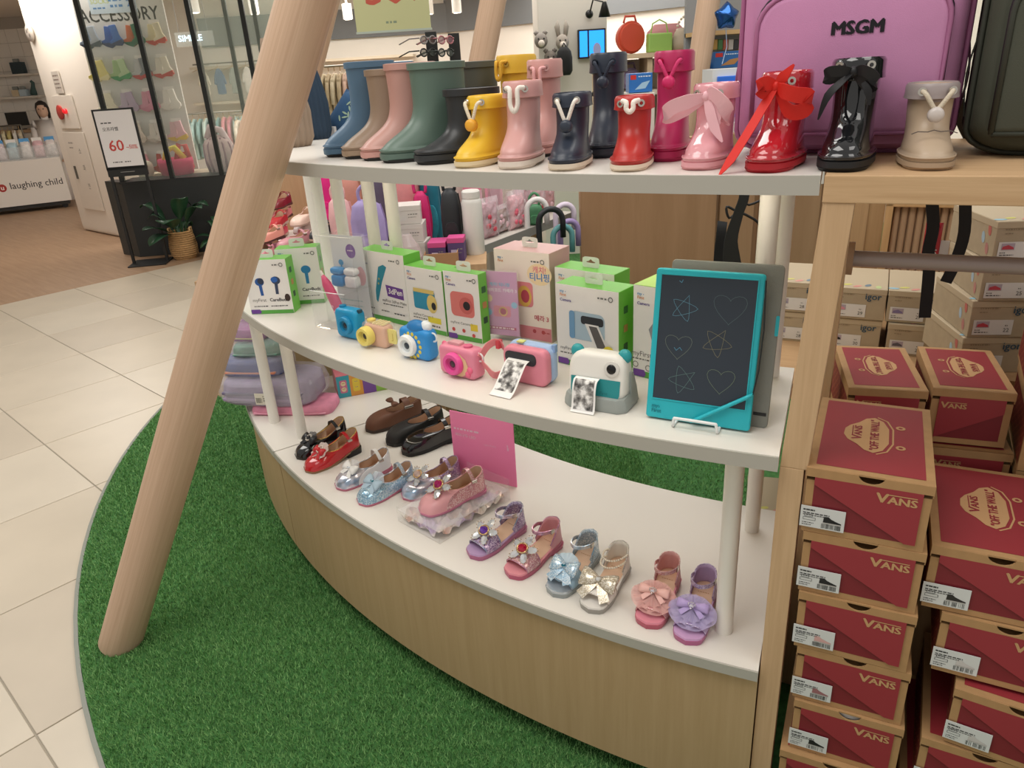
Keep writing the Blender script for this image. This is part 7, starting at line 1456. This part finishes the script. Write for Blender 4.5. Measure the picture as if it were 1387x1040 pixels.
o = MB().box(.462, .62, .76, 1.0, ZI, 1.1495).build('wooden_box', wood('#a98660', '#b8966e', 5), None); o.location = TP; o.rotation_euler = (0, 0, T_RZ); tag(o, 'wooden box hidden behind the turned beige stack', 'box')
# slatted panel at the back
t = thing('slatted_panel', 'oak framed panel of upright rounded slats behind the shoe boxes', 'panel', tpt(0, 1.30, 0), T_RZ); FW = wood('#b68f60', '#c7a274', 5, .5, (12, 12, .8))
MB().box(.105, .125, -.03, .03, ZI, 1.10).build('stile', FW, t, bevel=.002); MB().box(.105, .62, -.03, .03, 1.065, 1.12).build('top_rail', FW, t, bevel=.002); MB().box(.125, .62, .0, .02, ZI, 1.07).build('backing', wood('#9f8163', '#b29375', 5, .55, (12, 12, .8)), t)
for k in range(24): MB().lathe([(.0088, ZI), (.0088, 1.068)], 12, (True, True)).build('slat', wood('#9f8163', '#b29375', 5, .55, (12, 12, .8)), t, smooth='auto', loc=(.136+k*.0205, -.004, 0))
MB().box(-.06, .104, -.02, .03, ZI, 1.20).build('side_board', wood('#9c7b54', '#ad8c64', 5), t); MB().box(.02, .06, -.024, -.02, ZI, 1.20).build('batten', wood('#a58560', '#b5956d', 5), t)
# the pink backpack's straps hang behind the table
bp = [o for o in bpy.data.objects if o.get('label', '').startswith('large orchid')][0]
def bl(u, v, z): return Vector((u-.008, v-.228, z-Z_TOP-.0052))
ribbon([bl(.150, .34, Z_TOP+.10), bl(.16, .44, Z_TOP+.03), bl(.172, .485, Z_TOP-.02), bl(.172, .49, 1.24), bl(.184, .49, 1.17), bl(.183, .49, 1.12), bl(.190, .49, 1.08), bl(.196, .49, .985)], .022, (1, .1, 0), .002).build('shoulder_strap', M('#201f20', rough=.8), bp, smooth='auto')
ribbon([bl(.165, .34, Z_TOP+.10), bl(.20, .44, Z_TOP+.03), bl(.226, .487, Z_TOP-.02), bl(.228, .492, 1.24), bl(.238, .492, 1.16), bl(.232, .492, 1.10), bl(.222, .492, 1.06)], .021, (1, .1, 0), .002).build('shoulder_strap', M('#201f20', rough=.8), bp, smooth='auto')
t = thing('swing_tag', 'red plastic tag with white card hanging by the black strap', 'tag', tpt(.190, .50, 1.09), T_RZ)
MB().pillow(-.018, .012, -.006, .006, .0, .085, 6, 8).build('red_bag', M('#b8202a', rough=.3), t, smooth=True); F2().text('SI', .006, .02, .022, rot=PI/2, bold=.05).build('lettering', M('#e9dcd8'), t, FRONT(-.0068)); MB().box(.006, .028, .002, .003, .0, .05).build('white_card', M('#d9d5d0'), t)
t = thing('hanging_rail_peg', 'pale wooden peg end beside the leaning beige box', 'peg', tpt(.40, .50, 1.175), T_RZ); MB().lathe([(.010, 0), (.016, .004), (.016, .20)], 16, (True, True)).build('peg', wood('#cfa987', '#dcb997', 5), t, smooth='auto', rot=(0, PI/2, 0))
# boxes on the floor behind the base
for k, z in enumerate((.013, .105, .197)):
    p = onz(1040, 690, .1); tt = igor('beige shoe box %s the floor behind the base' % ('lying on', 'second up from', 'third up from')[k], 0, 0, 0, 26, '#3a3a3c', w=.16); tt.location = (.66, 1.80, z); tt.rotation_euler = (0, 0, -.3)
# ------------------------------------------------------------------ inside the ring, seen between the shelves
BRW = wood('#b1906c', '#be9d79', 4, .55, (8, 8, .6), .02)
a, b = ony(330, 300, 3.4), ony(602, 300, 3.4)
t = thing('wood_partition', 'tan wooden partition behind the crowded child bags', 'panel', (a.x, 3.4, 0)); W_ = b.x-a.x
MB().box(0, W_-.03, 0, .03, 0, 1.20).build('panel', BRW, t); MB().box(W_-.03, W_, -.01, .04, 0, 1.20).build('edge_post', wood('#c9a680', '#d6b590', 5), t)
a, b = ony(335, 320, 2.6), ony(625, 320, 2.6); ZT = .86
t = thing('inner_table', 'wooden table inside the ring heaped with shoes and boxes', 'table', (a.x-.22, 2.60, 0)); W_ = b.x-a.x+.10
x0_ = a.x-.22; MB().loft([[(x_-x0_, y_-2.60, z_) for x_, y_ in ((x0_, 2.60), (-.065, 2.60), (-.065, 2.79), (-.145, 2.85), (-.380, 3.01), (-.380, 3.38), (x0_, 3.38))] for z_ in (ZT-.03, ZT)]).build('table_top', BRW, t) 
for x in (.42, W_-.06):
    for y in (.20, .63): MB().box(x, x+.04, y, y+.04, 0, ZT-.03).build('leg', BRW, t)
MB().box(.30, W_-.02, .24, .26, .6, ZT-.03).build('apron', BRW, t)
rr = random.Random(21)
heap = [('#d98a8a', 'coral pink'), ('#b3262c', 'deep red'), ('#e6b0b4', 'blush'), ('#1b1a1c', 'black'), ('#e8c9b8', 'peach'), ('#c93038', 'cherry red'), ('#dca0b8', 'orchid pink'), ('#f0dcd0', 'cream'), ('#18181a', 'jet black'), ('#d98f78', 'salmon'), ('#cf6a84', 'raspberry'), ('#e6c0c8', 'pale rose'), ('#8a5a48', 'brown'), ('#e09aa8', 'candy pink'), ('#d24a5c', 'strawberry'), ('#e8a090', 'light coral'), ('#eee4d4', 'ivory'), ('#c48a90', 'dusty rose'), ('#7a1e28', 'wine red'), ('#2c2c30', 'charcoal'), ('#e6b48c', 'apricot'), ('#d04a94', 'fuchsia'), ('#f0b4c4', 'bubblegum'), ('#e4dcd8', 'pearl'), ('#b08a68', 'tan'), ('#b890a8', 'mauve')]
spots = [(352, 324), (372, 306), (386, 300), (398, 318), (412, 306), (428, 302), (362, 338), (378, 326), (392, 334), (412, 326), (430, 320), (442, 334), (398, 346), (420, 346), (344, 334), (366, 316), (392, 308), (420, 312), (404, 300), (438, 312), (352, 346), (384, 318), (406, 336), (426, 334), (372, 346), (440, 346)]
HTRAYS = []
for k, (px, py, w_, d_, h_, cc) in enumerate(((372, 322, .34, .20, .030, '#e6cfc0'), (398, 312, .34, .17, .060, '#dba9a4'))):
    p = onz(px, 345, ZT); t = thing('shoe_tray', '%s open cardboard tray under the heaped shoes' % ('cream', 'rose')[k], 'tray', (p.x+.02, p.y-.06+.20*k, ZT), .1)
    MB().box(-w_/2, w_/2, -d_/2, d_/2, 0, h_).build('tray', M(cc, rough=.7), t, bevel=.004); HTRAYS.append(t); F2().rect(-w_/2+.01, w_/2-.01, -d_/2+.01, d_/2-.01).build('liner', M('#e8ddd2'), t, TOP(h_))
from mathutils.bvhtree import BVHTree
def world_mesh(o):
    V, F = [], []
    for m_ in [o]+list(o.children):
        if m_.type == 'MESH':
            k_ = len(V); V += [o.location+(Matrix.Rotation(o.rotation_euler.z, 3, 'Z') @ v.co) for v in m_.data.vertices]; F += [tuple(i+k_ for i in p.vertices) for p in m_.data.polygons]
    return V, F
LAID = [BVHTree.FromPolygons(*world_mesh(o)) for o in HTRAYS]
order = sorted(range(len(spots)), key=lambda k_: -spots[k_][1])
for k in order:
    (cc, nm), (px, py) = heap[k], spots[k]
    lay = .0 if py > 345 else (.045 if py > 329 else (.085 if py > 315 else .125))
    t = flat('%s child shoe in the heap on the inner table' % nm, (px, py), -118+rr.uniform(-22, 22), .150, .056, M(cc, rough=.35), '#c9b0a0' if k % 3 else '#5a4038', heel=.006, z=ZT+lay, strap=M(cc, rough=.4), group='shoes heaped on the inner table', name='child_shoe', back=.036, wall=.024, rise=.016)
    i_ = order.index(k); t.location.x, t.location.y = ((-1.02+.115*(i_ % 4)+rr.uniform(-.01, .01), 2.74+.125*(i_//4)) if i_ < 16 else (-.99+.105*((i_-16) % 4)+rr.uniform(-.01, .01), 2.80+.13*((i_-16)//4)))
    t.location.z = ZT+.0005; V, F = world_mesh(t); dz = 0.0
    while dz < .35 and any(BVHTree.FromPolygons([v+Vector((0, 0, dz)) for v in V], F).overlap(b_) for b_ in LAID): dz += .004
    t.location.z += dz; LAID.append(BVHTree.FromPolygons([v+Vector((0, 0, dz)) for v in V], F))
def hang_bag(label, px, py, Y, w, d, h, colr, strap=None, rz=0.0, top=1.30, print_=None, name='child_bag'):
    p = ony(px, py, Y); h = h+max(0, p.z-ZT); p.z = min(p.z, ZT); t = thing(name, label, 'bag', p, rz, 'bags crowded inside the ring')
    n = 20; rings = [[(w/2*k*math.copysign(abs(math.cos(a_))**.75, math.cos(a_)), d/2*k2*math.sin(a_), z*h) for a_ in (2*PI*j/n for j in range(n))] for k, k2, z in ((.75, .6, 0), (.95, .95, .06), (1, 1, .3), (.98, .95, .7), (.8, .75, .92), (.4, .4, 1.0))]
    MB().loft(rings).build('body', M(colr, rough=.55, var=.1, vscale=20), t, smooth=True)
    MB().loft([[(w/2*.7*k*math.copysign(abs(math.cos(a_))**.6, math.cos(a_)), -d/2*.9-.012*kk, h*.12+h*.4*zz) for a_, zz in [(2*PI*j/n, .5+.5*math.sin(2*PI*j/n)) for j in range(n)]] for k, kk in ((1, 0), (1, .7), (.85, 1))], (False, True)).build('pocket', M(print_ or colr, rough=.5, var=.25, vscale=40), t, smooth='auto')
    MB().tube(smooth_path([(-.02, 0, h*.97), (-.022, 0, h+.03), (0, 0, h+.05), (.022, 0, h+.03), (.02, 0, h*.97)], 3), .006, 6).build('handle', M(strap or colr, rough=.6), t, smooth=True)
    for s in (-1, 1): ribbon([(s*w*.3, d*.4, h*.9), (s*w*.42, d*.5, h*.5), (s*w*.3, d*.45, .05)], .02, (1, 0, 0), .003).build('strap', M(strap or colr, rough=.6), t)
    return t
hang_bag('magenta child bag behind the white posts', 447, 294, 3.24, .075, .07, .22, '#d81f7c'); hang_bag('rose gold quilted child bag behind the white posts', 479, 300, 3.24, .10, .07, .20, '#c98a7c', print_='#e0c0a8')
hang_bag('red strapped child bag with mirror trim behind the posts', 466, 262, 3.34, .12, .05, .12, '#b82a48'); hang_bag('grey violet printed child bag behind the posts', 514, 300, 3.0, .09, .07, .24, '#5c5468', print_='#8a7a90'); hang_bag('pink floral child bag standing behind the white cartons', 556, 295, 2.93, .095, .07, .22, '#d98f90', print_='#e6a8a4')
hang_bag('teal sequin child bag behind the hot pink bag', 587, 312, 2.93, .075, .06, .26, '#1f6f84', print_='#2a8a9c'); hang_bag('hot pink strap bag in front of the teal bag', 576, 330, 2.865, .06, .04, .20, '#d02a70')
hang_bag('lavender child backpack on the inner table', 503, 335, 2.68, .125, .10, .17, '#a898cc', print_='#b5a6d6', name='child_backpack'); hang_bag('blush pink plush bag on the inner table', 466, 325, 2.82, .09, .08, .16, '#e6b4b4', name='child_backpack')
def small_box(name, label, px, py, Y, w, d, h, colr, top=None, rz=0.0, z=None, group=None, mark=None):
    p = ony(px, py, Y); t = thing(name, label, 'box', (p.x, Y, p.z if z is None else z), rz, group); MB().box(-w/2, w/2, 0, d, 0, h-.004).build('body', M(colr, rough=.5), t, bevel=.0015)
    MB().box(-w/2-.001, w/2+.001, -.001, d+.001, h-.018, h).build('lid', M(top or colr, rough=.5), t, bevel=.001); F2().rect(-w*.3, w*.05, h*.2, h*.5).build('label_sticker', M('#d9d6d0' if not mark else mark), t, FRONT(0)); F2().fuzz(w*.1, w*.4, h*.5, h*.08, 3).fuzz(w*.1, w*.35, h*.35, h*.06, 4).build('print', M('#8a8680'), t, FRONT(0)); return t
for k, (py, nm) in enumerate(((334, 'lowest'), (316, 'middle'), (297, 'topmost'))): small_box('white_carton', '%s white carton in the small stack on the inner table' % nm, 553+k*-2, py, 2.725, .125-.006*k, .10, .066, '#d9d4cd', z=ZT+.067*k, rz=-.15+.1*k)
small_box('purple_carton', 'purple and pink carton with a round mark on the inner table', 591, 334, 2.665, .064, .09, .072, '#5a4676', '#d0528c', -.1, ZT, mark='#d9d0e0'); small_box('purple_carton', 'second purple and pink carton beside the teal bag', 617, 333, 2.665, .060, .065, .085, '#5a4676', '#d0528c', -.08, ZT, mark='#c9bcd6')
t = thing('plastic_bag', 'clear crinkled plastic bag on the inner table', 'bag', ony(552, 338, 2.655), .2); t.location.z = ZT; rr = random.Random(4)
MB().loft([[(.052*k*math.cos(a_)*(1+.1*rr.uniform(-1, 1)), .042*k*math.sin(a_), z) for a_ in (2*PI*j/20 for j in range(20))] for k, z in ((.95, 0), (1, .03), (.8, .07), (.35, .11))]).build('film', clear('#e0d0d0', .5, .15), t)
t = thing('cardboard_tray', 'open kraft cardboard tray in front of the purple cartons', 'tray', ony(586, 352, 2.45), 0); t.location.z = ZT
t.location = (ony(598, 352, 2.62).x, 2.606, ZT); MB().box(-.06, .06, 0, .004, 0, .045).build('front', M('#a9805c', rough=.8), t); MB().box(-.06, .06, .004, .05, 0, .003).build('bottom', M('#a9805c', rough=.8), t); MB().box(-.06, -.057, .004, .05, 0, .045).build('side', M('#a9805c', rough=.8), t); MB().box(.057, .06, .004, .05, 0, .045).build('side', M('#a9805c', rough=.8), t)
# black bag and white bottle
t = hang_bag('black child bag beside the white bottle', 615, 335, 2.80, .075, .08, .22, '#26292c'); t.location.z = ZT
p = ony(628, 325, 2.80); t = thing('white_bottle', 'tall white bottle standing beside the black bag', 'bottle', (-.108, 2.775, ZT))
MB().lathe([(.035, 0), (.038, .01), (.038, .19), (.034, .203), (.0325, .2045), (.0325, .2065), (.034, .208), (.034, .23), (.03, .235)], 20, (True, True)).build('bottle', M('#dcd9d3', rough=.4), t, smooth='auto'); pass
# accessory shelf
ZA = .84
a, b = onz(636, 341, ZA), onz(728, 306, ZA); u_ = (b-a); rz_ = math.atan2(u_.y, u_.x)
t = thing('accessory_shelf', 'grey edged shelf of bagged hair accessories inside the ring', 'shelf', a, rz_); L_ = u_.length+.35
MB().box(0, L_, 0, .26, -.03, 0).build('board', M('#cfc9bf', rough=.5), t); MB().box(0, L_, -.004, 0, -.032, .004).build('edge', M('#8b8a84', rough=.5), t); MB().box(0, L_, .25, .27, -.03, .45).build('back', M('#d9d2c6', rough=.6), t)
for x_ in (.02, L_-.06): MB().box(x_, x_+.04, .19, .23, -ZA+.012, -.03).build('leg', BRW, t)
def ap(x, y, z=0.0): return Vector((a.x+math.cos(rz_)*x-math.sin(rz_)*y, a.y+math.sin(rz_)*x+math.cos(rz_)*y, ZA+z))
rr = random.Random(9)
pk = [(.06, .06, .16, '#7d9aa4', 'teal grey'), (.14, .09, .13, '#c8c0c0', 'crinkled clear'), (.24, .07, .15, '#b98a94', 'mauve'), (.34, .08, .10, '#8a6a5c', 'brown beaded'), (.44, .06, .15, '#d9a0a8', 'rose'), (.56, .10, .20, '#dba0ae', 'tall candy pink'), (.66, .09, .18, '#e0aeb6', 'pale pink'), (.80, .12, .22, '#d9949c', 'salmon pink')]
for k, (x, y, h_, cc, nm) in enumerate(pk):
    t = thing('accessory_pack', '%s bagged hair accessory pack on the grey edged shelf' % nm, 'pack', ap(x, y), rz_+rr.uniform(-.3, .1), 'packs on the accessory shelf')
    MB().pillow(-.055, .055, -.02, .02, 0, h_, 8, 8, noise=.25).build('contents', M(cc, rough=.5, var=.35, vscale=50), t, smooth=True); MB().pillow(-.062, .062, -.026, .026, 0, h_+.02, 8, 8, noise=.3).build('bag', clear('#efe6ea', .28, .12, .9), t); mb = MB()
    for j in range(5): mb.ball((rr.uniform(-.03, .03), -.022, rr.uniform(.03, h_*.8)), .012, 8, 5, (1, .5, 1))
    mb.build('ornaments', M(('#e0687c', '#e8d0d0', '#c84858', '#e0b8c0')[k % 4], rough=.4), t, smooth=True)
for k, (x, z, cc, nm) in enumerate(((.30, .14, '#e0829a', 'bright pink'), (.46, .13, '#e6a2b4', 'light pink'))):
    t = thing('toy_blister', '%s blister card toy leaning at the back of the accessory shelf' % nm, 'pack', ap(x+.02, .20, 0), rz_-.15, 'packs on the accessory shelf'); MB().rbox(-.055, .055, 0, .003, 0, .24, .012).build('card', M(cc, rough=.35), t); MB().rbox(-.04, .04, -.018, 0, .03, .18, .01).build('blister', clear('#f6dce2', .45, .08), t)
    for q in range(3): F2().ell(-.018+.018*q, .07+.045*(q % 2), .012).build('toy_picture', M(('#d9485c', '#f0c8d0', '#b83a6a')[q]), t, FRONT(0), .002+.0002*q)
# umbrellas
t0 = ony(750, 335, 3.2); st = thing('umbrella_stand', 'dark basket stand of child umbrellas', 'umbrella stand', (t0.x, 3.2, 0)); MB().lathe([(.155, 0), (.17, .55), (.165, .55), (.15, .02)], 20, (True, False)).build('basket', M('#4a4038', rough=.8), st, smooth='auto')
for k, (px, py, cc, nm, r_) in enumerate(((727, 284, '#e0dcda', 'white', .045), (746, 300, '#23262a', 'black', .052), (765, 290, '#d9cbdc', 'lilac', .042), (771, 312, '#9a86b4', 'violet', .040), (762, 320, '#5f9a9e', 'teal', .042))):
    Yk = {'white': 3.28, 'black': 3.09, 'lilac': 3.27, 'violet': 3.18, 'teal': 3.12}[nm]; p = ony(px, py, Yk); t = thing('umbrella', '%s hooked umbrella handle in the stand' % nm, 'umbrella', (p.x, Yk, 0), .2, 'umbrellas in the basket stand')
    pts = [(-r_, 0, .30), (-r_, 0, p.z)]+[(-r_*math.cos(a_), 0, p.z+r_*math.sin(a_)) for a_ in (PI*j/10 for j in range(1, 11))]+[(r_, 0, p.z-.07)]
    MB().tube(pts, .0125, 8).build('handle', M(cc, rough=.4), t, smooth=True); MB().lathe([(.012, .03), (.028, .10), (.030, .40), (.010, p.z-.12)], 12, (True, True)).build('folded_canopy', M(cc, rough=.7), t, smooth=True, loc=(-r_, 0, 0))
t = hang_bag('small green pouch beside the black umbrella', 728, 330, 3.3, .07, .05, .09, '#4f8a62'); t.location = ap(.545, .028)
# big wooden cabinet
a, b = ony(788, 360, 3.4), ony(966, 360, 3.4)
t = thing('wooden_cabinet', 'large plain brown wooden cabinet inside the ring', 'cabinet', (a.x, 3.4, 0)); W_ = b.x-a.x
MB().box(0, W_, 0, .02, 0, 1.17).build('front_panel', wood('#9c7857', '#a98463', 3, .55, (5, 5, .4), .01), t); MB().box(0, W_, .02, .07, 0, 1.17).build('carcass', BRW, t)
a2, b2 = ony(967, 360, 3.44), ony(1150, 360, 3.44)
t = thing('drawer_cabinet', 'brown drawer cabinet with cables and warning label', 'cabinet', (a2.x+.01, 3.44, 0), -.05); W2 = b2.x-a2.x+.1
MB().box(0, W2, .02, .07, 0, 1.17).build('carcass', wood('#9a7757', '#a88564', 3, .55, (5, 5, .4), .01), t)
for x0, x1, z0, z1 in ((0, W2*.22, 1.03, 1.17), (0, W2*.22, .2, .98), (W2*.24, W2*.62, .2, 1.02), (W2*.24, W2*.62, 1.06, 1.17), (W2*.645, W2, .2, 1.05), (W2*.645, W2, 1.09, 1.17)): MB().box(x0+.004, x1-.004, 0, .02, z0, z1).build('door', wood('#9a7757', '#a88564', 3, .55, (5, 5, .4), .01), t, bevel=.002)
MB().box(W2*.52, W2*.62, -.002, 0, .93, 1.05).build('warning_label', M('#d9d2c9'), t); F2().rect(W2*.525, W2*.615, 1.02, 1.045).build('label_head', M('#b8322c'), t, FRONT(-.002)); F2().fuzz(W2*.525, W2*.61, .99, .014, 3).fuzz(W2*.525, W2*.60, .965, .010, 4).fuzz(W2*.525, W2*.60, .945, .010, 5).build('label_print', M('#5a5450'), t, FRONT(-.002)); MB().box(W2*.78, W2*.95, -.002, 0, 1.0, 1.025).build('tape', M('#c9b9a4'), t)
t = thing('black_strap', 'wide black webbing strap hanging by the drawer cabinet', 'strap', ony(1004, 262, 2.2), 0); ribbon([(0, 0, .1), (.01, 0, 0), (-.005, 0, -.06), (-.022, 0, -.14), (-.012, 0, -.24), (-.012, 0, -.4)], [.03, .03, .03, .04, .06, .06], (1, 0, 0), .003).build('webbing', M('#1f2220', rough=.8), t, smooth='auto')
t = thing('black_strap', 'narrow black webbing strap hanging beside the brown cabinet', 'strap', ony(977, 315, 2.3), 0); ribbon([(.008, .02, .03), (.0, 0, .0), (-.005, 0, -.1), (-.008, 0, -.4)], .03, (1, 0, 0), .003).build('webbing', M('#17191a', rough=.8), t, smooth='auto')
t = thing('cable', 'coiled black cable hanging at the drawer cabinet', 'cable', ony(1010, 285, 2.3), 0); MB().tube(smooth_path([(-.03, 0, .0), (-.06, 0, .015), (-.05, 0, -.02), (-.02, 0, -.005), (.03, 0, -.03), (.06, 0, -.05), (.05, .01, .06), (.02, 0, .1), (.0, 0, .02), (.05, 0, .03)], 4), .004, 6).build('lead', M('#1a1a1a', rough=.5), t, smooth=True)

# everything that stands on the grass mat is cut flush with its backing
for o in [q for q in bpy.data.objects if q.parent is None]:
    if o.name.split('.')[0] in ('wooden_pole', 'toy_shelf', 'drawer_cabinet', 'wooden_cabinet', 'display_plinth', 'bag_display_unit', 'umbrella_stand', 'inner_table', 'sunglasses_stand', 'eyewear_rack', 'wood_partition', 'accessory_shelf', 'back_counter', 'column'):
        if o.name == 'column': continue
        Mw = o.matrix_basis.copy()
        if o.rotation_mode == 'QUATERNION': Mw = Matrix.Translation(o.location) @ o.rotation_quaternion.to_matrix().to_4x4()
        for m_ in ([o] if o.type == 'MESH' else [])+list(o.children):
            if m_.type != 'MESH': continue
            Mm = Mw @ m_.matrix_basis if m_ is not o else Mw; Mi = Mm.inverted()
            for v in m_.data.vertices:
                q = Mm @ v.co
                if q.z < .0115:
                    if o.name.startswith('wooden_pole'):
                        ax = (Mm.to_3x3() @ Vector((0, 0, 1))).normalized(); q = q+ax*((.0115-q.z)/ax.z)
                    else: q.z = .0115
                    v.co = Mi @ q
